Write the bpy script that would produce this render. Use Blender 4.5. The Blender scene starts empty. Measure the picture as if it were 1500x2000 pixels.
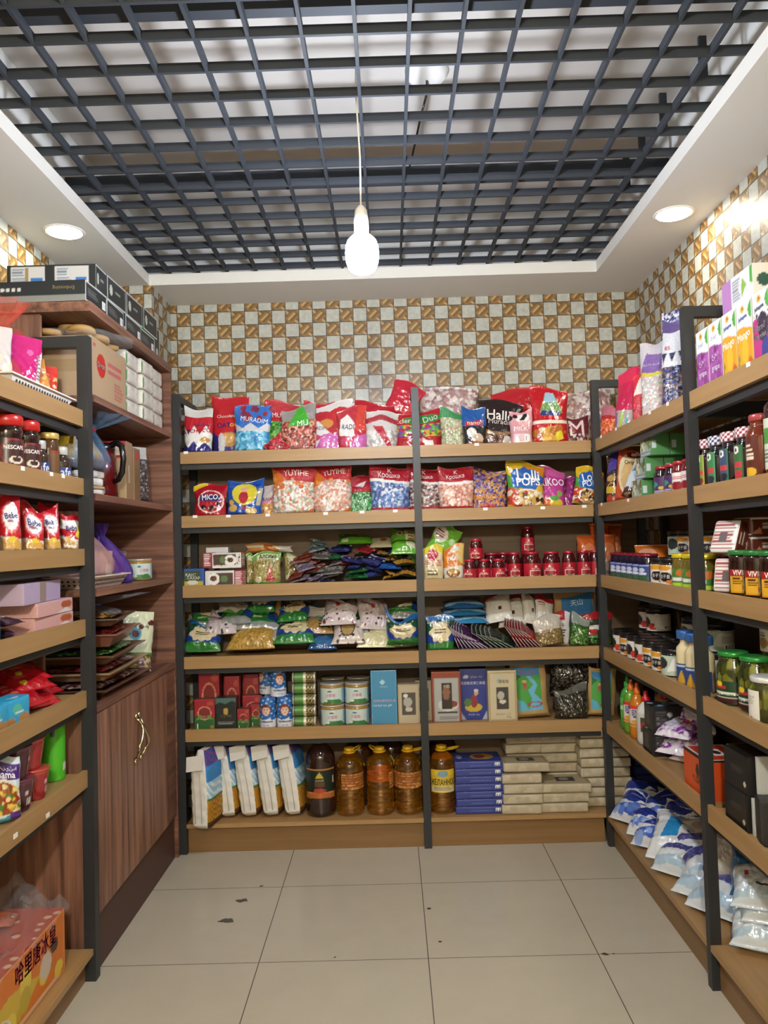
import bpy, math, random
import numpy as np

# ------------------------------------------------------------------ camera, light, exposure
scn = bpy.context.scene
COL = scn.collection
FOC, PITCH, YAW, ROLL, EYE = 1507.45, 0.0389, -0.0072, -0.0285, 1.4745

def camera_axes():
    cy, sy, cp, sp = math.cos(YAW), math.sin(YAW), math.cos(PITCH), math.sin(PITCH)
    f = np.array([sy*cp, cy*cp, sp]); r = np.array([cy, -sy, 0.0]); u = np.cross(r, f)
    c, s = math.cos(ROLL), math.sin(ROLL)
    return r*c + u*s, u*c - r*s, f
AX_R, AX_U, AX_F = camera_axes()
cam_data = bpy.data.cameras.new('camera')
cam_data.sensor_fit = 'HORIZONTAL'; cam_data.sensor_width = 36.0
cam_data.lens = 36.0*FOC/1500.0; cam_data.clip_start = 0.05
cam = bpy.data.objects.new('camera', cam_data); COL.objects.link(cam)
from mathutils import Matrix, Vector, Euler
cam.matrix_world = Matrix(((AX_R[0], AX_U[0], -AX_F[0], 0), (AX_R[1], AX_U[1], -AX_F[1], 0),
                           (AX_R[2], AX_U[2], -AX_F[2], EYE), (0, 0, 0, 1)))
scn.camera = cam
world = bpy.data.worlds.new('world'); scn.world = world; world.use_nodes = True
world.node_tree.nodes['Background'].inputs[0].default_value = (1.0, 0.97, 0.93, 1)
world.node_tree.nodes['Background'].inputs[1].default_value = 0.30
BULB_POWER, DOWN_POWER, FILL_POWER = 205.0, 40.0, 760.0
scn.view_settings.view_transform = 'Standard'; scn.view_settings.look = 'None'
scn.view_settings.gamma = 1.0; scn.view_settings.use_curve_mapping = False
scn.view_settings.exposure = 1.15

# ------------------------------------------------------------------ measuring helpers: a sight line of the photo meets a real plane
def at(px, py, X=None, Y=None, Z=None):
    d = AX_F*FOC + AX_R*(px-750) - AX_U*(py-1000)
    t = X/d[0] if X is not None else Y/d[1] if Y is not None else (Z-EYE)/d[2]
    return np.array([0, 0, EYE]) + d*t
def row_of(x, y, z):
    d = np.array([x, y, z-EYE]); zz = d@AX_F
    return 750+FOC*(d@AX_R)/zz, 1000-FOC*(d@AX_U)/zz

# ------------------------------------------------------------------ colour
def lin(h):
    if not isinstance(h, str): return tuple(h)
    h = h.lstrip('#')
    if len(h) == 3: h = ''.join(c*2 for c in h)
    o = []
    for i in (0, 2, 4):
        v = int(h[i:i+2], 16)/255
        o.append(v/12.92 if v <= .04045 else ((v+.055)/1.055)**2.4)
    return tuple(o)

# ------------------------------------------------------------------ materials
class NT:
    def __init__(s, name):
        s.m = bpy.data.materials.new(name); s.m.use_nodes = True
        s.t = s.m.node_tree; s.b = s.t.nodes['Principled BSDF']
    def n(s, typ, **k):
        x = s.t.nodes.new(typ)
        for a, v in k.items(): setattr(x, a, v)
        return x
    def l(s, a, b): s.t.links.new(a, b)
    def put(s, inp, v):
        if hasattr(v, 'is_linked') or hasattr(v, 'links'): s.l(v, inp)
        else: inp.default_value = v
    def math(s, op, a, b=0.0, c=0.0):
        x = s.n('ShaderNodeMath', operation=op)
        s.put(x.inputs[0], a); s.put(x.inputs[1], b); s.put(x.inputs[2], c)
        return x.outputs[0]
    def mix(s, f, a, b):
        x = s.n('ShaderNodeMix', data_type='RGBA'); s.put(x.inputs[0], f)
        for i, v in ((6, a), (7, b)):
            s.put(x.inputs[i], v if not isinstance(v, str) else (*lin(v), 1))
        return x.outputs[2]
    def noise(s, vec, scale, detail=3.0, rough=0.5):
        x = s.n('ShaderNodeTexNoise'); x.inputs['Scale'].default_value = scale
        x.inputs['Detail'].default_value = detail; x.inputs['Roughness'].default_value = rough
        if vec is not None: s.l(vec, x.inputs['Vector'])
        return x.outputs[0]
    def bump(s, h, strength=.2, dist=.001):
        x = s.n('ShaderNodeBump'); x.inputs['Strength'].default_value = strength
        x.inputs['Distance'].default_value = dist; s.l(h, x.inputs['Height']); s.l(x.outputs[0], s.b.inputs['Normal'])
    def pos(s): return s.n('ShaderNodeNewGeometry').outputs['Position']
    def obj(s): return s.n('ShaderNodeTexCoord').outputs['Object']
    def scaled(s, vec, sx, sy, sz):
        x = s.n('ShaderNodeMapping'); x.inputs['Scale'].default_value = (sx, sy, sz); s.l(vec, x.inputs['Vector'])
        return x.outputs[0]
    def set(s, **k):
        for a, v in k.items(): s.b.inputs[a.replace('_', ' ')].default_value = v
        return s

def printed(name, rough, coat=0.0, wrinkle=0.0, wscale=60, metallic=0.0, spec=.5):
    m = NT(name); a = m.n('ShaderNodeAttribute', attribute_name='Col')
    m.l(a.outputs['Color'], m.b.inputs['Base Color'])
    m.set(Roughness=rough, Metallic=metallic); m.b.inputs['Coat Weight'].default_value = coat
    m.b.inputs['Coat Roughness'].default_value = .08; m.b.inputs['Specular IOR Level'].default_value = spec
    if wrinkle: m.bump(m.noise(m.obj(), wscale, 3), wrinkle, .004)
    return m.m
FILM = printed('glossy printed film', .2, .6, .8, 42)
FOIL = printed('crinkled candy foil', .16, .6, 1.0, 150)
PAPER = printed('matte printed paper', .62, 0, .25, 60, spec=.3)
CARD = printed('printed carton', .42, .1)
CLOTH = printed('woven white sack', .7, 0, .35, 90, spec=.3)
GLASSY = printed('filled glass jar', .08, .6)
PLAST = printed('moulded plastic', .3, .1)
TIN = printed('metal lid', .3, .1, metallic=.25)
LABEL = printed('printed label', .35, .15)

def plain(name, h, rough=.5, metallic=0.0, coat=0.0):
    m = NT(name).set(Roughness=rough, Metallic=metallic); m.b.inputs['Base Color'].default_value = (*lin(h), 1)
    m.b.inputs['Coat Weight'].default_value = coat
    return m.m
def clear(name, h, alpha, rough=.12, spec=.8):
    m = NT(name).set(Roughness=rough, Alpha=alpha); m.b.inputs['Base Color'].default_value = (*lin(h), 1)
    m.b.inputs['Specular IOR Level'].default_value = spec
    m.bump(m.noise(m.obj(), 26, 4), .9, .012)
    return m.m
CLEARFILM = clear('clear crinkled film', 'd8dcdc', .11)
def organza(name, h, alpha): return clear(name, h, alpha, .5, .3)
STEEL = plain('black powder coated steel', '26282b', .45)
CHROME = plain('satin metal', 'd9d3c2', .22, 1.0)
WHITEPL = plain('white plastic', 'e9e6e0', .4)
PAINT = plain('white ceiling paint', 'dedcd6', .75)
SLAB = plain('pale concrete ceiling', 'c6c0b8', .85)
LATT = plain('slate grey lattice paint', '2b3037', .7)
BLACK = plain('black plastic', '141414', .25, 0, .3)

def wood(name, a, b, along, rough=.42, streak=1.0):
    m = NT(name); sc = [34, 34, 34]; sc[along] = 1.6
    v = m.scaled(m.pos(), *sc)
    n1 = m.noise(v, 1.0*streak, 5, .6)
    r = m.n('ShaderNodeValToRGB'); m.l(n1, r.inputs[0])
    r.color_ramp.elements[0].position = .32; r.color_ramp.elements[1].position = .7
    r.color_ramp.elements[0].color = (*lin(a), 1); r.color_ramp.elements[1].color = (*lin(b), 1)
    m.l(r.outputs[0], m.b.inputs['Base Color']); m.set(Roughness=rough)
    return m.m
MAPLE_X = wood('maple board along x', '9c784a', 'ab875a', 0)
MAPLE_Y = wood('maple board along y', '9c784a', 'ab875a', 1)
KICK_SHADED_X = wood('shade toned kick board along x', '7c5c34', '8a6840', 0)  # maple colour darkened to stand for the shadow of the ledge above
KICK_SHADED_Y = wood('shade toned kick board along y', '7c5c34', '8a6840', 1)
BACKING = wood('brown backing board', '6a5642', '7d6850', 0, .6)
ROSE_V = wood('rosewood vertical grain', '5a3a2e', 'a97a63', 2, .45)
ROSE_Y = wood('rosewood along shelf', '543428', '9a6c56', 1, .45)
ROSE_X = wood('rosewood cross grain', '543428', '9a6c56', 0, .45)

def wallpaper(name, axis, u0, v0, size=.0731):
    m = NT(name); sp = m.n('ShaderNodeSeparateXYZ'); m.l(m.pos(), sp.inputs[0])
    u = m.math('DIVIDE', m.math('SUBTRACT', sp.outputs[axis], u0), size)
    v = m.math('DIVIDE', m.math('SUBTRACT', sp.outputs[2], v0), size)
    fu, fv = m.math('FRACT', u), m.math('FRACT', v)
    iu, iv = m.math('FLOOR', u), m.math('FLOOR', v)
    chk = m.math('FLOORED_MODULO', m.math('ADD', iu, iv), 2.0)
    edge = m.math('MINIMUM', m.math('MINIMUM', fu, m.math('SUBTRACT', 1.0, fu)), m.math('MINIMUM', fv, m.math('SUBTRACT', 1.0, fv)))
    grout = m.math('LESS_THAN', edge, .028)
    # grey marble squares
    marble = m.mix(m.noise(m.pos(), 48, 6, .7), '84867f', 'd2d3c8')
    # brown squares: planks woven at 45 degrees
    a = m.math('ADD', m.math('ADD', fu, fv), .5); b = m.math('ADD', m.math('SUBTRACT', fu, fv), .5)
    par = m.math('FLOORED_MODULO', m.math('ADD', m.math('FLOOR', a), m.math('FLOOR', b)), 2.0)
    fa, fb = m.math('FRACT', a), m.math('FRACT', b)
    sel = m.n('ShaderNodeMix', data_type='FLOAT'); m.l(par, sel.inputs[0]); m.l(fa, sel.inputs[2]); m.l(fb, sel.inputs[3])
    strip = m.math('FRACT', m.math('MULTIPLY', sel.outputs[0], 1.5))
    r = m.n('ShaderNodeValToRGB'); m.l(strip, r.inputs[0]); e = r.color_ramp.elements
    e[0].position = 0; e[0].color = (*lin('3c2c18'), 1); e[1].position = 1; e[1].color = (*lin('6a4e2a'), 1)
    for p, c in ((.12, '7a5c34'), (.45, '937040'), (.7, 'd6b478'), (.85, '86683a')):
        q = e.new(p); q.color = (*lin(c), 1)
    brown = m.mix(m.math('MULTIPLY', m.noise(m.pos(), 90, 3), .5), r.outputs[0], '7c6038')
    c = m.mix(chk, marble, brown)
    c = m.mix(grout, c, '45403a')
    m.l(c, m.b.inputs['Base Color']); m.set(Roughness=.38)
    return m.m

def floor_mat():
    m = NT('beige polished floor tile'); sp = m.n('ShaderNodeSeparateXYZ'); m.l(m.pos(), sp.inputs[0])
    def line(o, off):
        f = m.math('FRACT', m.math('DIVIDE', m.math('SUBTRACT', o, off), .6))
        return m.math('LESS_THAN', m.math('MINIMUM', f, m.math('SUBTRACT', 1.0, f)), .0028)
    g = m.math('MAXIMUM', line(sp.outputs[0], -.5083), line(sp.outputs[1], 2.7885))
    base = m.mix(m.noise(m.pos(), 7, 6, .6), 'b9b1a0', 'c6beac')
    base = m.mix(m.math('MULTIPLY', m.noise(m.pos(), 260, 2), .25), base, 'a2988a')
    wob = m.math('MULTIPLY', m.math('SUBTRACT', m.noise(m.pos(), 55, 3), .5), .03)
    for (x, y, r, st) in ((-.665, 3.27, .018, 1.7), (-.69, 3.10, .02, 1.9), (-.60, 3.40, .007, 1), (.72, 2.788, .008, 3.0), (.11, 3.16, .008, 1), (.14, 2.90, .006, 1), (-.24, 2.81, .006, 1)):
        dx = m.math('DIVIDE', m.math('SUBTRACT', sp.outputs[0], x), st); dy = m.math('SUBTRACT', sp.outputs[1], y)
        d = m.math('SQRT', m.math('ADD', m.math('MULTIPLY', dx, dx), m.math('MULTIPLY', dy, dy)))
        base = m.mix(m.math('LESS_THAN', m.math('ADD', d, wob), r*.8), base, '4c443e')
    c = m.mix(g, base, '5d564e')
    m.l(c, m.b.inputs['Base Color']); m.set(Roughness=.24); m.b.inputs['Specular IOR Level'].default_value = .45
    return m.m

# ------------------------------------------------------------------ mesh building
def new_mesh(name, verts, faces, mat, cols=None, smooth=True):
    me = bpy.data.meshes.new(name)
    me.from_pydata([tuple(map(float, v)) for v in verts], [], [tuple(int(i) for i in f) for f in faces])
    if cols is not None:
        ca = me.color_attributes.new('Col', 'FLOAT_COLOR', 'POINT')
        a = np.ones((len(verts), 4), dtype=np.float32); a[:, :3] = np.asarray(cols, dtype=np.float32)
        ca.data.foreach_set('color', a.ravel())
    me.materials.append(mat)
    if smooth: me.polygons.foreach_set('use_smooth', [True]*len(me.polygons))
    me.update()
    return me
class MB:
    """collects geometry of ONE mesh"""
    def __init__(s): s.v, s.f, s.c, s.k = [], [], [], 0
    def add(s, v, f, c):
        v = np.asarray(v, float).reshape(-1, 3); c = np.asarray(c, float)
        if c.ndim == 1: c = np.tile(c, (len(v), 1))
        s.v.append(v); s.c.append(c); s.f += [tuple(i+s.k for i in q) for q in f]; s.k += len(v)
        return s
    def box(s, x0, x1, y0, y1, z0, z1, c=(1, 1, 1)):
        v = [(x, y, z) for z in (z0, z1) for y in (y0, y1) for x in (x0, x1)]
        return s.add(v, [(0, 2, 3, 1), (4, 5, 7, 6), (0, 1, 5, 4), (2, 6, 7, 3), (0, 4, 6, 2), (1, 3, 7, 5)], c if not isinstance(c, str) else lin(c))
    def tube(s, pts, r, c=(1, 1, 1), seg=10, closed=False):
        pts = [np.array(p, float) for p in pts]; n = len(pts); rr = r if hasattr(r, '__len__') else [r]*n
        V, F = [], []
        up = np.array([0.13, .21, .97])
        for i in range(n):
            t = pts[(i+1) % n if closed else min(i+1, n-1)] - pts[(i-1) % n if closed else max(i-1, 0)]
            t = t/(np.linalg.norm(t)+1e-9); a = np.cross(t, up)
            if np.linalg.norm(a) < .2: a = np.cross(t, (1., 0, 0))
            a /= np.linalg.norm(a); b = np.cross(t, a)
            for k in range(seg):
                w = 2*math.pi*k/seg; V.append(pts[i] + rr[i]*(a*math.cos(w)+b*math.sin(w)))
        for i in range(n if closed else n-1):
            j = (i+1) % n
            for k in range(seg): F.append((i*seg+k, i*seg+(k+1) % seg, j*seg+(k+1) % seg, j*seg+k))
        if not closed: F += [tuple(range(seg))[::-1], tuple((n-1)*seg+k for k in range(seg))]
        return s.add(V, F, c if not isinstance(c, str) else lin(c))
    def lathe(s, prof, c=(1, 1, 1), seg=28, colf=None, rfun=None, at0=(0, 0, 0)):
        V, F, C = [], [], []; n = len(prof)
        for i, (r, z) in enumerate(prof):
            for k in range(seg):
                w = 2*math.pi*k/seg; q = r*(rfun(w, z) if rfun else 1)
                V.append((at0[0]+q*math.sin(w), at0[1]-q*math.cos(w), at0[2]+z)); C.append(colf(w, z) if colf else (lin(c) if isinstance(c, str) else c))
        for i in range(n-1):
            for k in range(seg): F.append((i*seg+k, i*seg+(k+1) % seg, (i+1)*seg+(k+1) % seg, (i+1)*seg+k))
        F += [tuple(range(seg))[::-1], tuple((n-1)*seg+k for k in range(seg))]
        return s.add(V, F, np.array(C))
    def grid(s, P, C):
        """P nv x nu x 3"""
        nv, nu = P.shape[:2]
        F = [(j*nu+i, j*nu+i+1, (j+1)*nu+i+1, (j+1)*nu+i) for j in range(nv-1) for i in range(nu-1)]
        return s.add(P.reshape(-1, 3), F, C.reshape(-1, 3) if getattr(C, 'ndim', 1) == 3 else C)
    def mesh(s, name, mat, smooth=True):
        return new_mesh(name, np.vstack(s.v), s.f, mat, np.vstack(s.c), smooth)

LABELS = {}
def tag(o, label, cat, group=None):
    o['label'] = label; o['category'] = cat
    if group: o['group'] = group
    LABELS.setdefault(label, []).append(o.name)
    return o
def put(name, mesh, parent=None, loc=(0, 0, 0), rot=(0, 0, 0), kind=None):
    o = bpy.data.objects.new(name, mesh); COL.objects.link(o); o.location = loc; o.rotation_euler = rot
    if parent is not None: o.parent = parent
    if kind: o['kind'] = kind
    return o
def thing(name, label, cat, loc=(0, 0, 0), rot=(0, 0, 0), group=None):
    return tag(put(name, None, None, loc, rot), label, cat, group)
def child(parent, name, mb, mat, smooth=True, loc=(0, 0, 0), rot=(0, 0, 0), label=None):
    o = put(name, mb.mesh(name, mat, smooth), parent, loc, rot)
    if label: o['label'] = label
    return o
# ------------------------------------------------------------------ the room
WL, WR, WB, WF, ZS, ZC = -1.485, 1.35, 4.11, -1.6, 2.78, 3.12
q = at(612.3, 700, Y=WB); q2 = at(612, 762, Y=WB)
WP_X = wallpaper('checkered wallpaper back', 0, q[0], q2[2])
WP_Y = wallpaper('checkered wallpaper side', 1, WB, q2[2])
def struct(name, mb, mat, smooth=False):
    return put(name, mb.mesh(name, mat, smooth), kind='structure')
struct('floor', MB().box(WL-.1, WR+.1, WF-.1, WB+.1, -.1, 0), floor_mat())
struct('wall_back', MB().box(WL-.1, WR+.1, WB, WB+.1, 0, ZC), WP_X)
struct('wall_left', MB().box(WL-.1, WL, WF, WB, 0, ZC), WP_Y)
struct('wall_right', MB().box(WR, WR+.1, WF, WB, 0, ZC), WP_Y)
struct('wall_front', MB().box(WL-.1, WR+.1, WF-.1, WF, 0, ZC), plain('cream wall paint', 'cfc6b6', .8))  # unseen end wall, added to close the room and bounce light back
struct('wall_corner', MB().box(WL, -1.15, 3.775, 3.79, 0, ZS), WP_X)
struct('wall_corner_side', MB().box(WL, -1.15, 3.7902, WB, 0, ZS), WP_Y)      # boxed-in pillar in the left corner
struct('ceiling', MB().box(WL-.1, WR+.1, WF-.1, WB+.1, ZC, ZC+.1), SLAB)
OX0, OX1, OY0, OY1 = -1.16, 1.056, -.55, 3.775
mb = MB()
for a in ((WL, OX0, WF, WB), (OX1, WR, WF, WB), (OX0, OX1, OY1, WB), (OX0, OX1, WF, OY0)):
    mb.box(*a, ZS, ZS+.055)
a, b, c, d = OX0-.065, OX1+.065, OY0-.065, OY1+.05
mb.box(a-.02, a, c, d, ZS+.055, ZC).box(b, b+.02, c, d, ZS+.055, ZC).box(a, b, d, d+.02, ZS+.055, ZC).box(a, b, c-.02, c, ZS+.055, ZC)
struct('trim_1', mb, PAINT)

# open lattice hung in the ceiling recess
lat = thing('ceiling_lattice', 'dark slate grey square lattice hung below the pale ceiling', 'ceiling grid', (0, 0, 2.8365))
xs = [-.055 + .1443*k for k in range(-9, 10)]
for k, x in enumerate(xs):
    if OX0-.06 < x < OX1+.06: child(lat, 'lattice_bar', MB().box(x-.005, x+.005, OY0-.06, OY1+.048, 0.0005, .0285), LATT, False)
ys, y = [], 2.018
while y < OY1+.04: ys.append(y); y += .1445
y = 2.018-.1445
while y > OY0+.05: ys.append(y); y -= .1445
for y in ys:
    child(lat, 'lattice_bar', MB().box(OX0-.063, OX1+.063, y-.005, y+.005, 0, .028), LATT, False)
for y in (1.967, 2.955, .95):
    child(lat, 'support_beam', MB().box(OX0-.063, OX1+.063, y-.018, y+.018, .03, .09), LATT, False)
for (x, y) in ((.985, 2.62), (1.0, 2.32), (.99, 3.05), (.99, 2.86)):
    child(lat, 'hanger', MB().box(x-.012, x+.012, y-.006, y+.006, .03, .16), LATT, False)

# lamps
def emitter(name, h, s):
    m = bpy.data.materials.new(name); m.use_nodes = True; t = m.node_tree; t.nodes.clear()
    e = t.nodes.new('ShaderNodeEmission'); o = t.nodes.new('ShaderNodeOutputMaterial')
    e.inputs[0].default_value = (*lin(h), 1); e.inputs[1].default_value = s; t.links.new(e.outputs[0], o.inputs[0]); return m
def bulb(loc, power, label, wire):
    b = thing('pendant_bulb', label, 'lamp', loc)
    prof = [(.012, -.062), (.03, -.058), (.043, -.046), (.05, -.026), (.052, 0), (.051, .02), (.044, .04), (.03, .054), (.02, .062)]
    child(b, 'glass_bulb', MB().lathe(prof, seg=32), emitter('lit bulb', 'e4eeff' if power > 0 and loc[1] > 0 else 'f8f3e2', power))
    child(b, 'socket', MB().lathe([(.02, .062), (.022, .064), (.023, .10), (.019, .135), (.008, .15), (.004, .152)], 'e6e4de', 20), WHITEPL)
    child(b, 'cord', MB().tube(wire, .0028, 'dcdcd8', 8), WHITEPL)
    return b
bulb((-.062, 2.36, 2.37), BULB_POWER, 'glowing white bulb hanging on a thin cord below the lattice', [(0, 0, .15), (.002, -.01, .3), (-.006, -.02, .51), (.0, 0, .65), (.0, 0, .748)])
bulb((-.05, -.9, 2.4), FILL_POWER, 'white bulb hanging near the shop entrance behind the viewer', [(0, 0, .15), (0, 0, .5), (0, 0, .718)])  # unseen bulb added behind the camera as fill for the shelf fronts
can = thing('ceiling_canopy', 'small round white ceiling rose above the lattice with dark cord', 'ceiling rose', tuple(at(833, 138, Z=ZC)))
child(can, 'rose', MB().lathe([(.02, -.035), (.06, -.03), (.075, -.012), (.078, -.001)], 'e4e0da', 32), WHITEPL)
child(can, 'cord', MB().tube([(0, 0, -.035), (0, 0.02, -.07), (-.02, .07, -.12), (-.04, .2, -.16), (-.06, .34, -.19)], .004, '202022', 8), BLACK)
for i, (x, y, lab) in enumerate(((-1.297, 3.10, 'lit round recessed downlight in the left soffit above the black boxes'), (1.195, 3.11, 'lit round recessed downlight in the right soffit beside the patterned wall'),
                  (-1.30, 1.2, 'round recessed downlight in the left soffit nearer the entrance'), (1.20, 1.2, 'round recessed downlight in the right soffit nearer the entrance'))):
    d = thing('downlight', lab, 'ceiling light', (x, y, ZS), group='recessed downlights')
    child(d, 'trim_ring', MB().lathe([(.067, -.0035), (.078, -.005), (.082, -.001), (.082, -.0002)], 'efece6', 36), WHITEPL)
    child(d, 'diffuser', MB().lathe([(.001, -.0065), (.066, -.006), (.068, -.0036)], (1, 1, 1), 36), emitter('lit diffuser', 'fff3dc' if x > 0 else 'fdfbe6', DOWN_POWER))

# ------------------------------------------------------------------ racks
LIPS = [1.943, 1.629, 1.288, .943, .593]; BASE = .145
LIPS_L = [1.968, 1.727, 1.481, 1.235, .989, .716]; BASE_L = .11
SURF = [z-.012 for z in LIPS] + [BASE]; SURF_L = [z-.012 for z in LIPS_L] + [BASE_L]
XF, YF = -1.0, 3.765
def bar(p, name, x0, x1, y0, y1, z0, z1, mat=STEEL): return child(p, name, MB().box(min(x0, x1), max(x0, x1), min(y0, y1), max(y0, y1), min(z0, z1), max(z0, z1)), mat, False)
# back rack: two bays between the corner cabinet and the right wall
fr = thing('display_rack', 'wide wooden shelf rack with black posts along the back wall', 'shelf rack', (0, 3.76, 0))
def F(p, name, x0, x1, y0, y1, z0, z1, mat): return bar(p, name, x0, x1, y0-3.76, y1-3.76, z0, z1, mat)
for x in (-1.055, .122):
    F(fr, 'post', x, x+.036, 3.7616, 3.7976, 0, 2.229, STEEL); F(fr, 'post', x, x+.036, 4.062, 4.098, 0, 2.229, STEEL)
    F(fr, 'top_rail', x+.001, x+.035, 3.7976, 4.062, 2.195, 2.228, STEEL)
F(fr, 'post', 1.305, 1.341, 4.062, 4.098, 0, 2.229, STEEL)
for i, z in enumerate(LIPS):
    for j, (x0, x1) in enumerate(((-1.0185, .1215), (.1585, .993))):
        xe = x1 if j == 0 else 1.30
        sh = F(fr, 'shelf', x0, xe, YF+.016, 4.06, z-.034, z-.012, MAPLE_X)
        F(sh, 'shelf_lip', x0, x1, YF, YF+.016, z-.058, z, MAPLE_X)
        F(fr, 'support_rail', x0, x1, YF+.02, YF+.045, z-.085, z-.0585 if True else 0, STEEL)
for j, (x0, x1) in enumerate(((-1.0185, .1215), (.1585, .993))):
    F(fr, 'base_board', x0, x1 if j == 0 else 1.30, 3.757 if j == 0 else 3.762, 4.06, BASE-.02, BASE, MAPLE_X)
    F(fr, 'kick_board', x0, x1, 3.79, 3.806, 0, BASE-.0205, KICK_SHADED_X)
F(fr, 'back_panel', -1.018, 1.341, 4.099, 4.106, .1, 1.9, BACKING)
# right rack: far bay and near bay
rr = thing('display_rack', 'wooden shelf rack with black posts along the right wall', 'shelf rack', (1.0, 2.5, 0))
def R(p, name, x0, x1, y0, y1, z0, z1, mat): return bar(p, name, x0-1.0, x1-1.0, y0-2.5, y1-2.5, z0, z1, mat)
for (y0, y1) in ((3.727, 3.7605), (2.5515, 2.585), (1.386, 1.42)):
    R(rr, 'post', .996, 1.031, y0, y1, 0, 2.232, STEEL); R(rr, 'post', 1.31, 1.345, y0, y1, 0, 2.232, STEEL)
    R(rr, 'top_rail', 1.031, 1.31, y0+.001, y1-.001, 2.196, 2.231, STEEL)
    for z in (LIPS if y0 < 3.7 else []):
        R(rr, 'bracket', 1.031, 1.3, y0+.004, y1-.004, z-.085, z-.0345, STEEL)
for i, z in enumerate(LIPS):
    for (y0, y1) in ((2.5855, 3.7265), (1.4205, 2.551)):
        sh = R(rr, 'shelf', 1.021, 1.345, y0, y1, z-.034, z-.012, MAPLE_Y)
        R(sh, 'shelf_lip', 1.005, 1.021, y0, y1, z-.058, z, MAPLE_Y)
        R(rr, 'support_rail', 1.025, 1.05, y0, y1, z-.085, z-.0585, STEEL)
for (y0, y1) in ((2.5855, 3.7265), (1.4205, 2.551)):
    R(rr, 'base_board', .995, 1.345, y0, y1, BASE-.02, BASE, MAPLE_Y)
    R(rr, 'kick_board', 1.022, 1.038, y0, y1, 0, BASE-.0205, KICK_SHADED_Y)
R(rr, 'back_panel', 1.3455, 1.3495, 1.42, 3.74, .1, 1.9, wood('dark brown backing board', '4a3726', '5e4833', 1, .6))
# left rack
lr = thing('display_rack', 'wooden shelf rack with black post along the left wall', 'shelf rack', (-1.07, 2.0, 0))
def Lq(p, name, x0, x1, y0, y1, z0, z1, mat): return bar(p, name, x0+1.07, x1+1.07, y0-2.0, y1-2.0, z0, z1, mat)
for (y0, y1) in ((2.694, 2.732), (1.462, 1.5)):
    Lq(lr, 'post', -1.09, -1.05, y0, y1, 0, 2.235, STEEL); Lq(lr, 'post', -1.48, -1.44, y0, y1, 0, 2.235, STEEL)
    Lq(lr, 'top_rail', -1.44, -1.09, y0+.001, y1-.001, 2.195, 2.234, STEEL)
for z in LIPS_L:
    sh = Lq(lr, 'shelf', -1.478, -1.086, 1.5, 2.6935, z-.034, z-.012, MAPLE_Y)
    Lq(sh, 'shelf_lip', -1.086, -1.07, 1.5, 2.6935, z-.058, z, MAPLE_Y)
    Lq(lr, 'support_rail', -1.115, -1.09, 1.5, 2.6935, z-.085, z-.0585, STEEL)
    Lq(lr, 'bracket', -1.44, -1.09, 2.698, 2.728, z-.085, z-.05, STEEL)
Lq(lr, 'base_board', -1.478, -1.058, 1.5, 2.6935, BASE_L-.02, BASE_L, MAPLE_Y)
Lq(lr, 'kick_board', -1.103, -1.087, 1.5, 2.6935, 0, BASE_L-.0205, KICK_SHADED_Y)
Lq(lr, 'back_panel', -1.4845, -1.4805, 1.5, 2.69, .1, 1.92, ROSE_V)

# price tags stuck on the lips (children of the shelves they are stuck on)
SHELVES = {}
for rk, o in (('F', fr), ('R', rr), ('L', lr)):
    lst = [c for c in COL.objects if c.parent == o and c.name.split('.')[0] == 'shelf']
    SHELVES[rk] = lst
TAGC = MB
def price_tag(rk, px, py):
    if rk == 'F':
        p = at(px, py, Y=YF); ex = (.011, .0008, .0065); c = (p[0], YF-.0009, p[2])
    elif rk == 'R':
        p = at(px, py, X=1.005); ex = (.0008, .011, .0065); c = (1.005-.0009, p[1], p[2])
    else:
        p = at(px, py, X=-1.07); ex = (.0008, .011, .0065); c = (-1.07+.0009, p[1], p[2])
    best, bd = None, 9
    for sh in SHELVES[rk]:
        rt = sh.parent.location; bb = [Vector(b)+rt for b in sh.bound_box]
        zc = bb[0].z+.01; lo, hi = (bb[0].x, bb[6].x) if rk == 'F' else (bb[0].y, bb[6].y); t = c[0] if rk == 'F' else c[1]
        d = abs(zc-c[2]) + (0 if lo-.02 <= t <= hi+.02 else 5)
        if d < bd: best, bd = sh, d
    rt = best.parent.location
    child(best, 'price_tag', MB().box(c[0]-ex[0], c[0]+ex[0], c[1]-ex[1], c[1]+ex[1], c[2]-ex[2], c[2]+ex[2], 'f2f0ea'), LABEL, False, loc=(-rt.x, -rt.y, -rt.z))
for a in (('F', 363, 884), ('F', 381, 1009), ('F', 446, 1008), ('F', 523, 1006), ('F', 636, 1003), ('F', 707, 1000), ('F', 772, 998), ('F', 931, 868), ('F', 948, 994), ('F', 1060, 992), ('F', 1141, 989),
          ('R', 1174, 853), ('R', 1203, 838), ('R', 1269, 806), ('R', 1304, 789), ('R', 1462, 712), ('R', 1175, 985), ('R', 1227, 977),
          ('L', 44, 915), ('L', 100, 926), ('L', 123, 930), ('L', 93, 1592), ('L', 30, 1632)):
    price_tag(*a)

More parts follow.
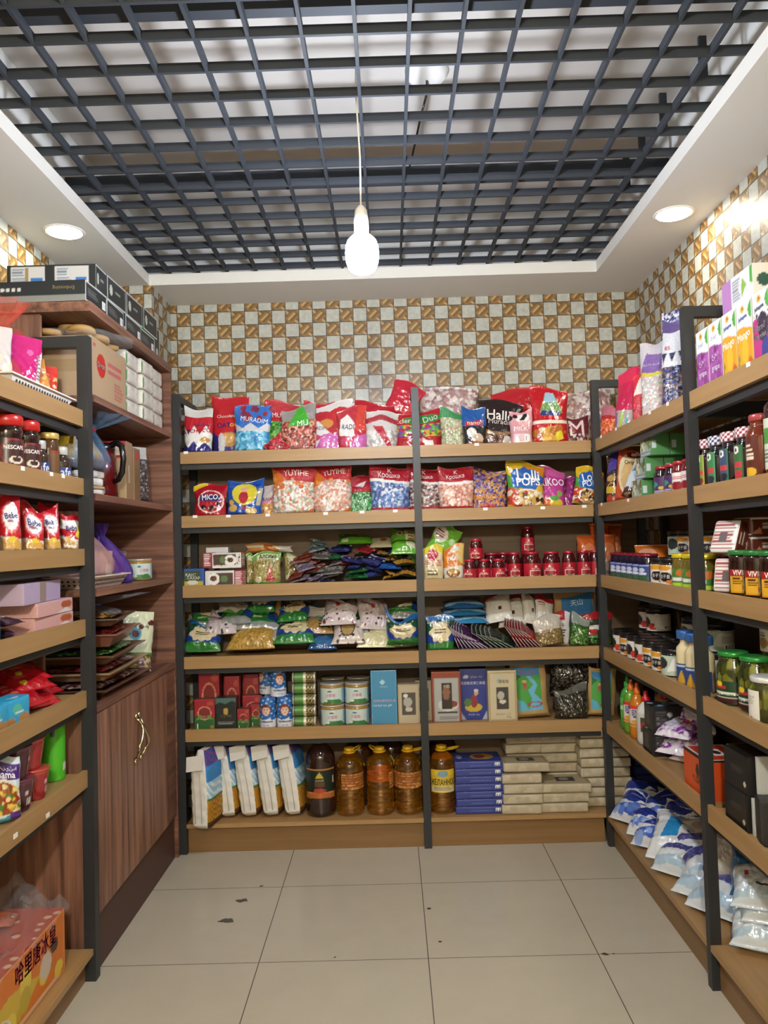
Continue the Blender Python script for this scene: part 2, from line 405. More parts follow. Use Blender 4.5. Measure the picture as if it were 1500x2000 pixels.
# ------------------------------------------------------------------ rosewood corner cabinet
cb = thing('corner_cabinet', 'tall open dark rosewood cabinet with two ribbed doors beside the left rack', 'cabinet', (-1.06, 3.2, 0))
def K(p, name, x0, x1, y0, y1, z0, z1, mat): return bar(p, name, x0+1.06, x1+1.06, y0-3.2, y1-3.2, z0, z1, mat)
CY0, CY1 = 2.74, 3.752
CSURF = {'top': 2.368, 'a': 2.037, 'b': 1.68, 'c': 1.335, 'work': .925}
K(cb, 'side_panel', -1.475, -1.24, CY0, CY0+.018, .945, 2.33, ROSE_V)
K(cb, 'side_panel', -1.475, -1.072, CY0, CY0+.018, 0, .9, ROSE_V)
K(cb, 'side_panel', -1.475, -1.052, CY1-.02, CY1, 0, 2.33, ROSE_X)
K(cb, 'back_panel', -1.483, -1.4755, CY0, CY1, 0, 2.33, ROSE_V)
K(cb, 'top_board', -1.475, -1.05, CY0-.02, CY1, 2.331, 2.367, ROSE_Y)
for k in 'abc': K(cb, 'shelf', -1.475, -1.053, CY0+.02, CY1-.021, CSURF[k]-.026, CSURF[k]-.001, ROSE_Y)
K(cb, 'worktop', -1.475, -1.05, CY0, CY1-.021, .901, .924, ROSE_Y)
K(cb, 'kick_board', -1.09, -1.07, CY0+.0185, CY1-.021, 0, .205, plain('dark rosewood kick', '4d2f26', .5))
K(cb, 'stile', -1.075, -1.056, 3.592, CY1-.021, .206, .9, ROSE_Y)
for (y0, y1, hy) in ((CY0+.002, 3.163, 3.135), (3.166, 3.59, 3.19)):
    d = K(cb, 'door', -1.07, -1.053, y0, y1, .207, .897, ROSE_V)
    s = 1 if hy > 3.16 else -1
    pts = []
    for t in np.linspace(0, 1, 15):
        pts.append((.007+.028*math.sin(math.pi*t)**.6+.004, hy-3.2+s*(.002+.024*math.sin(2*math.pi*(t*.9+.02))), .63+.16*t))
    hd = child(d, 'handle', MB().tube(pts, [.005+.0022*math.sin(math.pi*t) for t in np.linspace(0, 1, 15)], seg=10).tube([pts[0], (pts[0][0]-.002, pts[0][1], pts[0][2]-.018)], .0075).tube([pts[-1], (pts[-1][0]-.002, pts[-1][1], pts[-1][2]+.018)], .0075), plain('antique brass', 'cfc09a', .25, 1.0))
# ------------------------------------------------------------------ printed designs: (u, v) in 0..1 -> colour
def rgb(h): return np.array(lin(h))
def paint(layers, U, V, seed=0, aspect=1.0):
    rng = np.random.RandomState(seed+11)
    out = np.ones(U.shape+(3,))*rgb('cccccc'); bump = np.zeros(U.shape)
    for L in layers:
        k = L[0]
        if k == 'fill': out[:] = rgb(L[1])
        elif k == 'band':
            wav = (L[4] if len(L) > 4 else 0)*np.sin(U*(L[5] if len(L) > 5 else 7)+seed)
            m = (V >= L[1]+wav) & (V <= L[2]+wav); out[m] = rgb(L[3])
        elif k == 'rect': out[(U >= L[1]) & (V >= L[2]) & (U <= L[3]) & (V <= L[4])] = rgb(L[5])
        elif k == 'disc': out[((U-L[1])/L[3])**2+((V-L[2])/L[4])**2 < 1] = rgb(L[5])
        elif k == 'ring':
            d = ((U-L[1])/L[3])**2+((V-L[2])/L[4])**2; out[(d < 1) & (d > L[6])] = rgb(L[5])
        elif k == 'flower':
            a = np.arctan2(V-L[2], U-L[1]); d = np.hypot((U-L[1])/L[3], (V-L[2])/L[4])
            out[d < 1+.09*np.cos(a*L[6])] = rgb(L[5])
        elif k == 'zig':      # everything between v0 and a zigzag above it
            t = np.abs(((U*L[5]) % 1)-.5)*2; m = (V >= L[1]) & (V < L[2]+L[3]*t); out[m] = rgb(L[4])
        elif k == 'poly':
            P = L[1]; m = np.zeros(U.shape, bool); j = len(P)-1
            for i in range(len(P)):
                (xi, yi), (xj, yj) = P[i], P[j]
                m ^= ((yi > V) != (yj > V)) & (U < (xj-xi)*(V-yi)/(yj-yi+1e-9)+xi); j = i
            out[m] = rgb(L[2])
        elif k == 'candy':    # loose wrapped pieces seen through the film
            n = int(L[4]*1.5); ny = max(2, int(n/aspect)); gx, gy = np.meshgrid(np.arange(-1, n+1), np.arange(-1, ny+1))
            px = (gx+rng.rand(*gx.shape)).ravel()/n; py = (gy+rng.rand(*gx.shape)).ravel()/ny
            m = (V >= L[1]) & (V <= L[2])
            if m.any():
                u, v = U[m], V[m]
                d = (u[:, None]-px)**2+((v[:, None]-py)/aspect)**2
                d1 = d.argmin(1); pal = np.array([rgb(c) for c in L[3]]); ci = rng.randint(0, len(pal), len(px))
                out[m] = pal[ci[d1]]; bump[m] = (rng.rand(len(px))*.8+.2)[d1]-d.min(1)*n*n*.9
        elif k == 'speck':    # scattered small marks
            for _ in range(L[4]):
                x, y, r = rng.rand(), L[1]+(L[2]-L[1])*rng.rand(), L[5]*(.5+rng.rand()); 
                out[((U-x)/r)**2+((V-y)/r/aspect)**2*1.0 < 1] = rgb(L[3][rng.randint(len(L[3]))])
        elif k == 'lines':    # rows of fine print
            u0, v0, u1, v1, c, n = L[1:7]
            f = (V-v0)/(v1-v0+1e-9)*n; w = rng.rand(n+1)*.35
            m = (U > u0) & (V > v0) & (V < v1) & ((f % 1) > .45) & (U < u1-(u1-u0)*w[np.clip(f.astype(int), 0, n)]); out[m] = rgb(c)
        elif k == 'bars':     # barcode
            u0, v0, u1, v1 = L[1:5]; m = (U > u0) & (U < u1) & (V > v0) & (V < v1); out[m] = rgb('f0f0ee')
            f = (U-u0)/(u1-u0); q = rng.rand(24) > .5
            m2 = m & (f > .1) & (f < .9) & (V > v0+.15*(v1-v0)) & (V < v1-.15*(v1-v0)) & q[np.clip((f*24).astype(int), 0, 23)]; out[m2] = rgb('222')
        elif k == 'check': out[(((U*L[3]).astype(int)+(V*L[4]).astype(int)) % 2 == 0) & (V >= L[1]) & (V <= L[2])] = rgb(L[5])
        elif k == 'edge': out[(U < L[1]) | (U > 1-L[1]) | (V < L[2]) | (V > 1-L[2])] = rgb(L[3])
    return out, bump

# ------------------------------------------------------------------ lettering
_T = {}
def glyphs(s):
    if s not in _T:
        c = bpy.data.curves.new('lettering', 'FONT'); c.body = s; c.resolution_u = 2
        o = bpy.data.objects.new('lettering', c); COL.objects.link(o); bpy.context.view_layer.update()
        m = bpy.data.meshes.new_from_object(o.evaluated_get(bpy.context.evaluated_depsgraph_get()))
        v = np.array([x.co[:2] for x in m.vertices]) if len(m.vertices) else np.zeros((0, 2))
        f = [tuple(p.vertices) for p in m.polygons]
        bpy.data.objects.remove(o); bpy.data.curves.remove(c); bpy.data.meshes.remove(m)
        if len(v): v = v-(v.min(0)+v.max(0))/2; v = v/(np.ptp(v[:, 0])+1e-9)
        _T[s] = (v, f)
    return _T[s]
def letters(mb, texts, surf, W, H):
    """texts: (string, u, v, width share, colour[, turn, stretch, bold]); surf(u, v) -> points lifted off the sheet"""
    for t in texts:
        v, f = glyphs(t[0]); wf = t[3]; rot = t[5] if len(t) > 5 else 0; st = t[6] if len(t) > 6 else 1; bold = t[7] if len(t) > 7 else 0
        x, y = v[:, 0]*wf*W, v[:, 1]*wf*W*st
        c, s = math.cos(rot), math.sin(rot); x, y = x*c-y*s, x*s+y*c
        for k in range(1+2*(bold > 0)):
            dx, dy = ((0, 0), (bold*W, 0), (0, bold*W))[k]
            u = np.clip(t[1]+(x+dx)/W, 0, 1); w = np.clip(t[2]+(y+dy)/H, 0, 1)
            mb.add(surf(u, w), f, lin(t[4]))
def bilinear(P, u, v):
    nv, nu = P.shape[:2]; x = u*(nu-1); y = v*(nv-1)
    i = np.clip(x.astype(int), 0, nu-2); j = np.clip(y.astype(int), 0, nv-2); a = (x-i)[:, None]; b = (y-j)[:, None]
    return P[j, i]*(1-a)*(1-b)+P[j, i+1]*a*(1-b)+P[j+1, i]*(1-a)*b+P[j+1, i+1]*a*b

# ------------------------------------------------------------------ shapes of goods
def ripples(U, V, seed, k=6):
    r = np.random.RandomState(seed+77); o = np.zeros(U.shape)
    for _ in range(k):
        a = r.rand()*6.28; f = 6+r.rand()*22; o += (1-2*np.abs(np.sin(U*math.cos(a)*f+V*math.sin(a)*f+r.rand()*6.28)))/(1+f*.12)
    return o/k
def bag_mesh(w, h, d, layers, texts=(), seed=0, style='stand', res=.0034, wr=1.0, mat=None, pinch=.06, floppy=0.0):
    """a filled film bag, front towards -Y, base on z=0; 'stand' = fat base and flat top seal, 'pillow' = sealed at both ends"""
    nu, nv = max(14, int(w/res)), max(14, int(h/res)); u = np.linspace(0, 1, nu); v = np.linspace(0, 1, nv); U, V = np.meshgrid(u, v)
    side = np.clip(1-np.abs(2*U-1)**3.2, 0, 1)**.5
    if style == 'stand': prof = np.clip(np.minimum((V/.07), 1), 0, 1)**.5*np.clip(1-((V-.25)/.72).clip(0)**1.7, 0, 1)
    elif style == 'pillow': prof = np.clip(1-np.abs((V-.5)/.46)**2.6, 0, 1)**.6
    else: prof = np.clip(1-np.abs(2*V-1)**3.0, 0, 1)**.55          # cushion
    t = side*prof
    C, B = paint(layers, U, V, seed, w/h)
    wrn = ripples(U, V, seed)*(.0085*wr)*np.minimum(1, t*2.2+.15)
    half = w/2*(1-pinch*prof*(1 if style != 'cushion' else .3))*(1+.03*np.sin(V*9+seed)+.012*np.sin(V*23+seed*2))
    X = (2*U-1)*half
    top = .022*floppy*np.sin(U*5+seed)*V**3 + .012*floppy*(U-.5)*V**3*((seed % 3)-1)*4
    Z = V*h*(1-.0) + top*1.0
    y0 = .25*floppy*d*np.sin(U*4+seed*1.7)*np.clip(V-.7, 0, 1)*3
    front = np.stack([X, -(d/2*t) - wrn - .0035*np.clip(B, -1, 1)*(t > .05) + y0, Z], -1)
    back = np.stack([X, (d/2*t*.8) + y0+.0004, Z], -1)
    if style == 'stand': front[0, :, 2] = back[0, :, 2] = 0
    mb = MB(); mb.grid(front, C)
    bb = back[::2, ::2][:, ::-1]; 
    mb.grid(back[:, ::-1], C[:, ::-1])
    letters(mb, texts, lambda a, b: bilinear(front, a, b)+np.array([0, -.0032, 0]), w, h)
    me = mb.mesh('film_bag', mat or FILM)
    ku, kv = max(1, nu//12), max(1, nv//12); iu = np.r_[0:nu-1:ku, nu-1]; iv = np.r_[0:nv-1:kv, nv-1]
    pm = MB(); pm.grid(front[np.ix_(iv, iu)], np.ones(3)); pm.grid(back[np.ix_(iv, iu)], np.ones(3)); PROXY[me.name] = (np.vstack(pm.v), pm.f)
    return me
def soft_box(mb, w, d, h, faces, r=.002, res=.004, seed=0, sag=0.0, texts=None, base='ffffff', puff=0.0, z0=0.0):
    """closed carton or parcel, base on z=0; faces: dict front/back/left/right/top/bottom -> layers"""
    def face(name, a, b, o, eu, ev, nrm):
        nu, nv = max(4, int(a/res)), max(4, int(b/res)); U, V = np.meshgrid(np.linspace(0, 1, nu), np.linspace(0, 1, nv))
        P = o+U[..., None]*eu*a+V[..., None]*ev*b
        hs = np.array([w/2, d/2, h/2]); c = np.array([0, 0, h/2]); p = P-c; q = np.clip(p, -(hs-r), hs-r); n = p-q
        L = np.linalg.norm(n, axis=-1, keepdims=True); p = q+n/np.maximum(L, 1e-9)*r
        if (puff or sag) and name not in ('top', 'bottom'):
            k = (1-np.abs(2*U-1)**2)*(1-np.abs(2*V-1)**2)
            p = p+nrm*(puff*k+sag*ripples(U+seed*.3, V, seed+len(name))*np.minimum(1, k*4))[..., None]
        ly = faces.get(name, faces.get('all', [('fill', base)]))
        C, B = paint(ly, U, V, seed, a/b)
        P2 = p+c+np.array([0, 0, z0]); mb.grid(P2, C)
        if texts and name in texts: letters(mb, texts[name], lambda x, y: bilinear(P2, x, y)+nrm*.0008, a, b)
    e = np.eye(3)
    face('front', w, h, np.array([-w/2, -d/2, 0]), e[0], e[2], -e[1])
    face('back', w, h, np.array([w/2, d/2, 0]), -e[0], e[2], e[1])
    face('left', d, h, np.array([-w/2, d/2, 0]), -e[1], e[2], -e[0])
    face('right', d, h, np.array([w/2, -d/2, 0]), e[1], e[2], e[0])
    face('top', w, d, np.array([-w/2, -d/2, h]), e[0], e[1], e[2])
    face('bottom', w, d, np.array([-w/2, d/2, 0]), e[0], -e[1], -e[2])
    return mb
def box_mesh(w, d, h, faces, texts=None, mat=None, **k): return soft_box(MB(), w, d, h, faces, texts=texts, **k).mesh('carton', mat or CARD)
def wrap_label(r, z0, z1, a0, a1, layers, texts=(), seed=0, rf=None, res=.003):
    """label round a jar between angles a0..a1 (0 = towards -Y)"""
    nu, nv = max(10, int((a1-a0)*r/res)), max(6, int((z1-z0)/res)); U, V = np.meshgrid(np.linspace(0, 1, nu), np.linspace(0, 1, nv))
    def S(u, v, lift=0):
        a = a0+(a1-a0)*u; z = z0+(z1-z0)*v; q = (rf(z) if rf else r)+.0007+lift
        return np.stack([q*np.sin(a), -q*np.cos(a), z], -1)
    C, B = paint(layers, U, V, seed, (a1-a0)*r/(z1-z0)); mb = MB(); mb.grid(S(U, V), C)
    letters(mb, texts, lambda u, v: S(u, v, .0006), (a1-a0)*r, z1-z0)
    return mb.mesh('label', LABEL)
def lathe_mesh(name, prof, c, mat, seg=28, colf=None, rfun=None): return MB().lathe(prof, c, seg, colf, rfun).mesh(name, mat)
def jar_kind(r, h, content, lid, lid_h=.014, lid_r=None, neck=.86, label=None, texts=(), lab=(.12, .62), arc=(-1.5, 1.5), seed=0, specks=None, lid_check=None):
    """meshes of a filled screw-lid jar: body, label, lid"""
    hb = h-lid_h; nr = r*neck; lr = lid_r or nr*1.04
    prof = [(r*.6, .002), (r*.93, 0), (r, .006), (r, hb*.72), (r*.97, hb*.8), (nr*1.02, hb*.9), (nr, hb*.93), (nr, hb)]
    cf = None
    if specks:
        rs = np.random.RandomState(seed); pal = [lin(c) for c in specks]+[lin(content)]
        prof = [(r*.6, .002), (r*.93, 0)]+[(r, .006+(hb*.72-.006)*k/30) for k in range(31)]+[(r*.97, hb*.8), (nr*1.02, hb*.9), (nr, hb*.93), (nr, hb)]
        px = rs.rand(60)*6.28; pz = rs.rand(60)*hb
        def cf(w, z):
            dd = np.minimum(np.abs(px-w), 6.28-np.abs(px-w))**2*r*r+((pz-z)*.6)**2; k = dd.argmin(); return pal[k % len(pal)] if dd[k] < .00012 else lin(content)
    body = lathe_mesh('jar', prof, content, GLASSY, 72 if specks else 26, cf)
    lp = [(lr*.98, 0), (lr, .001), (lr, lid_h*.8), (lr*.95, lid_h), (lr*.5, lid_h), (.0005, lid_h)]
    def lc(w, z): return lin(lid_check[(int(w/6.2832*26)+int(z/lid_h*3.99)) % 2]) if lid_check else lin(lid)
    if lid_check: lp = [(lr, 0)]+[(lr*1.02, lid_h*k/8) for k in range(1, 8)]+[(lr*.96, lid_h), (.0005, lid_h)]
    lidm = lathe_mesh('lid', lp, lid, PAPER if lid_check else TIN, 52 if lid_check else 28, lc)
    lb = wrap_label(r, hb*lab[0], hb*lab[1], arc[0], arc[1], label, texts, seed) if label else None
    return body, lb, lidm, hb
def jar(kind, name, label, cat, loc, rz=0.0, group=None):
    body, lb, lidm, hb = kind
    t = thing(name, label, cat, loc, (0, 0, rz), group)
    put('glass_jar', body, t)
    if lb: put('label', lb, t)
    put('lid', lidm, t, (0, 0, hb+.0003))
    r = max(abs(v.co.x) for v in body.vertices); stand_in((loc[0]-r*.8, loc[1]-r*.8, loc[2]), (loc[0]+r*.8, loc[1]+r*.8, loc[2]+hb))
    return t
# goods settle on their shelf and slide clear of what already stands there
from mathutils.bvhtree import BVHTree
STOOD = []
def coarse(mesh):
    n = len(mesh.vertices); v = np.empty(n*3, np.float32); mesh.vertices.foreach_get('co', v); v = v.reshape(-1, 3)
    if mesh.name in PROXY: return v, PROXY[mesh.name]
    lo, hi = v.min(0), v.max(0); c = np.array([(x, y, z) for z in (lo[2], hi[2]) for y in (lo[1], hi[1]) for x in (lo[0], hi[0])])
    return v, (c, [(0, 2, 3, 1), (4, 5, 7, 6), (0, 1, 5, 4), (2, 6, 7, 3), (0, 4, 6, 2), (1, 3, 7, 5)])
PROXY = {}
def settle(o, floor_z=None, axis=None, limit=None, front=None, span=.2, step=.006, rise=False):
    """rest on floor_z; keep behind the lip plane (front) and before the back (limit), sliding along axis until free of neighbours"""
    v, (pv, pf) = coarse(o.data); M = np.array(Euler(o.rotation_euler).to_matrix()); loc = np.array(o.location)
    w = v@M.T; pw = pv@M.T
    if floor_z is not None: loc[2] = floor_z+.0006-w[:, 2].min() if not rise else max(loc[2], floor_z+.0006-w[:, 2].min())
    ax = np.array(axis if axis is not None else (0, 1, 0), float)
    if front is not None:
        g = front-(w@ax).min()-loc@ax
        if g > 0: loc = loc+ax*g
    room = (limit-(w@ax).max()-loc@ax) if limit is not None else span
    near = [s for s in STOOD if np.all(s[1] > (w+loc).min(0)-.25) and np.all(s[2] < (w+loc).max(0)+.25)]
    best = None
    if room < 0: loc = loc+ax*room; room = 0
    for k in range(int(min(span, max(0, room))/step)+1):
        for up in ((0, .006, .012, .02, .03) if rise else (0,)):
            t = BVHTree.FromPolygons([tuple(p) for p in (pw+loc+ax*k*step+np.array([0, 0, up]))], pf); c = sum(len(t.overlap(s[0])) for s in near)
            if best is None or c < best[0]: best = (c, k, up)
            if c == 0: break
        if best[0] == 0: break
    loc = loc+ax*best[1]*step+np.array([0, 0, best[2]]); o.location = loc
    q = pw+loc; STOOD.append((BVHTree.FromPolygons([tuple(p) for p in q], pf), (w+loc).max(0), (w+loc).min(0)))
    return o
def stand_in(lo, hi):
    """remember the space a built-up thing takes"""
    c = [(x, y, z) for z in (lo[2], hi[2]) for y in (lo[1], hi[1]) for x in (lo[0], hi[0])]
    STOOD.append((BVHTree.FromPolygons(c, [(0, 2, 3, 1), (4, 5, 7, 6), (0, 1, 5, 4), (2, 6, 7, 3), (0, 4, 6, 2), (1, 3, 7, 5)]), np.array(hi), np.array(lo)))
def solo(name, mesh, label, cat, loc, rot=(0, 0, 0), group=None): return tag(put(name, mesh, None, loc, rot), label, cat, group)

WAIT = []
def settle_all():
    for dy, o, a in sorted(WAIT, key=lambda q: q[0]): settle(o, *a)
    WAIT.clear()
# placing: measured columns and heights of the photo on the real shelf
def front_box(row, x0, x1, ytop, dy):
    """row of the back rack, edges x0..x1 and top ytop in the photo, front face dy behind the lip -> centre x, y, surface z, width, height"""
    Y = YF+.02+dy; z = SURF[row]; g = at((x0+x1)/2, ytop, Y=Y); yb = row_of(g[0], Y, z)[1]; ym = (ytop+yb)/2
    a, b = at(x0, ym, Y=Y), at(x1, ym, Y=Y); t = at((x0+x1)/2, ytop, Y=Y)
    return (a[0]+b[0])/2, Y, z, b[0]-a[0], max(.02, t[2]-z)
def fbag(row, x0, x1, yt, dy, d, layers, texts, name, label, cat='bag', roll=0.0, lean=.05, yaw=0.0, seed=None, style='stand', group=None, drop=0.0, mat=None, wr=1.0, floppy=.5, lift=0.0, pinch=.06):
    x, y, z, w, h = front_box(row, x0, x1, yt, dy); seed = seed if seed is not None else int(x0*7+yt) % 997
    hh = (h-lift)/max(.5, math.cos(roll))*.99
    me = bag_mesh(w*1.02, hh, d, layers, texts, seed, style, wr=wr, mat=mat, floppy=floppy, pinch=pinch)
    o = solo(name, me, label, cat, (x, y+d/2+.004, z+.001+lift), (-lean, roll, yaw), group)
    WAIT.append((dy, o, (z+lift if dy > -.02 else None, (0, 1, 0), 4.055 if row == 0 else 4.096, YF+.018 if dy > -.02 else None)))
    return o
def fcarton(row, x0, x1, yt, dy, d, faces, texts, name, label, cat='box', yaw=0.0, lean=0.0, group=None, lift=0.0, mat=None, **k):
    x, y, z, w, h = front_box(row, x0, x1, yt, dy)
    me = box_mesh(w*.985, d, h-lift, faces, texts, mat, **k)
    o = solo(name, me, label, cat, (x, y+d/2, z+.0008+lift), (-lean, 0, yaw), group)
    WAIT.append((dy, o, (z+lift, (0, 1, 0), 4.096, YF+.0175))); return o

# side racks: a plate of unknown width standing at (X, Y), turned rz, is measured from its two edges in the photo
def measured_width(px0, px1, x, y, z, rz):
    c, s = math.cos(rz), math.sin(rz); lo, hi = .01, .8
    for _ in range(26):
        w = (lo+hi)/2; a = row_of(x-c*w/2, y-s*w/2, z)[0]; b = row_of(x+c*w/2, y+s*w/2, z)[0]
        if abs(b-a) < abs(px1-px0): lo = w
        else: hi = w
    return w
SIDE = {'R': ((1, 0, 0), 1.0225, 1.344), 'L': ((-1, 0, 0), 1.0875, 1.478)}
def side_spot(rk, row, px0, px1, yt, X, yaw):
    z = (SURF if rk == 'R' else SURF_L)[row]; pm = (px0+px1)/2; y = at(pm, yt, X=X)[1]
    for _ in range(3): y = at(pm, (yt+row_of(X, y, z)[1])/2, X=X)[1]
    h = at(pm, yt, X=X)[2]; h = at(pm, yt, Y=y)[2]-z
    return X, y, z, measured_width(px0, px1, X, y, z+h/2, yaw), max(.02, h)
def sbag(rk, row, px0, px1, yt, X, d, layers, texts, name, label, cat='bag', yaw=None, roll=0.0, lean=.06, seed=None, style='stand', group=None, lift=0.0, mat=None, wr=1.0, floppy=.5):
    yaw = yaw if yaw is not None else (-.75 if rk == 'R' else .75)
    x, y, z, w, h = side_spot(rk, row, px0, px1, yt, X, yaw)
    me = bag_mesh(w, max(.03, h-lift), d, layers, texts, seed if seed is not None else int(px0*7+yt) % 997, style, wr=wr, mat=mat, floppy=floppy)
    o = solo(name, me, label, cat, (x, y, z+lift+.001), (-lean, roll, yaw), group)
    ax, fr_, lim = SIDE[rk]; WAIT.append((abs(X), o, (z+lift, ax, lim, fr_))); return o
def sjar(rk, row, kind, px, py, X, name, label, cat='jar', rz=0.0, group=None, up=0.0):
    y = at(px, py, X=X)[1]; z = (SURF if rk == 'R' else SURF_L)[row]+.0006+up
    return jar(kind, name, label, cat, (X, y, z), rz, group)
def heaped(px, py, X, w, l, d, layers, name, label, cat='bag', tilt=-1.2, rz=-.8, roll=0.0, seed=None, group=None, floor=BASE, wr=1.4, style='pillow', mat=None, texts=(), rk='R', free=False):
    """a bag lying in a heap on a side rack, its middle seen at (px, py)"""
    p = at(px, py, X=X); me = bag_mesh(w, l, d, layers, texts, seed if seed is not None else int(px*3+py) % 983, style, wr=wr, mat=mat, floppy=.8)
    M = Euler((tilt, roll, rz)).to_matrix(); q = Vector(p)-M @ Vector((0, 0, l/2))
    o = solo(name, me, label, cat, q, (tilt, roll, rz), group)
    ax, fr_, lim = SIDE[rk]; ys = [(M @ v.co).y+q.y for v in me.vertices]
    return settle(o, floor, ax, lim, (1.034 if min(ys) < 2.59 and max(ys) > 2.545 else fr_-.04) if free else fr_, .05, .01, True)
# ================================================================== BACK RACK, top shelf: big sweet bags
RED, DRED, NAVY, WHT = 'b81c28', '8a1420', '23246e', 'e9e6e2'
T1 = 0
fbag(T1, 353, 410, 793, .02, .09, [('fill', 'c22a34'), ('band', .8, 1, 'd9d6d4'), ('zig', .12, .42, .2, 'ece9e6', 2.5), ('zig', 0, .14, .14, '2c2a78', 2.5), ('disc', .8, .3, .16, .06, 'c9973f')],
     [('AT', .13, .47, .3, '26246e', .05, 1, .006), ('CHOCO', .62, .5, .7, 'a8242c', .05, 1, .006), ('Delicious', .66, .63, .5, '3a3a78')], 'biscuit_bag', 'white, red and purple biscuit bag at the far left of the top shelf', roll=.02)
fbag(T1, 403, 478, 764, .035, .1, [('fill', 'bd2730'), ('zig', .02, .2, .25, '2c2a74', 1.4), ('band', 0, .05, 'b82a30'), ('disc', .5, .26, .28, .12, 'b98848'), ('disc', .48, .28, .2, .08, 'd0a364'), ('disc', .3, .2, .1, .17, 'c9c6c8'), ('poly', [(.62, .65), (.72, .8), (.9, .72), (.78, .55)], 'e2b92a')],
     [('Chocolate', .42, .66, .5, 'f4e8e0', .02), ('OAT', .36, .5, .34, '26246e', .0, 1.1, .006), ('CHOCO', .73, .5, .4, 'ecc94a', 0, 1.1, .005)], 'biscuit_bag', 'tall red biscuit bag with a cookie picture and one raised corner', roll=.0, lean=.08)
fbag(T1, 453, 525, 788, .022, .09, [('fill', '2f6fc4'), ('candy', 0, .5, ['4aa3cf', '6fc0dc', '2d86bd', 'cfd8dc', '8fd0e4'], 9), ('zig', .44, .5, .12, 'cfd2d6', 2.2), ('candy', 0, .42, ['3f9cc9', '66bbda', '2d86bd', '8fd0e4'], 8), ('speck', .68, .98, ['7a2c4e', '8c2a3c'], 14, .07)],
     [('MURADIM', .55, .68, .75, 'e8ecf2', -.12, 1.1)], 'candy_bag', 'blue topped bag of light blue wrapped sweets on the top shelf', roll=.03, mat=FOIL)
fbag(T1, 514, 592, 780, .07, .09, [('fill', 'b5222e'), ('candy', 0, .62, ['4f9a35', '7cc04a', '2f6d26', 'a6d86a', '3f7f30'], 11)], [('MURADIM', .55, .72, .7, 'f0dcdc', -.02)], 'candy_bag', 'red topped bag full of green foil sweets on the top shelf', mat=FOIL)
fbag(T1, 547, 617, 791, .012, .07, [('fill', '7a3030'), ('candy', 0, .72, ['8a3a34', 'b3574a', '5f2526', 'd79a80', 'a8453c'], 12), ('poly', [(0, .7), (1, .7), (1, 1.01), (0, 1.01)], '8d8884'), ('poly', [(.2, .58), (.46, 1.0), (.62, 1.0), (.86, .58)], '3fa52e')],
     [('MU', .62, .62, .3, 'dff0d8')], 'candy_bag', 'clear bag of dark red foil sweets with a green peaked top', mat=FOIL)
fbag(T1, 590, 652, 777, .12, .08, [('fill', 'bf2632'), ('lines', .55, .4, .9, .95, 'd8686c', 12)], [], 'candy_bag', 'plain red sweet bag behind the white heart printed bag')
HB = [('fill', 'dcd8d8'), ('disc', .3, .66, .32, .22, 'b9303a'), ('disc', .72, .62, .36, .26, 'c2333a'), ('poly', [(.05, .66), (1, .6), (1, .3), (.3, .3)], 'b33038'), ('disc', .42, .58, .16, .1, 'cf8f4a'), ('poly', [(0, .62), (.25, .66), (.5, .38), (.2, .3), (0, .34)], 'e4e0e2'), ('poly', [(.1, 0), (1, 0), (1, .34), (.35, .36)], 'c661ae'), ('disc', .16, .3, .14, .07, 'c24a6e')]
fbag(T1, 596, 690, 781, .03, .1, HB, [('MURADIM', .22, .5, .42, '3c3c44', -.12, 1.2)], 'candy_bag', 'white and red heart printed sweet bag with a pink lower corner', roll=-.02)
fbag(T1, 658, 716, 792, .02, .07, [('fill', 'b53440'), ('poly', [(.05, .35), (.1, .75), (.35, .85), (.6, .6), (.55, .3)], 'e4e0e0'), ('poly', [(.35, 0), (1, 0), (1, .38), (.6, .3)], 'c661ae'), ('poly', [(.6, .45), (.7, .95), (1, 1), (1, .45)], 'c94438'), ('disc', .3, .2, .2, .1, 'c24a6e')], [('RADI', .36, .54, .42, '3c3c44', -.1, 1.3)], 'candy_bag', 'red sweet bag with a white printed tag and pink lower right corner')
fbag(T1, 693, 772, 782, .13, .09, [('fill', 'b42230'), ('lines', .15, .5, .8, .6, 'd89a9c', 2), ('bars', .55, .66, .72, .86)], [], 'candy_bag', 'wide dark red sweet bag at the back left of the middle post')
fbag(T1, 708, 776, 800, .02, .08, [('fill', 'cdc9c6'), ('candy', 0, .5, ['d5d2cf', 'bfbab6', 'e2dfdc', 'a9a49e'], 8), ('band', .72, .86, 'a8323e', .04), ('poly', [(.25, .62), (.55, .6), (.85, .1), (.7, .08)], 'b5283a')], [], 'candy_bag', 'silver white sweet bag with a red twisted ribbon print', mat=FOIL, roll=.04)
fbag(T1, 768, 868, 797, .04, .09, [('fill', 'b0202c'), ('candy', .34, .66, ['4f9a3a', 'b0303a', '7a4a90', 'c8a83a', '6aaa4a'], 12), ('band', 0, .3, 'b02430'), ('rect', .62, .1, .8, .24, 'e6e2da'), ('disc', .56, .8, .4, .12, '3f8a4a')], [('Ecler', .2, .78, .3, 'f0dccc', .1), ('Duo', .75, .8, .3, 'd8e8d0', .2)], 'candy_bag', 'red and green jelly sweet bag crossing behind the middle post')
fbag(T1, 742, 806, 758, .15, .05, [('fill', 'c0283a'), ('band', .1, .2, 'a01c2c')], [], 'candy_bag', 'red sweet bag lying tilted on top beside the middle post', roll=.42, lift=.14, style='pillow')
CLR = [('fill', 'b9a9a8'), ('candy', 0, 1, ['c4b4b2', 'a98f8e', 'd6cbc8', '9b7474', 'b58a88', 'e0dad6'], 13)]
fbag(T1, 818, 936, 752, .17, .1, CLR, [], 'candy_bag', 'large crinkled clear bag of pink wrapped sweets right of the middle post', style='pillow', mat=FOIL, wr=2)
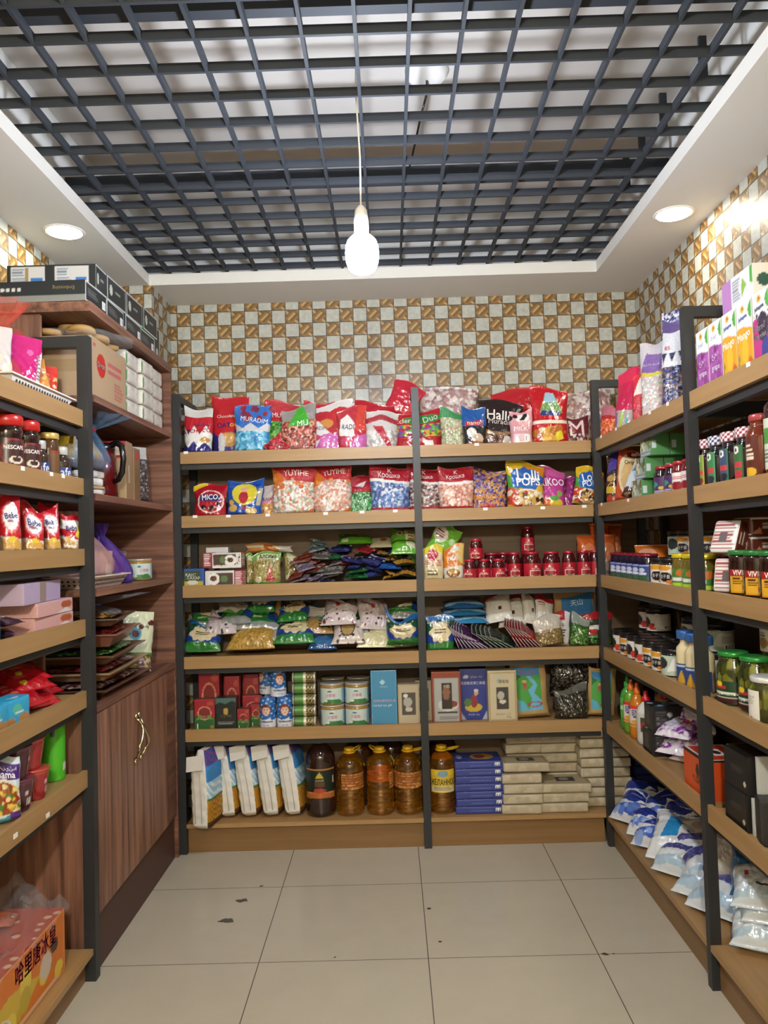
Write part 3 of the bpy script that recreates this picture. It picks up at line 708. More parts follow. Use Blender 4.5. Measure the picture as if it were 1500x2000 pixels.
fbag(T1, 862, 908, 797, .03, .06, [('fill', '4c9a62'), ('candy', 0, .8, ['a9b48a', 'c9b9a0', '86a06a', 'b58a78', 'd8d4c0'], 9), ('poly', [(0, .78), (1, .8), (1, 1), (0, 1)], '3d8d55')], [], 'candy_bag', 'small green topped bag of pale sweets on the top shelf', mat=FOIL)
fbag(T1, 904, 952, 792, .02, .07, [('fill', '24569c'), ('band', 0, .52, '23201f'), ('disc', .35, .36, .2, .12, 'd8d4d0'), ('disc', .62, .2, .24, .13, 'c9b29a'), ('poly', [(.1, .52), (.85, .55), (.8, .68), (.14, .64)], 'b02a34'), ('disc', .5, .06, .4, .08, '8a4a2a')], [('nano', .46, .59, .5, 'f2e8e4')], 'candy_bag', 'blue and black cookie sweet bag with a red name strip')
fbag(T1, 936, 1023, 778, .035, .09, [('fill', '2b1f20'), ('zig', 0, .28, .12, '6b4a34', 1.0), ('disc', .42, .36, .4, .14, '8a6a48'), ('disc', .5, .46, .42, .16, '2b1f20'), ('candy', 0, .24, ['4a3028', '7a4a3a', '2f2020', '9a6a58'], 9), ('poly', [(.5, .0), (.75, .0), (.7, .2), (.58, .22)], 'c9c0b8')],
     [('Halle', .48, .66, .62, 'ece4e0', -.08, 1.0, .006), ('Muradim', .5, .52, .6, 'd8ccc8', -.08)], 'candy_bag', 'black sweet bag with white lettering on the top shelf', roll=.05)
fbag(T1, 998, 1043, 799, .02, .06, [('fill', 'd49aa2'), ('disc', .55, .8, .3, .14, 'eee6e4'), ('speck', .72, .9, ['2a2424'], 5, .09), ('disc', .55, .64, .2, .08, 'e3aab0'), ('lines', .12, .08, .9, .32, 'f2e2e2', 6), ('bars', .6, .1, .86, .3)], [('MILK', .45, .48, .6, 'f4ecec')], 'candy_bag', 'pink milk sweet bag with white and black spots')
fbag(T1, 1041, 1114, 752, .02, .09, [('fill', 'b71a24'), ('poly', [(.2, .55), (.42, .9), (.62, .92), (.85, .55)], '6f9a5a'), ('poly', [(.34, .72), (.42, .9), (.62, .92), (.68, .74)], '9cc0d8'), ('band', .36, .42, 'e4dccc'), ('poly', [(.2, .5), (.8, .5), (.74, .58), (.26, .58)], '2f3a7a'), ('disc', .5, .18, .3, .13, 'd09a3a'), ('speck', .08, .28, ['e2b95a', 'b06a2a'], 14, .07), ('poly', [(.62, .04), (.82, .1), (.76, .24), (.6, .2)], 'd8c832')], [], 'candy_bag', 'red sweet bag with a green landscape picture on the top shelf')
fbag(T1, 965, 1062, 757, .2, .06, [('fill', 'b8222c'), ('band', .2, .3, 'd2595a'), ('rect', .7, .3, .85, .6, 'e0d8d6')], [], 'candy_bag', 'long red sweet bag lying at the back above the black bag', style='pillow')
fbag(T1, 1090, 1205, 758, .15, .12, CLR, [], 'candy_bag', 'big crinkled clear sweet bag at the right corner of the top shelf', style='pillow', mat=FOIL, wr=2)
fbag(T1, 1106, 1160, 808, .02, .07, [('fill', '6b1f2a'), ('candy', 0, .4, ['8a3a40', 'c9a8a0', '4a2024', 'd8d0c8'], 8), ('rect', .2, .45, .8, .78, '7a1a26')], [('M', .5, .6, .55, 'f0dada', 0, 1, .01)], 'candy_bag', 'small dark red sweet bag printed with a large M', mat=FOIL)
fbag(T1, 505, 541, 858, -.025, .05, [('fill', 'b01a2a'), ('candy', 0, 1, ['c0202e', '8a1420', 'd8585c'], 5)], [], 'candy_packet', 'small red candy packet slipping over the top shelf edge', roll=.9, style='pillow', lift=.0, mat=FOIL)

# ------------------------------------------------------------------ second shelf
T2 = 1
fbag(T2, 374, 438, 945, .02, .08, [('fill', 'ab1a28'), ('poly', [(0, .8), (.45, .95), (.4, 1), (0, 1)], 'd8c02a'), ('disc', .55, .47, .42, .34, 'e8d8d4'), ('disc', .55, .47, .38, .31, 'b02030'), ('disc', .34, .3, .09, .07, '2a1a1c'), ('disc', .58, .27, .11, .07, '2a1a1c'), ('disc', .8, .4, .07, .07, '2a1a1c'), ('rect', .2, .5, .82, .68, '2a3470')], [('MICO', .52, .6, .5, 'f2f0ee', .08, 1.1, .006)], 'candy_bag', 'red cookie bag with an oval emblem at the left of the second shelf', roll=.02)
fbag(T2, 436, 508, 938, .02, .08, [('fill', '2152a8'), ('disc', .5, .62, .34, .32, 'd8c83a'), ('disc', .48, .52, .13, .18, 'b02a34'), ('disc', .48, .76, .09, .08, 'd8a888'), ('disc', .2, .2, .12, .1, 'c9a85c'), ('disc', .14, .36, .07, .08, 'c9a85c'), ('disc', .72, .14, .16, .1, 'd0b064'), ('disc', .55, .22, .1, .05, 'a03a4a'), ('rect', .86, .3, .98, .75, 'b8b49a')], [('Yes', .8, .86, .2, '2d2a6e')], 'nut_bag', 'blue snack bag with peanuts and a yellow burst on the second shelf', roll=.06)
fbag(T2, 500, 552, 944, .03, .06, [('fill', 'c9bcb8'), ('zig', .4, .5, .2, 'd48a9a', 1.5), ('candy', 0, .4, ['c98a48', 'd8a868', 'b0702f', 'e0c090'], 6)], [('BEAN', .3, .55, .4, '4a3a3a')], 'nut_bag', 'pink and clear nut bag between the blue snack bag and the orange sweets', roll=-.03)
def yuy(x0, x1, yt, pal, lab, roll=0.0):
    fbag(T2, x0, x1, yt, .02, .09, [('fill', 'b92a30'), ('candy', 0, .68, pal, 13), ('poly', [(0, .52), (.35, .7), (0, .95)], 'cf6a2a'), ('speck', .5, .9, ['d8702a', 'c94a2a', 'e09a3a'], 10, .05), ('poly', [(.3, .72), (1, .7), (1, 1), (.1, 1), (.12, .9)], 'ba2830'), ('poly', [(.25, 0), (.55, .12), (.4, .22)], 'dcd8d2'), ('poly', [(.7, 0), (1, 0), (1, .15)], 'd0722a')], [('YUYIHE', .56, .83, .58, 'f2e8e4', .1, 1.1)], 'candy_bag', lab, roll=roll, mat=FOIL)
yuy(528, 612, 907, ['d9d4cc', 'c9a890', 'b8c0a0', 'd07a5a', 'e8e4de', 'a0988c'], 'red topped clear bag of mixed white sweets, left of its pair', .02)
yuy(608, 686, 903, ['d8b8a8', 'c98878', 'e4d8cc', 'b8a090', 'd08a6a'], 'red topped clear bag of mixed pink sweets, right of its pair')
fbag(T2, 672, 733, 927, .02, .08, [('fill', 'a81c2c'), ('candy', 0, .58, ['2f7a3a', '4a9a50', '1f5a2a', '8ac08a'], 10), ('poly', [(.3, .74), (.6, .7), (.7, .86), (.5, .8)], 'd8d4d0')], [], 'candy_bag', 'low red topped bag of dark green sweets on the second shelf', mat=FOIL)
def krosh(x0, x1, yt, pal, lab, dy=.02, txt=True, roll=0.0):
    fbag(T2, x0, x1, yt, dy, .09, [('fill', 'a81e2c'), ('candy', .1, .64, pal, 11), ('band', .62, .68, 'e8e4e0', .02, 3.2), ('band', 0, .06, 'd9d4d0'), ('band', .06, .11, 'b02430')], [('Крошка', .48, .78, .52, 'f0e4e2', .06, 1.2), ('K', .5, .9, .1, 'f0e4e2')] if txt else [], 'candy_bag', lab, mat=FOIL, roll=roll)
krosh(722, 802, 906, ['5a7fb8', '3f62a0', '8aa4cc', 'c8ccd8', '4a5a88'], 'red and white topped bag of blue sweets left of the middle post')
krosh(796, 864, 908, ['8a6a68', '6a4a4c', 'b8a09a', 'd8ccc4', '5a3c40'], 'red and white topped bag of brown sweets behind the middle post', .035)
krosh(857, 928, 910, ['d8a08c', 'c98a78', 'e6c4b4', 'b87060', 'ecdcd0'], 'red and white topped bag of pink sweets right of the middle post')
fbag(T2, 919, 997, 912, .02, .08, [('fill', '57406e'), ('candy', 0, 1, ['4a3466', '6a4f86', '8a6a9c', 'b87a3c', '3a2a4e', 'c89a5a'], 12), ('disc', .45, .07, .2, .1, 'b02838')], [('Toffee', .32, .28, .55, 'd98a2e', .12, 1.2, .008), ('Choco', .74, .33, .38, 'd98a2e', .1, 1.2, .006), ('Mix', .72, .16, .26, 'd98a2e', .1, 1.2, .006)], 'candy_bag', 'clear bag of purple wrapped toffees with orange lettering', mat=FOIL)
LOL = [('fill', 'd9b42c'), ('poly', [(0, .4), (0, .75), (.2, .6), (.3, .4)], '4a9a3a'), ('poly', [(.4, .9), (1, .98), (1, .7)], 'd98a2a'), ('poly', [(0, .1), (0, .45), (.3, .4), (.35, 0)], 'c8402a'), ('flower', .52, .63, .46, .24, '2a62b4', 7), ('disc', .52, .22, .4, .2, 'e6e0d4'), ('candy', .0, .0, ['fff'], 3), ('disc', .52, .22, .35, .17, 'c9a050'), ('speck', .08, .36, ['4a2a1a', 'd8902a', 'e8dcc8', 'a83a2a', 'd8c8b0'], 46, .045)]
fbag(T2, 992, 1066, 902, .02, .09, LOL, [('Lolli', .55, .72, .6, 'f0f2f4', .06, 1.1, .01), ('POPS', .55, .57, .66, 'f0f2f4', .05, 1, .01)], 'candy_bag', 'yellow and blue lollipop bag standing upright on the second shelf', roll=.02)
fbag(T2, 1056, 1112, 911, .02, .08, [('fill', 'b83a90'), ('band', .78, 1, 'c95a9c'), ('disc', .3, .14, .26, .12, 'd0643a'), ('disc', .62, .12, .24, .11, 'd8b83a'), ('disc', .55, .24, .18, .07, '5aa04a'), ('disc', .76, .36, .1, .08, '7ab04a')], [('KIKOO', .5, .64, .88, 'f4ecf2', .08, 1.3, .01)], 'candy_bag', 'magenta chewy sweet bag with fruit pictures on the second shelf', roll=.02)
fbag(T2, 1103, 1132, 932, .06, .06, [('fill', '9a2f78'), ('speck', 0, 1, ['c86aa8', '7a2460'], 12, .1)], [], 'candy_bag', 'dark pink sweet bag half hidden behind the magenta bag')
fbag(T2, 1119, 1172, 918, .02, .08, LOL, [('Lolli', .5, .74, .6, 'f0f2f4', .3, 1.1, .01), ('POPS', .55, .57, .66, 'f0f2f4', .25, 1, .01)], 'candy_bag', 'yellow and blue lollipop bag leaning behind the corner post', roll=.2, seed=31)

# ------------------------------------------------------------------ third shelf, left bay
T3 = 2
fcarton(T3, 357, 399, 1111, .012, .1, {'front': [('fill', '2a4f9a'), ('rect', .0, .1, .82, .88, '3a4a2a'), ('band', .12, .34, 'b8a83c'), ('disc', .45, .28, .26, .12, 'd8d2c4'), ('edge', .05, .06, '2a52a8')], 'all': [('fill', '25468c')]}, {'front': [('КАНТ', .38, .68, .5, 'eeeee6', -.05), ('САХАР', .5, .52, .6, 'eeeee6', -.05)]}, 'sugar_box', 'small blue sugar box at the left end of the third shelf')
COF = {'front': [('fill', 'd9d4ce'), ('rect', .04, .18, .8, .9, '4a3428'), ('speck', .2, .9, ['2f2018', '6a4a34'], 40, .02), ('disc', .62, .5, .2, .36, 'e8e4de'), ('disc', .62, .54, .11, .16, '6a4530'), ('disc', .36, .55, .1, .22, '5a7a44'), ('band', 0, .14, 'e2ded8')], 'all': [('fill', 'a82838'), ('lines', .1, .1, .9, .9, 'd8d0cc', 8)], 'top': [('fill', 'd6d0ca')]}
COF2 = {'front': [('fill', 'd9d4ce'), ('rect', .2, .12, .96, .84, '4a3428'), ('disc', .3, .5, .2, .36, 'e8e4de'), ('disc', .3, .54, .11, .16, '6a4530'), ('disc', .66, .5, .12, .22, '5a7a44')], 'all': COF['all'], 'top': COF['top']}
fcarton(T3, 400, 458, 1115, .01, .1, COF2, {'front': [('C', .22, .5, .1, '2a2020', 0, 1, .01)]}, 'coffee_packet', 'white and brown coffee packet at the bottom of its stack', cat='coffee')
fcarton(T3, 458, 474, 1114, .014, .1, {'all': COF['all']}, None, 'coffee_packet', 'narrow red coffee packet end beside the bottom coffee packet', cat='coffee')
fcarton(T3, 414, 472, 1080, .012, .1, COF, {'front': [('C', .62, .5, .1, '2a2020', 0, 1, .01)]}, 'coffee_packet', 'white and brown coffee packet on top of its stack', cat='coffee', lift=.092)
fcarton(T3, 396, 414, 1080, .03, .1, {'all': COF['all']}, None, 'coffee_packet', 'red checked coffee packet end left of the upper coffee packet', cat='coffee', lift=.094)
fcarton(T3, 402, 446, 1069, .125, .09, {'front': [('fill', 'd9d6d2'), ('rect', .35, .2, .6, .6, '8a2a34')], 'all': [('fill', 'd9d6d2')]}, None, 'coffee_packet', 'pale coffee packet standing behind the coffee stack', cat='coffee')
PAS = [('fill', '8d8148'), ('candy', .18, .8, ['9a8c4e', 'a8985a', '7f7440', 'b3a468'], 14), ('band', .78, 1, '6a9a4a', .03), ('rect', .18, .78, .9, .92, 'd8d4b0'), ('band', 0, .1, '4a8a3a', .03), ('disc', .24, .18, .12, .1, 'cfc8a0')]
PASF = PAS + [('disc', .66, .44, .1, .09, 'b03038'), ('disc', .66, .42, .05, .05, 'd8b08a'), ('poly', [(.5, .12), (.58, .36), (.74, .36), (.84, .12)], 'a82c34')]
fbag(T3, 474, 494, 1084, .05, .06, PAS, [], 'pasta_bag', 'pasta bag half hidden left of the front pasta bag', cat='pasta')
fbag(T3, 546, 578, 1078, .06, .06, PAS, [], 'pasta_bag', 'pasta bag half hidden right of the front pasta bag', cat='pasta')
fbag(T3, 490, 546, 1079, .015, .07, PASF, [('Алсина', .55, .86, .6, '2f5a2c', .04, 1.1, .008), ('МАКАРОНЫ', .45, .68, .72, '4a3f20', .03)], 'pasta_bag', 'green topped pasta bag with a small red dress figure', cat='pasta')
fbag(T3, 478, 570, 1063, .16, .06, [('fill', 'd8944a'), ('band', .55, .8, 'e6dccc'), ('rect', .72, 0, 1, 1, 'dcd8d2'), ('rect', .4, .2, .6, .8, 'c86a2a')], [], 'noodle_packet', 'orange and white packet lying across the tops of the pasta bags', cat='packet', style='pillow', lift=.16)

def lying(row, x0, x1, y0, y1, dy, length, d, layers, texts, name, label, cat='packet', yaw=0.0, seed=None, group=None, style='pillow', mat=None, wr=1.0, roll=0.0, floppy=.6):
    """a packet lying or slumping in a heap: near edge seen at y1, far edge at y0"""
    Y = YF+.02+dy; xm = (x0+x1)/2; p = at(xm, y1, Y=Y); p[2] = max(p[2], SURF[row]+.003)
    w = at(x1, (y0+y1)/2, Y=Y+.05)[0]-at(x0, (y0+y1)/2, Y=Y+.05)[0]; lo, hi = .03, 1.62
    length = min(length, (4.085-Y)*1.05)
    for _ in range(24):
        a = (lo+hi)/2; yy = row_of(p[0], p[1]+length*math.sin(a), p[2]+length*math.cos(a))[1]
        if yy < y0: lo = a
        else: hi = a
    seed = seed if seed is not None else int(x0*5+y0*3) % 991
    me = bag_mesh(w, length, d, layers, texts, seed, style, wr=wr, mat=mat, floppy=floppy)
    o = solo(name, me, label, cat, (p[0], p[1]+d*.25, p[2]+d*.3), (-a, roll, yaw), group)
    zt = max((o.rotation_euler.to_matrix() @ v.co).z for v in me.vertices)+o.location.z
    if zt > LIPS[row-1]-.095: o.location.z -= zt-(LIPS[row-1]-.095)
    return settle(o, SURF[row], (0, 1, 0), 4.096, YF+.017, .024, .008, True)

# heap of small sachets
def sach(c1, c2, c3='d6d2ce'): return [('fill', c1), ('band', .1, .3, c2, .03), ('band', .62, .72, c3, .02), ('speck', .3, .6, [c2, c3], 6, .06)]
HEAP = {'rust red': ('8a3f2c', '6a2c22', 'b8a098'), 'dusty pink': ('a06a5c', '7c4038', 'cfc0b8'), 'lilac grey': ('8f8490', '6a5c6c', 'c8c0c8'), 'silver grey': ('86807a', '5c5650', 'b8b2aa'), 'navy blue': ('20244e', '3a3f78', 'b8bcd0'),
        'dark green': ('1f4f30', '2f7a48', '90b098'), 'pale blue': ('8fa4a8', '5f7c80', 'd0dadc'), 'bright red': ('b02a34', '8a1c26', 'e0c8c8'), 'royal blue': ('1f4488', '2f66b0', 'c03040'), 'black and gold': ('221c14', 'a8782e', '6a4c20')}
HS = [('rust red', 552, 592, 1100, 1134, .02), ('lilac grey', 562, 602, 1122, 1138, .01), ('lilac grey', 588, 624, 1121, 1138, .012), ('rust red', 578, 618, 1103, 1122, .05), ('dusty pink', 560, 606, 1088, 1110, .09), ('lilac grey', 582, 618, 1108, 1128, .03),
      ('rust red', 574, 612, 1079, 1092, .15), ('dusty pink', 586, 618, 1086, 1101, .12), ('pale blue', 604, 636, 1072, 1090, .17), ('pale blue', 614, 648, 1066, 1080, .2), ('silver grey', 602, 642, 1090, 1106, .1), ('silver grey', 606, 648, 1101, 1120, .055),
      ('silver grey', 622, 664, 1108, 1130, .03), ('silver grey', 630, 670, 1117, 1136, .012), ('silver grey', 640, 668, 1096, 1114, .08), ('dark green', 636, 668, 1094, 1106, .12), ('dark green', 664, 718, 1116, 1132, .012), ('dark green', 668, 714, 1124, 1134, .004),
      ('navy blue', 640, 682, 1076, 1092, .17), ('navy blue', 652, 686, 1071, 1084, .21), ('dusty pink', 656, 690, 1083, 1097, .12), ('bright red', 666, 694, 1090, 1104, .09), ('bright red', 688, 722, 1079, 1092, .14), ('navy blue', 670, 708, 1097, 1114, .06), ('navy blue', 698, 738, 1098, 1116, .055),
      ('navy blue', 688, 724, 1089, 1104, .1), ('navy blue', 712, 746, 1104, 1122, .03), ('navy blue', 716, 748, 1114, 1131, .012), ('navy blue', 676, 700, 1106, 1118, .04), ('royal blue', 722, 764, 1090, 1108, .08), ('royal blue', 740, 784, 1098, 1114, .05), ('navy blue', 624, 648, 1128, 1138, .004), ('lilac grey', 590, 632, 1131, 1139, .003),
      ('black and gold', 744, 780, 1114, 1133, .012), ('black and gold', 762, 798, 1110, 1132, .02), ('black and gold', 780, 816, 1104, 1131, .03), ('black and gold', 752, 800, 1088, 1108, .11), ('black and gold', 772, 818, 1092, 1118, .07), ('black and gold', 736, 792, 1084, 1098, .15), ('navy blue', 718, 760, 1082, 1096, .16)]
POSW = ['lying lowest at the left', 'second from the left', 'third from the left', 'fourth from the left', 'fifth from the left', 'sixth from the left', 'seventh from the left', 'eighth from the left', 'ninth from the left', 'tenth from the left', 'eleventh from the left', 'twelfth from the left']
byc = {}
for q in HS: byc.setdefault(q[0], []).append(q)
for cname, lst in byc.items():
    for k, q in enumerate(sorted(lst, key=lambda q: (q[1]+q[2])/2)):
        c = HEAP[cname]; yaw = (((q[1]*13+q[4]*7) % 11)-5)*.11
        lying(T3, q[1], q[2], q[3], q[4], q[5], .16, .022, sach(*c), [], 'spice_sachet', '%s sachet in the third shelf heap, %s of its colour' % (cname, ['leftmost', 'second from left', 'third from left', 'fourth from left', 'fifth from left', 'sixth from left', 'seventh from left', 'eighth from left', 'ninth from left', 'tenth from left', 'eleventh from left', 'twelfth from left'][k]), 'sachet', yaw, group='sachets heaped on the third shelf', mat=FOIL, roll=(((q[1]*7+q[3]*3) % 9)-4)*.07, wr=1.8, floppy=1.5)
GRN = [('fill', '5fa32c'), ('band', .4, .6, '3f8a24', .05), ('rect', .1, .1, .3, .3, 'cfd8b0')]
lying(T3, 660, 728, 1058, 1074, .18, .17, .04, GRN, [], 'snack_packet', 'bright green packet lying on the sachet heap, left one')
lying(T3, 722, 768, 1060, 1078, .16, .15, .04, [('fill', 'c9c4a0'), ('disc', .6, .5, .16, .2, 'a85a3a'), ('band', .85, 1, '4f8a30')], [], 'snack_packet', 'cream and green packet with a brown spot lying on the sachet heap')
lying(T3, 764, 816, 1040, 1092, .1, .2, .07, [('fill', '63aa2c'), ('poly', [(.6, .2), (1, .1), (1, 1), (.5, .9)], 'd8d4b4'), ('disc', .35, .62, .12, .09, 'd8d8d0'), ('disc', .35, .62, .08, .06, 'b03a3a'), ('lines', .66, .3, .95, .8, 'a8823a', 4), ('band', .3, .36, '2f6a1c')], [], 'noodle_bag', 'shiny green and cream noodle bag left of the middle post', 'bag')
fbag(T3, 765, 818, 1044, .2, .06, [('fill', '3f8a2c'), ('poly', [(0, .4), (1, .7), (1, 1), (.3, 1)], '2c6a22')], [], 'noodle_bag', 'dark green bag standing at the back left of the middle post')
# third shelf, right bay
fbag(T3, 826, 880, 1037, .05, .06, [('fill', '74b53c'), ('disc', .3, .6, .28, .22, 'e0d8cc'), ('lines', .12, .5, .5, .7, '8a2c34', 3), ('disc', .8, .55, .12, .1, 'b8d8a0')], [], 'flour_packet', 'green packet resting tilted above the cream noodle packet', 'packet', roll=.5, lift=.085)
fbag(T3, 825, 867, 1066, .015, .06, [('fill', 'd8cca8'), ('band', .82, 1, 'd8c832', .03), ('flower', .5, .72, .26, .16, 'b8323c', 5), ('disc', .5, .2, .42, .16, 'c9b88c'), ('lines', .2, .12, .8, .3, '5a4a34', 2)], [('手工面', .5, .5, .8, 'b03440', 0, 1.2)], 'noodle_packet', 'cream and yellow noodle packet right of the middle post', 'packet')
fbag(T3, 866, 910, 1066, .015, .06, [('fill', 'd07a28'), ('poly', [(.6, .6), (1, .4), (1, .95), (.8, 1)], 'd8b86a'), ('poly', [(0, 0), (1, 0), (1, .42), (0, .36)], 'ddd6c8'), ('disc', .45, .2, .32, .13, '8a5a2c'), ('disc', .45, .24, .24, .07, 'c9a05a'), ('disc', .55, .86, .2, .08, 'e4dccc')], [('炒拉条', .5, .64, .6, 'f0e8d8', 0, 1.2), ('noodles', .45, .4, .55, 'e8d8c0')], 'noodle_packet', 'orange and white noodle packet with a plate picture', 'packet')
RJ_L = [('fill', 'b01c2e'), ('rect', .28, .12, .72, .5, 'e6dccf'), ('rect', .31, .16, .69, .46, '9a2030'), ('speck', .18, .44, ['c8303a', '7a1420'], 14, .03), ('disc', .5, .14, .1, .06, '4a7a3a'), ('poly', [(.45, .72), (.5, .9), (.55, .72)], 'e8d8d0')]
def red_jar(r, h, seed=0): return jar_kind(r, h, '4a0f14', 'b22436', .011, label=RJ_L, texts=[('Ваш Дом', .5, .62, .3, 'f0dcd8')], lab=(.02, .62), arc=(-1.55, 1.55), seed=seed, neck=.8)
RJS, RJB, RJC = red_jar(.0335, .10), red_jar(.044, .128), red_jar(.034, .128)
Y3 = YF+.025
def fx(px, py, Y): return at(px, py, Y=Y)[0]
S3 = SURF[2]
rj = [(RJS, 917, .036, 0, 'small red tomato paste jar at the left end of the front row'), (RJS, 944.5, .036, 0, 'small red tomato paste jar, second from the left in front'), (RJS, 973, .036, 0, 'small red tomato paste jar, third from the left in front'),
      (RJB, 960, .13, 0, 'wide red tomato paste jar standing behind the small jars, left one'), (RJB, 983, .215, 0, 'wide red tomato paste jar at the back behind the second row'), (RJC, 1004, .075, 0, 'red tomato paste jar between small jars and wide jars'),
      (RJB, 1038.5, .048, 0, 'wide red tomato paste jar, left one of the front pair'), (RJB, 1077, .048, 0, 'wide red tomato paste jar, right one of the front pair'), (RJC, 1111, .04, 0, 'slim red tomato paste jar right of the wide pair'), (RJC, 1139.5, .04, 0, 'slim red tomato paste jar, second right of the wide pair'),
      (RJC, 1163, .06, 0, 'slim red tomato paste jar hidden behind the corner post'), (RJS, 930.5, .037, .1006, 'small red tomato paste jar stacked on the left front jars'), (RJC, 1032, .14, .1, 'red tomato paste jar raised at the back above the wide jars')]
for k, (kd, px, dy, up, lab) in enumerate(rj):
    Y = YF+.02+dy; z = S3+.0006+up
    if k == 12: z = S3+.1286; Y = YF+.02+.15
    jar(kd, 'tomato_paste_jar', lab, 'jar', (fx(px, 1100, Y), Y, z), ((k*37) % 7-3)*.14, 'red tomato paste jars')
jar(RJB, 'tomato_paste_jar', 'wide red tomato paste jar carrying the raised jar at the back', 'jar', (fx(1032, 1100, YF+.17), YF+.17, S3+.0006), .2, 'red tomato paste jars')
for k, (px, py, yy) in enumerate(((1150, 1068, .09), (1185, 1066, .1), (1172, 1044, .2), (1205, 1045, .17))):
    Y = YF+.02+yy
    x, z = fx(px, py, Y), S3
    h = at(px, py-22, Y=Y)[2]-z
    solo('instant_noodle_pack', bag_mesh(.1, h, .08, [('fill', 'c8602a'), ('disc', .5, .5, .4, .3, 'd8845a'), ('band', 0, .35, 'c9b8b0'), ('lines', .1, .05, .9, .33, 'a89890', 8)], (), k+3, 'pillow'), 'orange wrapped cup pack in the corner of the third shelf, %s' % ('front left', 'front right', 'back left', 'back right')[k], 'packet', (x, Y, z+.002), (-.05, 0, .2-.15*k), 'orange cup packs in the corner')
    settle(COL.objects[-1], z, (0, 1, 0), 4.09)
settle_all()
# ================================================================== fourth shelf, left bay: heap of salt, cereal and flour bags
T4 = 3
SALT = [('fill', '1f4a36'), ('band', 0, .26, '2f7a34', .03, 6), ('band', .24, .5, '1f3f8c', .03, 5), ('band', .86, 1, '2a6aa8'), ('flower', .5, .52, .36, .27, 'd8c9a0', 8), ('lines', .3, .46, .72, .62, '5a4a38', 2), ('speck', .74, .84, ['c8b0b0', 'd8d8c8'], 9, .03)]
SALTG = [('fill', '2f7a34'), ('band', 0, .2, '8a8c88'), ('flower', .55, .72, .34, .22, 'd8c9a0', 8), ('lines', .2, .3, .7, .4, 'b8c8a0', 1), ('poly', [(.7, .3), (1, .2), (1, .9), (.8, .8)], '1f3f8c')]
PINK = [('fill', 'cdbfbf'), ('speck', .05, .4, ['7a3a40', '3a3438'], 14, .03), ('lines', .1, .6, .7, .72, '9a6a70', 1), ('disc', .45, .62, .07, .09, 'a8303a'), ('band', .92, 1, 'b8aaaa')]
GOLD = [('fill', 'a8843a'), ('candy', 0, 1, ['b08c40', '9a7630', 'c09c50', 'a88440'], 24)]
GREYB = [('fill', 'a39c90'), ('band', .8, .95, '8a8070'), ('lines', .55, .78, .8, .92, '6a5040', 3), ('poly', [(0, 0), (.5, 0), (.3, .16)], '4f7a3a')]
NEWS = [('fill', '9a958c'), ('lines', .1, .15, .9, .85, '6a665e', 12)]
WHB = [('fill', 'c4c4bc'), ('lines', .1, .6, .9, .7, '4a5a66', 2), ('rect', .62, .72, .82, .86, '5a6a70'), ('poly', [(0, 0), (.4, 0), (.2, .3)], '9ab4c4')]
WIND = [('fill', 'cdc0b8'), ('speck', 0, 1, ['4a3a38', '5a3030', '3a3030'], 34, .035), ('disc', .48, .45, .24, .3, '3f342c'), ('disc', .48, .45, .21, .27, 'a88c58')]
PALE = [('fill', 'd3cba0'), ('band', .66, .92, '8aa458', .03), ('poly', [(0, .5), (.1, .5), (.14, 1), (0, 1)], 'd8cc9a'), ('poly', [(.1, .38), (.34, .46), (.36, .7), (.12, .6)], '35403a'), ('rect', .14, .44, .3, .56, 'b8c8d0')]
BLUP = [('fill', '2a6fae'), ('band', 0, .5, '9a7a48', .05), ('lines', .5, .1, .95, .4, '3a2c1a', 3)]
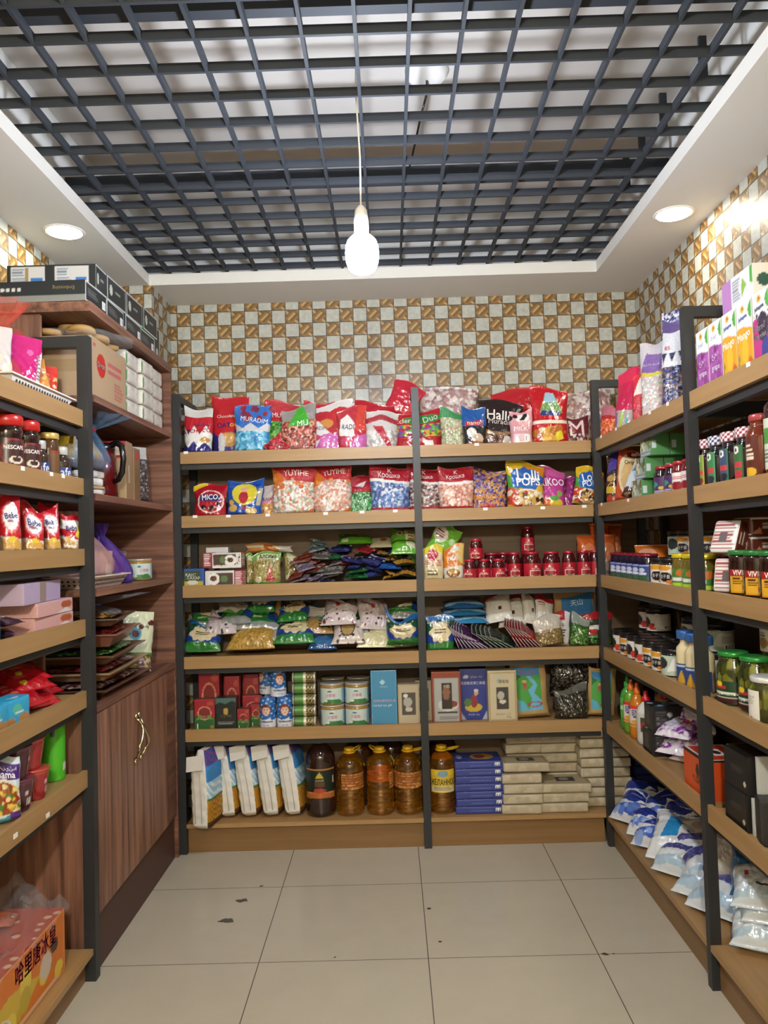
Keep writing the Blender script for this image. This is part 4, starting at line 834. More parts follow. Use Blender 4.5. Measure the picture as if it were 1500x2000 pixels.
H4 = [(359, 423, 1239, 1284, .005, .13, .06, SALT, 'green, blue and cream flour bag at the far left front of the fourth shelf', .03),
 (444, 530, 1238, 1285, .004, .17, .075, GOLD, 'clear bag of golden noodles hanging over the shelf front', -.03),
 (538, 610, 1240, 1279, .01, .15, .055, SALT, 'green, blue and cream flour bag at the front beside the clear noodle bag', .0),
 (606, 652, 1254, 1277, .01, .14, .05, [('fill', '3a6a9a'), ('band', .5, .7, '5a8ab8', .05), ('band', 0, .1, '2a4f7a')], 'blue packet lying lowest near the middle of the heap', .05),
 (652, 708, 1236, 1276, .01, .14, .06, WIND, 'patterned bag with a round window at the front of the heap', -.02),
 (702, 766, 1232, 1273, .008, .15, .05, PALE, 'pale yellow and green bag at the front of the heap', .05),
 (760, 818, 1213, 1271, .008, .12, .06, SALT, 'green, blue and cream flour bag at the front just left of the middle post', -.03),
 (522, 592, 1226, 1274, .03, .17, .04, GREYB, 'grey beige paper bag right of the clear noodle bag', .15),
 (396, 456, 1228, 1258, .045, .13, .05, PINK, 'pale pink printed bag above the far left flour bag', -.05),
 (596, 646, 1226, 1258, .05, .14, .05, BLUP, 'blue and brown pasta bag in the middle of the heap', .1),
 (632, 692, 1198, 1240, .07, .15, .06, PINK+[('disc', .5, .92, .3, .1, '4a4038')], 'pale pink bag with dark window at the middle of the heap', -.08),
 (464, 542, 1212, 1250, .08, .16, .05, SALTG, 'green flour bag lying above the clear noodle bag', .1),
 (708, 762, 1180, 1240, .09, .2, .05, PINK+[('lines', .6, .3, .95, .9, 'a08a8a', 9)], 'pale pink bag standing with a pointed corner in the heap', .2),
 (578, 646, 1190, 1243, .1, .18, .05, WHB, 'white and pale blue bag with a pointed corner in the heap', .3),
 (366, 408, 1224, 1242, .09, .1, .04, [('fill', '6a9ab4'), ('rect', .3, .2, .9, .9, 'a8c4d0')], 'pale blue packet corner above the far left flour bag', .1),
 (428, 488, 1210, 1236, .12, .14, .05, SALTG, 'green and grey flour bag lying flat behind the pale pink bag', -.1),
 (370, 428, 1208, 1236, .12, .1, .05, SALTG, 'green flour bag lying behind at the left end of the heap', .05),
 (690, 718, 1202, 1240, .12, .13, .05, [('fill', '23502c'), ('band', 0, .2, 'c4c8c4'), ('speck', .3, .9, ['b8a080', '2a3a7a'], 6, .12)], 'dark green bag wedged in the heap beside the pointed pink bag', .1),
 (546, 598, 1200, 1230, .15, .13, .05, SALT, 'green and blue flour bag behind the white pointed bag', -.12),
 (764, 818, 1194, 1214, .14, .09, .05, SALTG, 'blue and green flour bag lying behind near the middle post', .05),
 (484, 534, 1187, 1214, .18, .11, .05, SALT, 'green and blue flour bag at the back behind the heap', -.1),
 (436, 496, 1188, 1212, .17, .12, .03, GREYB, 'grey bag flap leaning at the back left of the heap', .3),
 (530, 594, 1177, 1214, .2, .1, .06, GOLD+[('rect', .3, .4, .5, 1, '4a2c20'), ('rect', .52, .5, .66, .9, 'b8b4ac')], 'clear bag of golden noodles on top at the back of the heap', .02),
 (600, 692, 1168, 1196, .2, .11, .05, GREYB, 'dull grey bag lying at the back top of the heap', .03),
 (682, 732, 1164, 1204, .2, .13, .05, NEWS, 'grey newsprint coloured bag at the back of the heap', .25)]
for (x0, x1, y0, y1, dy, ln, d, ly, lab, yaw) in H4:
    lying(T4, x0-5, x1+5, y0-3, y1+2, dy, ln*1.25, d*1.45, ly, [], 'food_bag', lab, 'bag', yaw*1.3, group='bags heaped on the fourth shelf', wr=2.0, floppy=2.0, roll=yaw*.5)
# right bay
fbag(T4, 832, 889, 1203, .012, .06, SALT, [('PREMIUM', .5, .78, .5, 'd8d8c8'), ('semolina', .5, .54, .4, '4a3a28')], 'food_bag', 'green, blue and cream flour bag upright just right of the middle post')
for k, (x0, x1, y0, y1, dy) in enumerate(((872, 956, 1205, 1222, .1), (866, 954, 1193, 1208, .12), (870, 950, 1178, 1196, .15))):
    lying(T4, x0, x1, y0, y1, dy, .15, .035, [('fill', ('3a86b4', '2f78ac', '2a62a0')[k]), ('band', .2, .4, '9ac4d8', .06), ('band', .7, .8, '1f4a8a', .05)], [], 'salt_packet', ('lowest', 'middle', 'topmost')[k]+' of the bright blue packets lying above the purple sachets', 'packet', .05*k, group='blue packets on the fourth shelf')
FAN = [('fill', '3a1c3c'), ('band', .0, .12, 'b8b0b4'), ('band', .5, .6, '6a3a6a')]
ORD = ['first', 'second', 'third', 'fourth', 'fifth', 'sixth', 'seventh', 'eighth', 'ninth', 'tenth', 'eleventh', 'twelfth']
def fan(n, xa, xb, ya, yb, col, edge, base, word):
    Y = YF+.03
    me = bag_mesh(.105, .15, .012, [('fill', col), ('edge', .06, .04, edge), ('band', .45, .55, base)], (), 5, 'pillow', wr=.7, floppy=.2, mat=FOIL)
    for k in range(n):
        t = k/(n-1); px = xa+(xb-xa)*t; x = fx(px, 1262, Y); top = at(px, ya+(yb-ya)*t, Y=Y)[2]-SURF[3]
        ang = -min(1.25, math.acos(min(.98, top/.155)))
        o = solo('seasoning_sachet', me, '%s of the fanned %s, counted from the left' % (ORD[k], word), 'sachet', (x, Y+.055, SURF[3]+.014), (0, 0, 0), 'fanned sachets on the fourth shelf')
        o.rotation_euler = (Matrix.Rotation(ang, 3, 'Y') @ Matrix.Rotation(math.radians(68), 3, 'Z')).to_euler()
        w = np.array([o.rotation_euler.to_matrix() @ v.co for v in me.vertices]); o.location.z = SURF[3]+.0006-w[:, 2].min(); o.location.y += max(0, YF+.018-o.location.y-w[:, 1].min())
fan(8, 905, 962, 1214, 1238, '4a2248', 'b8b0b6', '6a3a6c', 'purple sachets')
fan(5, 972, 1012, 1232, 1240, '1f2a22', '8a8c84', '4a5a3a', 'dark green sachets')
fan(7, 1022, 1066, 1216, 1226, '8a1820', 'b8a8a4', 'a83a30', 'dark red sachets')
SUG = [('fill', 'd9d4c9'), ('band', .82, 1, 'a81e28'), ('lines', .1, .66, .5, .78, 'b85a5a', 2), ('rect', .55, .3, .66, .42, '4a3038')]
for k, (x0, x1, y0, y1, dy, yaw, lab) in enumerate(((950, 1004, 1176, 1232, .1, -.25, 'white sugar bag with red top, leftmost of four leaning'), (976, 1030, 1170, 1230, .12, -.15, 'white sugar bag with red top, second of four leaning'), (1024, 1052, 1158, 1222, .12, .3, 'white sugar bag with red top, third of four leaning'), (1044, 1082, 1148, 1220, .1, .25, 'white sugar bag with red top, rightmost of four leaning'))):
    lying(T4, x0, x1, y0, y1, dy, .19, .05, SUG, [], 'sugar_bag', lab, 'bag', yaw, group='white sugar bags with red tops', roll=yaw*.8)
fbag(T4, 1050, 1106, 1209, .012, .06, [('fill', '8a7a5a'), ('candy', 0, .55, ['7a6438', '8c7848', '6a5430'], 22), ('band', .55, 1, 'b8b0a4')], [], 'dried_food_bag', 'clear bag of brown dried strips drooping over the fourth shelf', roll=-.15, wr=2)
fbag(T4, 1072, 1116, 1199, .05, .05, [('fill', 'd8d4d0'), ('rect', .28, .74, .78, 1, 'b02430'), ('lines', .2, .25, .8, .5, '3a3a3e', 3)], [('القمح', .52, .87, .3, 'f0dcdc'), ('葡萄干', .46, .6, .6, '3a3a3e')], 'dried_food_bag', 'white pouch with a red top label beside the brown strips', roll=.05)
KRAFT = [('fill', 'a8865a'), ('rect', .18, .12, .96, .88, '2f6a9a'), ('rect', .18, .12, .96, .4, '3f7a3a'), ('rect', .18, .36, .96, .54, '6a5a7a')]
fbag(T4, 1086, 1166, 1150, .16, .07, KRAFT, [('天山', .55, .75, .3, 'd0d8e0')], 'kraft_pouch', 'kraft pouch with a blue mountain picture at the back of the fourth shelf', 'pouch', mat=PAPER)
fbag(T4, 1116, 1152, 1206, .02, .06, [('fill', '3a5a2a'), ('candy', 0, .6, ['4a7a34', '2f4a20', '6a9a44'], 9), ('band', .7, 1, '8a9488')], [], 'dried_food_bag', 'clear bag of dark green dried leaves beside the corner post', roll=.1)
fbag(T4, 1138, 1205, 1201, .03, .06, [('fill', '3a3e34'), ('band', .8, 1, 'a01c24'), ('rect', .05, .5, .6, .62, 'd8d4cc'), ('rect', .05, .32, .5, .5, 'b03038'), ('rect', .05, .24, .5, .34, '3f8a44'), ('candy', 0, .24, ['2f5a2a', '4a7a3a', '1f3a1c'], 9)], [], 'dried_food_bag', 'dark dried greens bag with red header behind the corner post')

settle_all()
# ================================================================== fifth shelf
T5 = 4
def tea(x0, x1, yt, dy, word, lab, lift=0.0, d=.05):
    fcarton(T5, x0, x1, yt, dy, d, {'front': [('fill', '9c1f2c'), ('band', 0, .44, '2a5f2c', .04, 5), ('ring', .5, .55, .34, .22, 'c9906a', .72), ('disc', .5, .54, .26, .16, '7a2a24'), ('poly', [(0, .3), (.3, .5), (.42, .42)], '5a9a3a'), ('poly', [(1, .3), (.7, .5), (.58, .42)], '5a9a3a'), ('rect', .78, .05, .92, .16, 'a8703a'), ('disc', .78, .85, .16, .07, 'b04a3a')], 'all': [('fill', '8a1a26'), ('band', 0, .44, '234f26')]},
            {'front': [(word, .5, .44, .55, 'e8dcc4', 0, 1, .006), ('1', .16, .1, .05, 'e8e4dc')]}, 'tea_box', lab, 'tea box', lift=lift)
tea(379, 420, 1366, .012, 'Пиала', 'red and green tea box at the far left of the bottom row')
fcarton(T5, 420, 462, 1363, .012, .07, {'front': [('fill', '1e2422'), ('poly', [(0, .78), (.2, .86), (.5, .8), (.8, .9), (1, .84), (1, 1), (0, 1)], '4a6a62'), ('disc', .5, .58, .12, .1, 'b89a4a'), ('lines', .15, .14, .85, .2, '9a9a8e', 1)], 'all': [('fill', '1a1e1d')]}, {'front': [('НУРИ', .5, .42, .5, 'c8b070', 0, 1.1, .006), ('высокогорный', .5, .24, .75, 'a8a898')]}, 'tea_box', 'black tea box with gold lettering between the red and green boxes', 'tea box')
tea(463, 487, 1385, .012, 'Piala', 'small red and green tea box right of the black tea box')
tea(487, 508, 1379, .03, 'Piala', 'thin red and green tea box beside the salt drums')
tea(472, 511, 1360, .1, 'Пиала', 'red and green tea box standing behind the small front tea boxes')
tea(388, 429, 1308, .085, 'Piala', 'tallest red and green tea box in the upper row at the left', d=.06)
tea(438, 468, 1321, .1, 'Пиала', 'red and green tea box in the middle of the upper row')
tea(474, 505, 1318, .16, 'Пиала', 'red and green tea box at the right of the upper row')
# salt drums printed with a painted doll face
def drum():
    r, h = .04, .145
    prof = [(r*.9, 0), (r, .004), (r, h*.56), (r*.97, h*.64), (r*.99, h*.72), (r, h*.86), (r*.96, h*.95), (r*.86, h), (.0005, h)]
    def cf(w, z):
        a = ((w+math.pi) % (2*math.pi))-math.pi; v = z/h; x = a*r/.04
        if v < .30+.03*math.sin(a*5): return lin('dfe2e8')
        if abs(x) < .62 and (x/.62)**2+((v-.62)/.19)**2 < 1:
            if (x/.5)**2+((v-.59)/.155)**2 < 1 and v < .70+.0*x:
                if abs(abs(x)-.2) < .085 and abs(v-.625) < .02: return lin('3a4a5a')
                if abs(x) < .08 and abs(v-.525) < .014: return lin('b03040')
                return lin('dcb8a4')
            return lin('7a3420')
        return lin('2a66ae') if math.sin(a*7+v*31)+math.sin(v*47-a*4) < 1.2 else lin('a8cce4')
    n = 40; pr = []
    for (r0, z0), (r1, z1) in zip(prof[:-1], prof[1:]):
        k = max(1, int((z1-z0)/.0035))
        for i in range(k): pr.append((r0+(r1-r0)*i/k, z0+(z1-z0)*i/k))
    pr.append(prof[-1])
    mb = MB().lathe(pr, seg=64, colf=cf)
    def S(u, v):
        a = (u-.5)*1.9; z = v*.04+.004; return np.stack([(r+.0012)*np.sin(a), -(r+.0012)*np.cos(a), z], -1)
    letters(mb, [('солёнушка', .5, .72, .86, '26356e', 0, 1.1, .01), ('СОЛЬ', .5, .3, .4, '4a5a9a')], S, 1.9*r, .04)
    return mb.mesh('salt_drum', LABEL)
DR = drum()
DRL = ['blue salt drum with doll face, left one of the front pair', 'blue salt drum with doll face, right one of the front pair', 'blue salt drum standing behind the left front drum', 'blue salt drum standing behind the right front drum', 'blue salt drum with doll face on top of the others', 'blue salt drum on top at the left behind the upper drum']
for k, (px, dy, up) in enumerate(((523.5, .05, 0), (557, .05, 0), (531, .135, 0), (563, .135, 0), (545, .075, .1458), (523, .15, .1458))):
    Y = YF+.02+dy; x = fx(px, 1400, Y) if k not in (3, 2) else fx(557 if k == 3 else 523.5, 1400, YF+.07)+.01
    solo('salt_drum', DR, DRL[k], 'salt drum', (x, Y, SURF[4]+.0005+up), (0, 0, (-.1, .1, .4, -.5, .35, -.8)[k]), 'blue salt drums')
    stand_in((x-.03, Y-.03, SURF[4]+up), (x+.03, Y+.03, SURF[4]+up+.145))
# cans packed on their sides, five layers
def can_side():
    r, L = .0265, .115
    pr = [(r*.85, 0), (r*.97, .002), (r, .006)]+[(r, .006+(L-.012)*k/24) for k in range(1, 25)]+[(r*.97, L-.002), (r*.85, L), (.0005, L-.002)]
    def cf(w, z):
        t = z/L
        if t < .06 or t > .94: return lin('b8b4a4')
        if t < .5: return lin('5f8a48') if t > .12 else lin('2f3a24')
        if t < .58: return lin('d8d4b8')
        return lin('3a3020') if (int(w*4)+int(t*20)) % 3 else lin('c0b070')
    mb = MB().lathe(pr, seg=28, colf=cf); return mb.mesh('food_can', TIN)
CS = can_side()
for k in range(5):
    Y = YF+.05; yb = 1417-k*25.5; x = fx(572+k*.2, 1400, Y); z = SURF[4]+.0275+k*.0535
    o = solo('food_can', CS, 'green and tan can lying on its side, %s layer from the bottom of its stack' % ORD[k], 'can', (x+.003*((k*3) % 3), Y, z), (0, math.pi/2, 0), 'cans stacked on their sides'); o.rotation_euler = (Matrix.Rotation(math.pi/2, 3, 'Y') @ Matrix.Rotation(math.pi/2+.25*(k % 3), 3, 'Z')).to_euler()
    stand_in((x, Y-.02, z-.025), (x+.115, Y+.02, z+.025))
# clear tubs of crystal sugar
TUBL = [('fill', 'c4d2cc'), ('rect', 0, 0, .16, 1, '8fb4c8'), ('rect', .84, 0, 1, 1, '8fb4c8'), ('poly', [(.25, 0), (.9, 0), (.75, .3), (.4, .26)], '3f7a48'), ('disc', .36, .18, .06, .09, 'e0dcd0'), ('disc', .48, .8, .06, .06, '2a5a8a'), ('lines', .02, .3, .14, .8, '4a6a80', 4)]
TUB = jar_kind(.0595, .103, '9c7c44', 'b8b4a8', .008, lid_r=.06, neck=1.0, label=TUBL, texts=[('沙棗糖', .5, .55, .26, 'c84a78', 0, 1.1)], lab=(.08, .86), arc=(-1.5, 1.5))
for k, (px, up) in enumerate(((650, 0), (698, 0), (650, 1), (698, 1))):
    Y = YF+.085; jar(TUB, 'sugar_tub', 'round clear tub with pale label, %s of the four' % ('lower left', 'lower right', 'upper left', 'upper right')[k], 'tub', (fx(px, 1400, Y), Y, SURF[4]+.0006+up*.1046), (.05, -.1, -.08, .06)[k], 'four clear tubs on the fifth shelf')
for k, px in enumerate((652, 702)):
    Y = YF+.235; jar(TUB, 'sugar_tub', 'round clear tub at the back behind the four, %s one' % ('left', 'right')[k], 'tub', (fx(px, 1400, Y), Y, SURF[4]+.0006), 0, 'four clear tubs on the fifth shelf')
    jar(TUB, 'sugar_tub', 'round clear tub stacked at the back behind the four, %s one' % ('left', 'right')[k], 'tub', (fx(px, 1400, Y), Y, SURF[4]+.1054), 0, 'four clear tubs on the fifth shelf')
fcarton(T5, 724, 776, 1309, .012, .09, {'front': [('fill', '3f86ac'), ('band', .0, .02, '2a5a80'), ('edge', .05, .015, '5a9cbc'), ('disc', .45, .78, .1, .04, 'a8ccd8')], 'all': [('fill', '3a7aa0')], 'top': [('fill', '2a4a66')]}, {'front': [('блаженство', .5, .7, .3, 'd8e4ea'), ('雪菊玫瑰花茶礼盒', .52, .45, .84, 'd8a8b0', 0, 1.0), ('herbal tea gift', .45, .36, .7, 'c8dce4')]}, 'tea_carton', 'tall pale blue carton standing left of the middle post', 'carton', r=.004)
fcarton(T5, 732, 772, 1306, .13, .08, {'all': [('fill', '20405e')]}, None, 'tea_carton', 'dark blue carton behind the tall pale blue carton', 'carton')
BEI = {'front': [('fill', 'b7a88c'), ('edge', .05, .03, 'a08c6c'), ('edge', .03, .015, 'c0b090'), ('rect', .2, .24, .8, .8, '4a443c'), ('disc', .45, .56, .2, .12, 'a8a49a'), ('disc', .5, .38, .18, .06, 'c0b8a8'), ('disc', .36, .72, .1, .05, 'd8d8d0')], 'all': [('fill', 'b0a084')], 'top': [('fill', 'a89878')]}
BEI2 = {'front': [('fill', 'c2b596'), ('edge', .09, .06, 'a8966e'), ('edge', .03, .02, 'c2b596'), ('rect', .28, .26, .72, .68, '3f3a34'), ('disc', .44, .52, .12, .08, 'b0aca0'), ('disc', .5, .4, .12, .04, 'c8c4b4'), ('disc', .4, .8, .1, .04, '9ab0a4')], 'all': [('fill', 'b8aa8a')]}
fcarton(T5, 777, 820, 1337, .012, .06, BEI, None, 'gift_box', 'beige box with a grey picture left of the middle post', 'box')
fcarton(T5, 812, 845, 1334, .02, .06, BEI, {'front': [('قايماق', .55, .1, .5, '4a4438')]}, 'gift_box', 'beige box with a grey picture behind the middle post', 'box')
fcarton(T5, 843, 901, 1312, .012, .07, {'front': [('fill', '8a3c24'), ('edge', .0, .0, '8a3c24'), ('rect', .06, .04, .94, .88, '8f8e8c'), ('rect', .1, .06, .9, .86, 'a5a4a0'), ('disc', .55, .36, .34, .12, 'c8c4bc'), ('disc', .72, .38, .16, .06, '7a3a2a'), ('rect', .34, .28, .68, .78, '2a2220'), ('flower', .5, .6, .12, .14, '8a5a44', 6), ('rect', .2, .2, .86, .235, '2f2a28'), ('lines', .25, .08, .9, .14, '6a6660', 2)], 'all': [('fill', '7a3420')]}, {'front': [('卡酷', .5, .72, .24, 'c8b8a8')]}, 'gift_box', 'red brown framed box with a silver picture right of the middle post', 'box')
fcarton(T5, 899, 956, 1311, .012, .07, {'front': [('fill', '2e3a86'), ('disc', .5, .24, .3, .09, 'c8a83a'), ('disc', .52, .36, .13, .12, '8a2f3a'), ('disc', .6, .52, .07, .05, 'd0a080'), ('disc', .6, .57, .08, .03, 'd8d0c0'), ('disc', .3, .34, .13, .08, '4f7a3a'), ('poly', [(0, 0), (.22, 0), (.14, .08), (0, .2)], 'b8b8cc'), ('poly', [(1, 0), (.8, 0), (.86, .08), (1, .2)], 'b8b8cc'), ('disc', .25, .84, .1, .035, 'b0b0c8')], 'all': [('fill', '28347a')]}, {'front': [('خالى بال', .62, .84, .4, 'd8d8e4'), ('克孜勒亚果仁蜂蜜', .5, .72, .86, 'd4d4e2', 0, 1.1), ('净含量 750g', .5, .1, .4, 'c0c0d4')]}, 'gift_box', 'blue box with a seated figure picture standing on the fifth shelf', 'box')
fcarton(T5, 953, 1010, 1310, .012, .07, BEI2, {'front': [('酥蜜糖', .56, .79, .34, '5a4a34', 0, 1.2), ('قايماق بال', .5, .16, .5, '5a4a34'), ('750g', .7, .1, .16, '5a4a34')]}, 'gift_box', 'beige box with a patterned border and grey picture on the fifth shelf', 'box')
fcarton(T5, 945, 992, 1304, .1, .1, {'all': [('fill', 'a89a80')]}, None, 'gift_box', 'plain beige box stacked behind the bordered beige box', 'box')
POUCH = [('fill', 'b0925f'), ('rect', .1, .14, .82, .92, '4f9a44'), ('rect', .1, .76, .82, .92, '3a86b8'), ('poly', [(.1, .64), (.3, .76), (.1, .8)], '2a6a34'), ('poly', [(.42, .76), (.56, .76), (.72, .58), (.6, .44), (.82, .3), (.82, .14), (.4, .14), (.52, .34), (.44, .5), (.6, .6)], '6ab0cc'), ('poly', [(.1, .14), (.42, .14), (.28, .3), (.1, .34)], '5aa8c0'), ('ring', .6, .24, .22, .05, 'b04038', .5), ('disc', .36, .6, .05, .09, 'b04a4a'), ('disc', .36, .66, .06, .03, 'c8a060')]
fbag(T5, 1008, 1079, 1299, .012, .07, POUCH, [('艺林山珍', .46, .83, .5, 'c84a6a', .02, 1.1)], 'kraft_pouch', 'kraft pouch with a green valley and river picture on the fifth shelf', 'pouch', roll=-.06, mat=PAPER, wr=.5)
fbag(T5, 1086, 1154, 1345, .02, .09, [('fill', '2e2a24'), ('candy', 0, .8, ['2c2820', '3e382c', '1e1a16', '4a4232'], 20), ('band', .8, 1, '5c5a52')], [], 'dried_food_bag', 'lower clear bag of black dried fungus on the fifth shelf', wr=2)
fbag(T5, 1078, 1168, 1290, .13, .1, [('fill', '201d1a'), ('candy', 0, 1, ['26221e', '38322a', '161412', '5a5650'], 20)], [], 'dried_food_bag', 'upper large clear bag of black dried fungus on the fifth shelf', style='pillow', lift=.1, wr=2)
fbag(T5, 1150, 1206, 1310, .03, .07, POUCH, [], 'kraft_pouch', 'kraft pouch with a river picture half hidden by the corner post', 'pouch', roll=.08, mat=PAPER, wr=.5)

settle_all()
# ================================================================== bottom shelf
T6 = 5
def flour_bag():
    w, d, h = .09, .19, .36
    mb = MB(); nu, nv = 20, 70
    import itertools
    ring = []
    per = [(-.5, .5), (-.5, 0), (-.5, -.5), (0, -.5), (.5, -.5), (.5, 0), (.5, .5), (0, .5)]
    seg = 64; V = np.linspace(0, 1, nv); P = np.zeros((nv, seg+1, 3)); C = np.zeros((nv, seg+1, 3))
    for j, v in enumerate(V):
        top = np.clip((v-.78)/.22, 0, 1); sx = (1-.0*top)*(1-.55*top**1.2); sy = 1-.25*top; fat = 1+.12*math.sin(math.pi*min(1, v*1.15))
        for k in range(seg+1):
            a = 2*math.pi*k/seg; c, s = math.cos(a), math.sin(a); e = .42
            x = math.copysign(abs(c)**e, c)*w/2*sx*fat; y = math.copysign(abs(s)**e, s)*d/2*sy
            z = v*h*(1-.02*abs(c)); y += .03*top*1.0; x += -.012*top
            n = .006*(1-2*abs(math.sin(v*9+k*.35)))*(.3+top)+.003*math.sin(v*41+c*4)
            base = max(0, 1-v/.05); q = 1-.25*base
            P[j, k] = (x*q*(1+n*6/1), y*q*(1+n*4), z)
            col = lin('dcd8d0')
            if c > .55 or (c > .2 and v > .15 and s < 0 and abs(c)**e > .93):     # printed panel on the broad right side
                if v > .82: col = lin('3a4f9c') if (int(v*60)+k) % 5 else lin('b02f3a')
                elif v > .62: col = lin('3f86c8')
                elif v > .40: col = lin('9cc4dc') if math.sin(v*60+k) < .4 else lin('e4e8ea')
                elif v > .37: col = lin('4a7a3a')
                elif v > .1: col = lin('c08a26') if math.sin(v*90+k*2) < .5 else lin('8a5a1a')
                else: col = lin('5a3a1c')
            if c < -.2 and .35 < v < .7 and s < 0 and int(v*120) % 3 == 0 and abs(s) < .8: col = lin('7a7a78')
            C[j, k] = col
    mb.grid(P, C)
    cap = P[-1]; mb.add(np.vstack([cap[:-1], [cap[:-1].mean(0)]]), [(k, (k+1) % seg, seg) for k in range(seg)], lin('d0ccc4'))
    bot = P[0]; mb.add(np.vstack([bot[:-1], [bot[:-1].mean(0)]]), [((k+1) % seg, k, seg) for k in range(seg)], lin('dcd8d0'))
    # folded and stitched top flap
    f = [(-.055, -.1, h-.02), (.03, -.1, h-.01), (.03, -.116, h-.075), (-.05, -.118, h-.085)]
    fl = np.array([[np.array(f[0])*(1-a)*(1-b)+np.array(f[1])*a*(1-b)+np.array(f[3])*(1-a)*b+np.array(f[2])*a*b for a in np.linspace(0, 1, 8)] for b in np.linspace(0, 1, 8)])
    mb.grid(fl, rgb('d6d2ca'))
    for s in (-.02, .012): mb.tube([(s, -d/2-.004, .03), (s+.002, -d/2-.0085, h*.4), (s-.004, -d/2-.006, h*.74)], .0015, 'bdb9b1', 6)
    return mb.mesh('flour_sack', CLOTH)
FS = flour_bag()
for k, (px, roll, yaw, lab) in enumerate(((397, -.02, -.2, 'white woven flour sack at the far left of the bottom shelf, jutting over the edge'), (449, -.14, -.12, 'white woven flour sack, second from the left'), (491, -.14, -.12, 'white woven flour sack, third from the left with grey print on its fold'), (534, -.14, -.12, 'white woven flour sack, fourth from the left with blue sky print'), (577, -.14, -.12, 'white woven flour sack, fifth from the left beside the dark oil bottle'))):
    Y = YF+.1+(-.1 if k == 0 else .035); x = fx(px, 1560, Y-.1)
    o = solo('flour_sack', FS, lab, 'flour sack', (x, Y, BASE+.001), (.0 if k == 0 else -.05, roll, yaw), 'white flour sacks')
    w = np.array([o.rotation_euler.to_matrix() @ v.co for v in FS.vertices]); o.location.z = BASE+.0006-w[:, 2].min()
    if k == 0: o.location.z = BASE+.0006-w[:, 2].min(); o.scale = (1, 1, 1)
    stand_in((x-.04, Y-.09, BASE), (x+.04, Y+.09, BASE+.33))
AMBER = NT('clear bottle of sunflower oil').set(Roughness=.02, IOR=1.38)
AMBER.b.inputs['Base Color'].default_value = (*lin('eaa41e'), 1); AMBER.b.inputs['Transmission Weight'].default_value = .94
AMBER.b.inputs['Coat Weight'].default_value = 1.0; AMBER = AMBER.m
def bottle_prof(r, h, ribs=True):
    pr = [(r*.8, 0), (r*.95, .006), (r, .02)]
    for k in range(1, 40):
        t = k/40; z = .02+(h*.72-.02)*t; q = 1.0
        if ribs: q -= .05*(math.sin(t*math.pi*8)**6) + .03*math.exp(-((t-.5)/.05)**2)
        pr.append((r*q, z))
    for k in range(1, 13):
        t = k/12; pr.append((r*(1-.62*(t**2.1)), h*.72+h*.19*t))
    pr += [(r*.36, h*.93), (r*.36, h*.95)]
    return pr
def oil_bottle(name, lab, x, Y, r, h, mat, cap, labelmesh=None, rz=0.0, handle=True, group=None, contents=None, dark=None):
    b = thing(name, lab, 'oil bottle', (x, Y, BASE+.0006), (0, 0, rz), group)
    k = (round(r, 4), round(h, 4), mat.name, dark)
    if k not in OILM: OILM[k] = lathe_mesh('bottle', bottle_prof(r, h, dark is None), dark or 'e8a01a', mat, 36)
    put('bottle', OILM[k], b)
    child(b, 'cap', MB().lathe([(r*.36, h*.951), (r*.38, h*.953), (r*.38, h*.995), (r*.34, h), (.0005, h)], cap, 28).lathe([(r*.44, h*.925), (r*.46, h*.93), (r*.46, h*.945), (r*.4, h*.949)], cap, 24), PLAST)
    if handle:
        pts = [(r*.42, -.012, h*.937), (r*.8, -.012, h*.945), (r*1.15, -.006, h*.965), (r*1.25, .0, h*.972), (r*1.15, .008, h*.966), (r*.8, .013, h*.948), (r*.42, .012, h*.937)]
        child(b, 'carry_handle', MB().tube(pts, .0042, cap, 8), PLAST)
    if labelmesh: put('label', labelmesh, b)
    stand_in((x-r*.75, Y-r*.75, BASE), (x+r*.75, Y+r*.75, BASE+h))
    return b
OILM = {}
r5 = .068
PL = wrap_label(r5*1.002, .13, .205, -1.5, 1.5, [('fill', 'b8783a'), ('candy', 0, 1, ['c0803a', 'a86a2c', 'cf9a5a', '9a5a24'], 12), ('lines', 0, .1, 1, .9, '8a4a1c', 5)])
YL = wrap_label(r5*1.002, .105, .215, -.95, .95, [('fill', 'd2b23c'), ('rect', .06, .04, .94, .28, 'd8cfa8'), ('disc', .5, .82, .2, .14, '7a98a8'), ('flower', .14, .86, .16, .12, 'e0c030', 7), ('flower', .86, .86, .16, .12, 'e0c030', 7), ('lines', .12, .08, .88, .24, '6a5a3a', 3)], [('ЖЕЛАННОЕ', .5, .46, .98, '2a2418', 0, 1.7, .008)])
for k, (px, lb, rz, lab) in enumerate(((684, PL, .9, 'large clear oil bottle with yellow cap, left one of the three at the front'), (743, PL, 2.2, 'large clear oil bottle with yellow cap, middle one of the three at the front'), (798, PL, 0, 'large clear oil bottle with yellow cap, right one of the three at the front'), (864, YL, .1, 'large clear oil bottle with yellow sunflower label right of the middle post'))):
    Y = YF+.1; oil_bottle('oil_bottle', lab, fx(px, 1540, Y), Y, r5, .318, AMBER, 'd6a81c', lb, rz if k != 3 else 0, True, 'large clear oil bottles')
DKO = NT('bottle of dark oil').set(Roughness=.07); DKO.b.inputs['Base Color'].default_value = (*lin('2a1712'), 1); DKO.b.inputs['Coat Weight'].default_value = .6; DKO = DKO.m
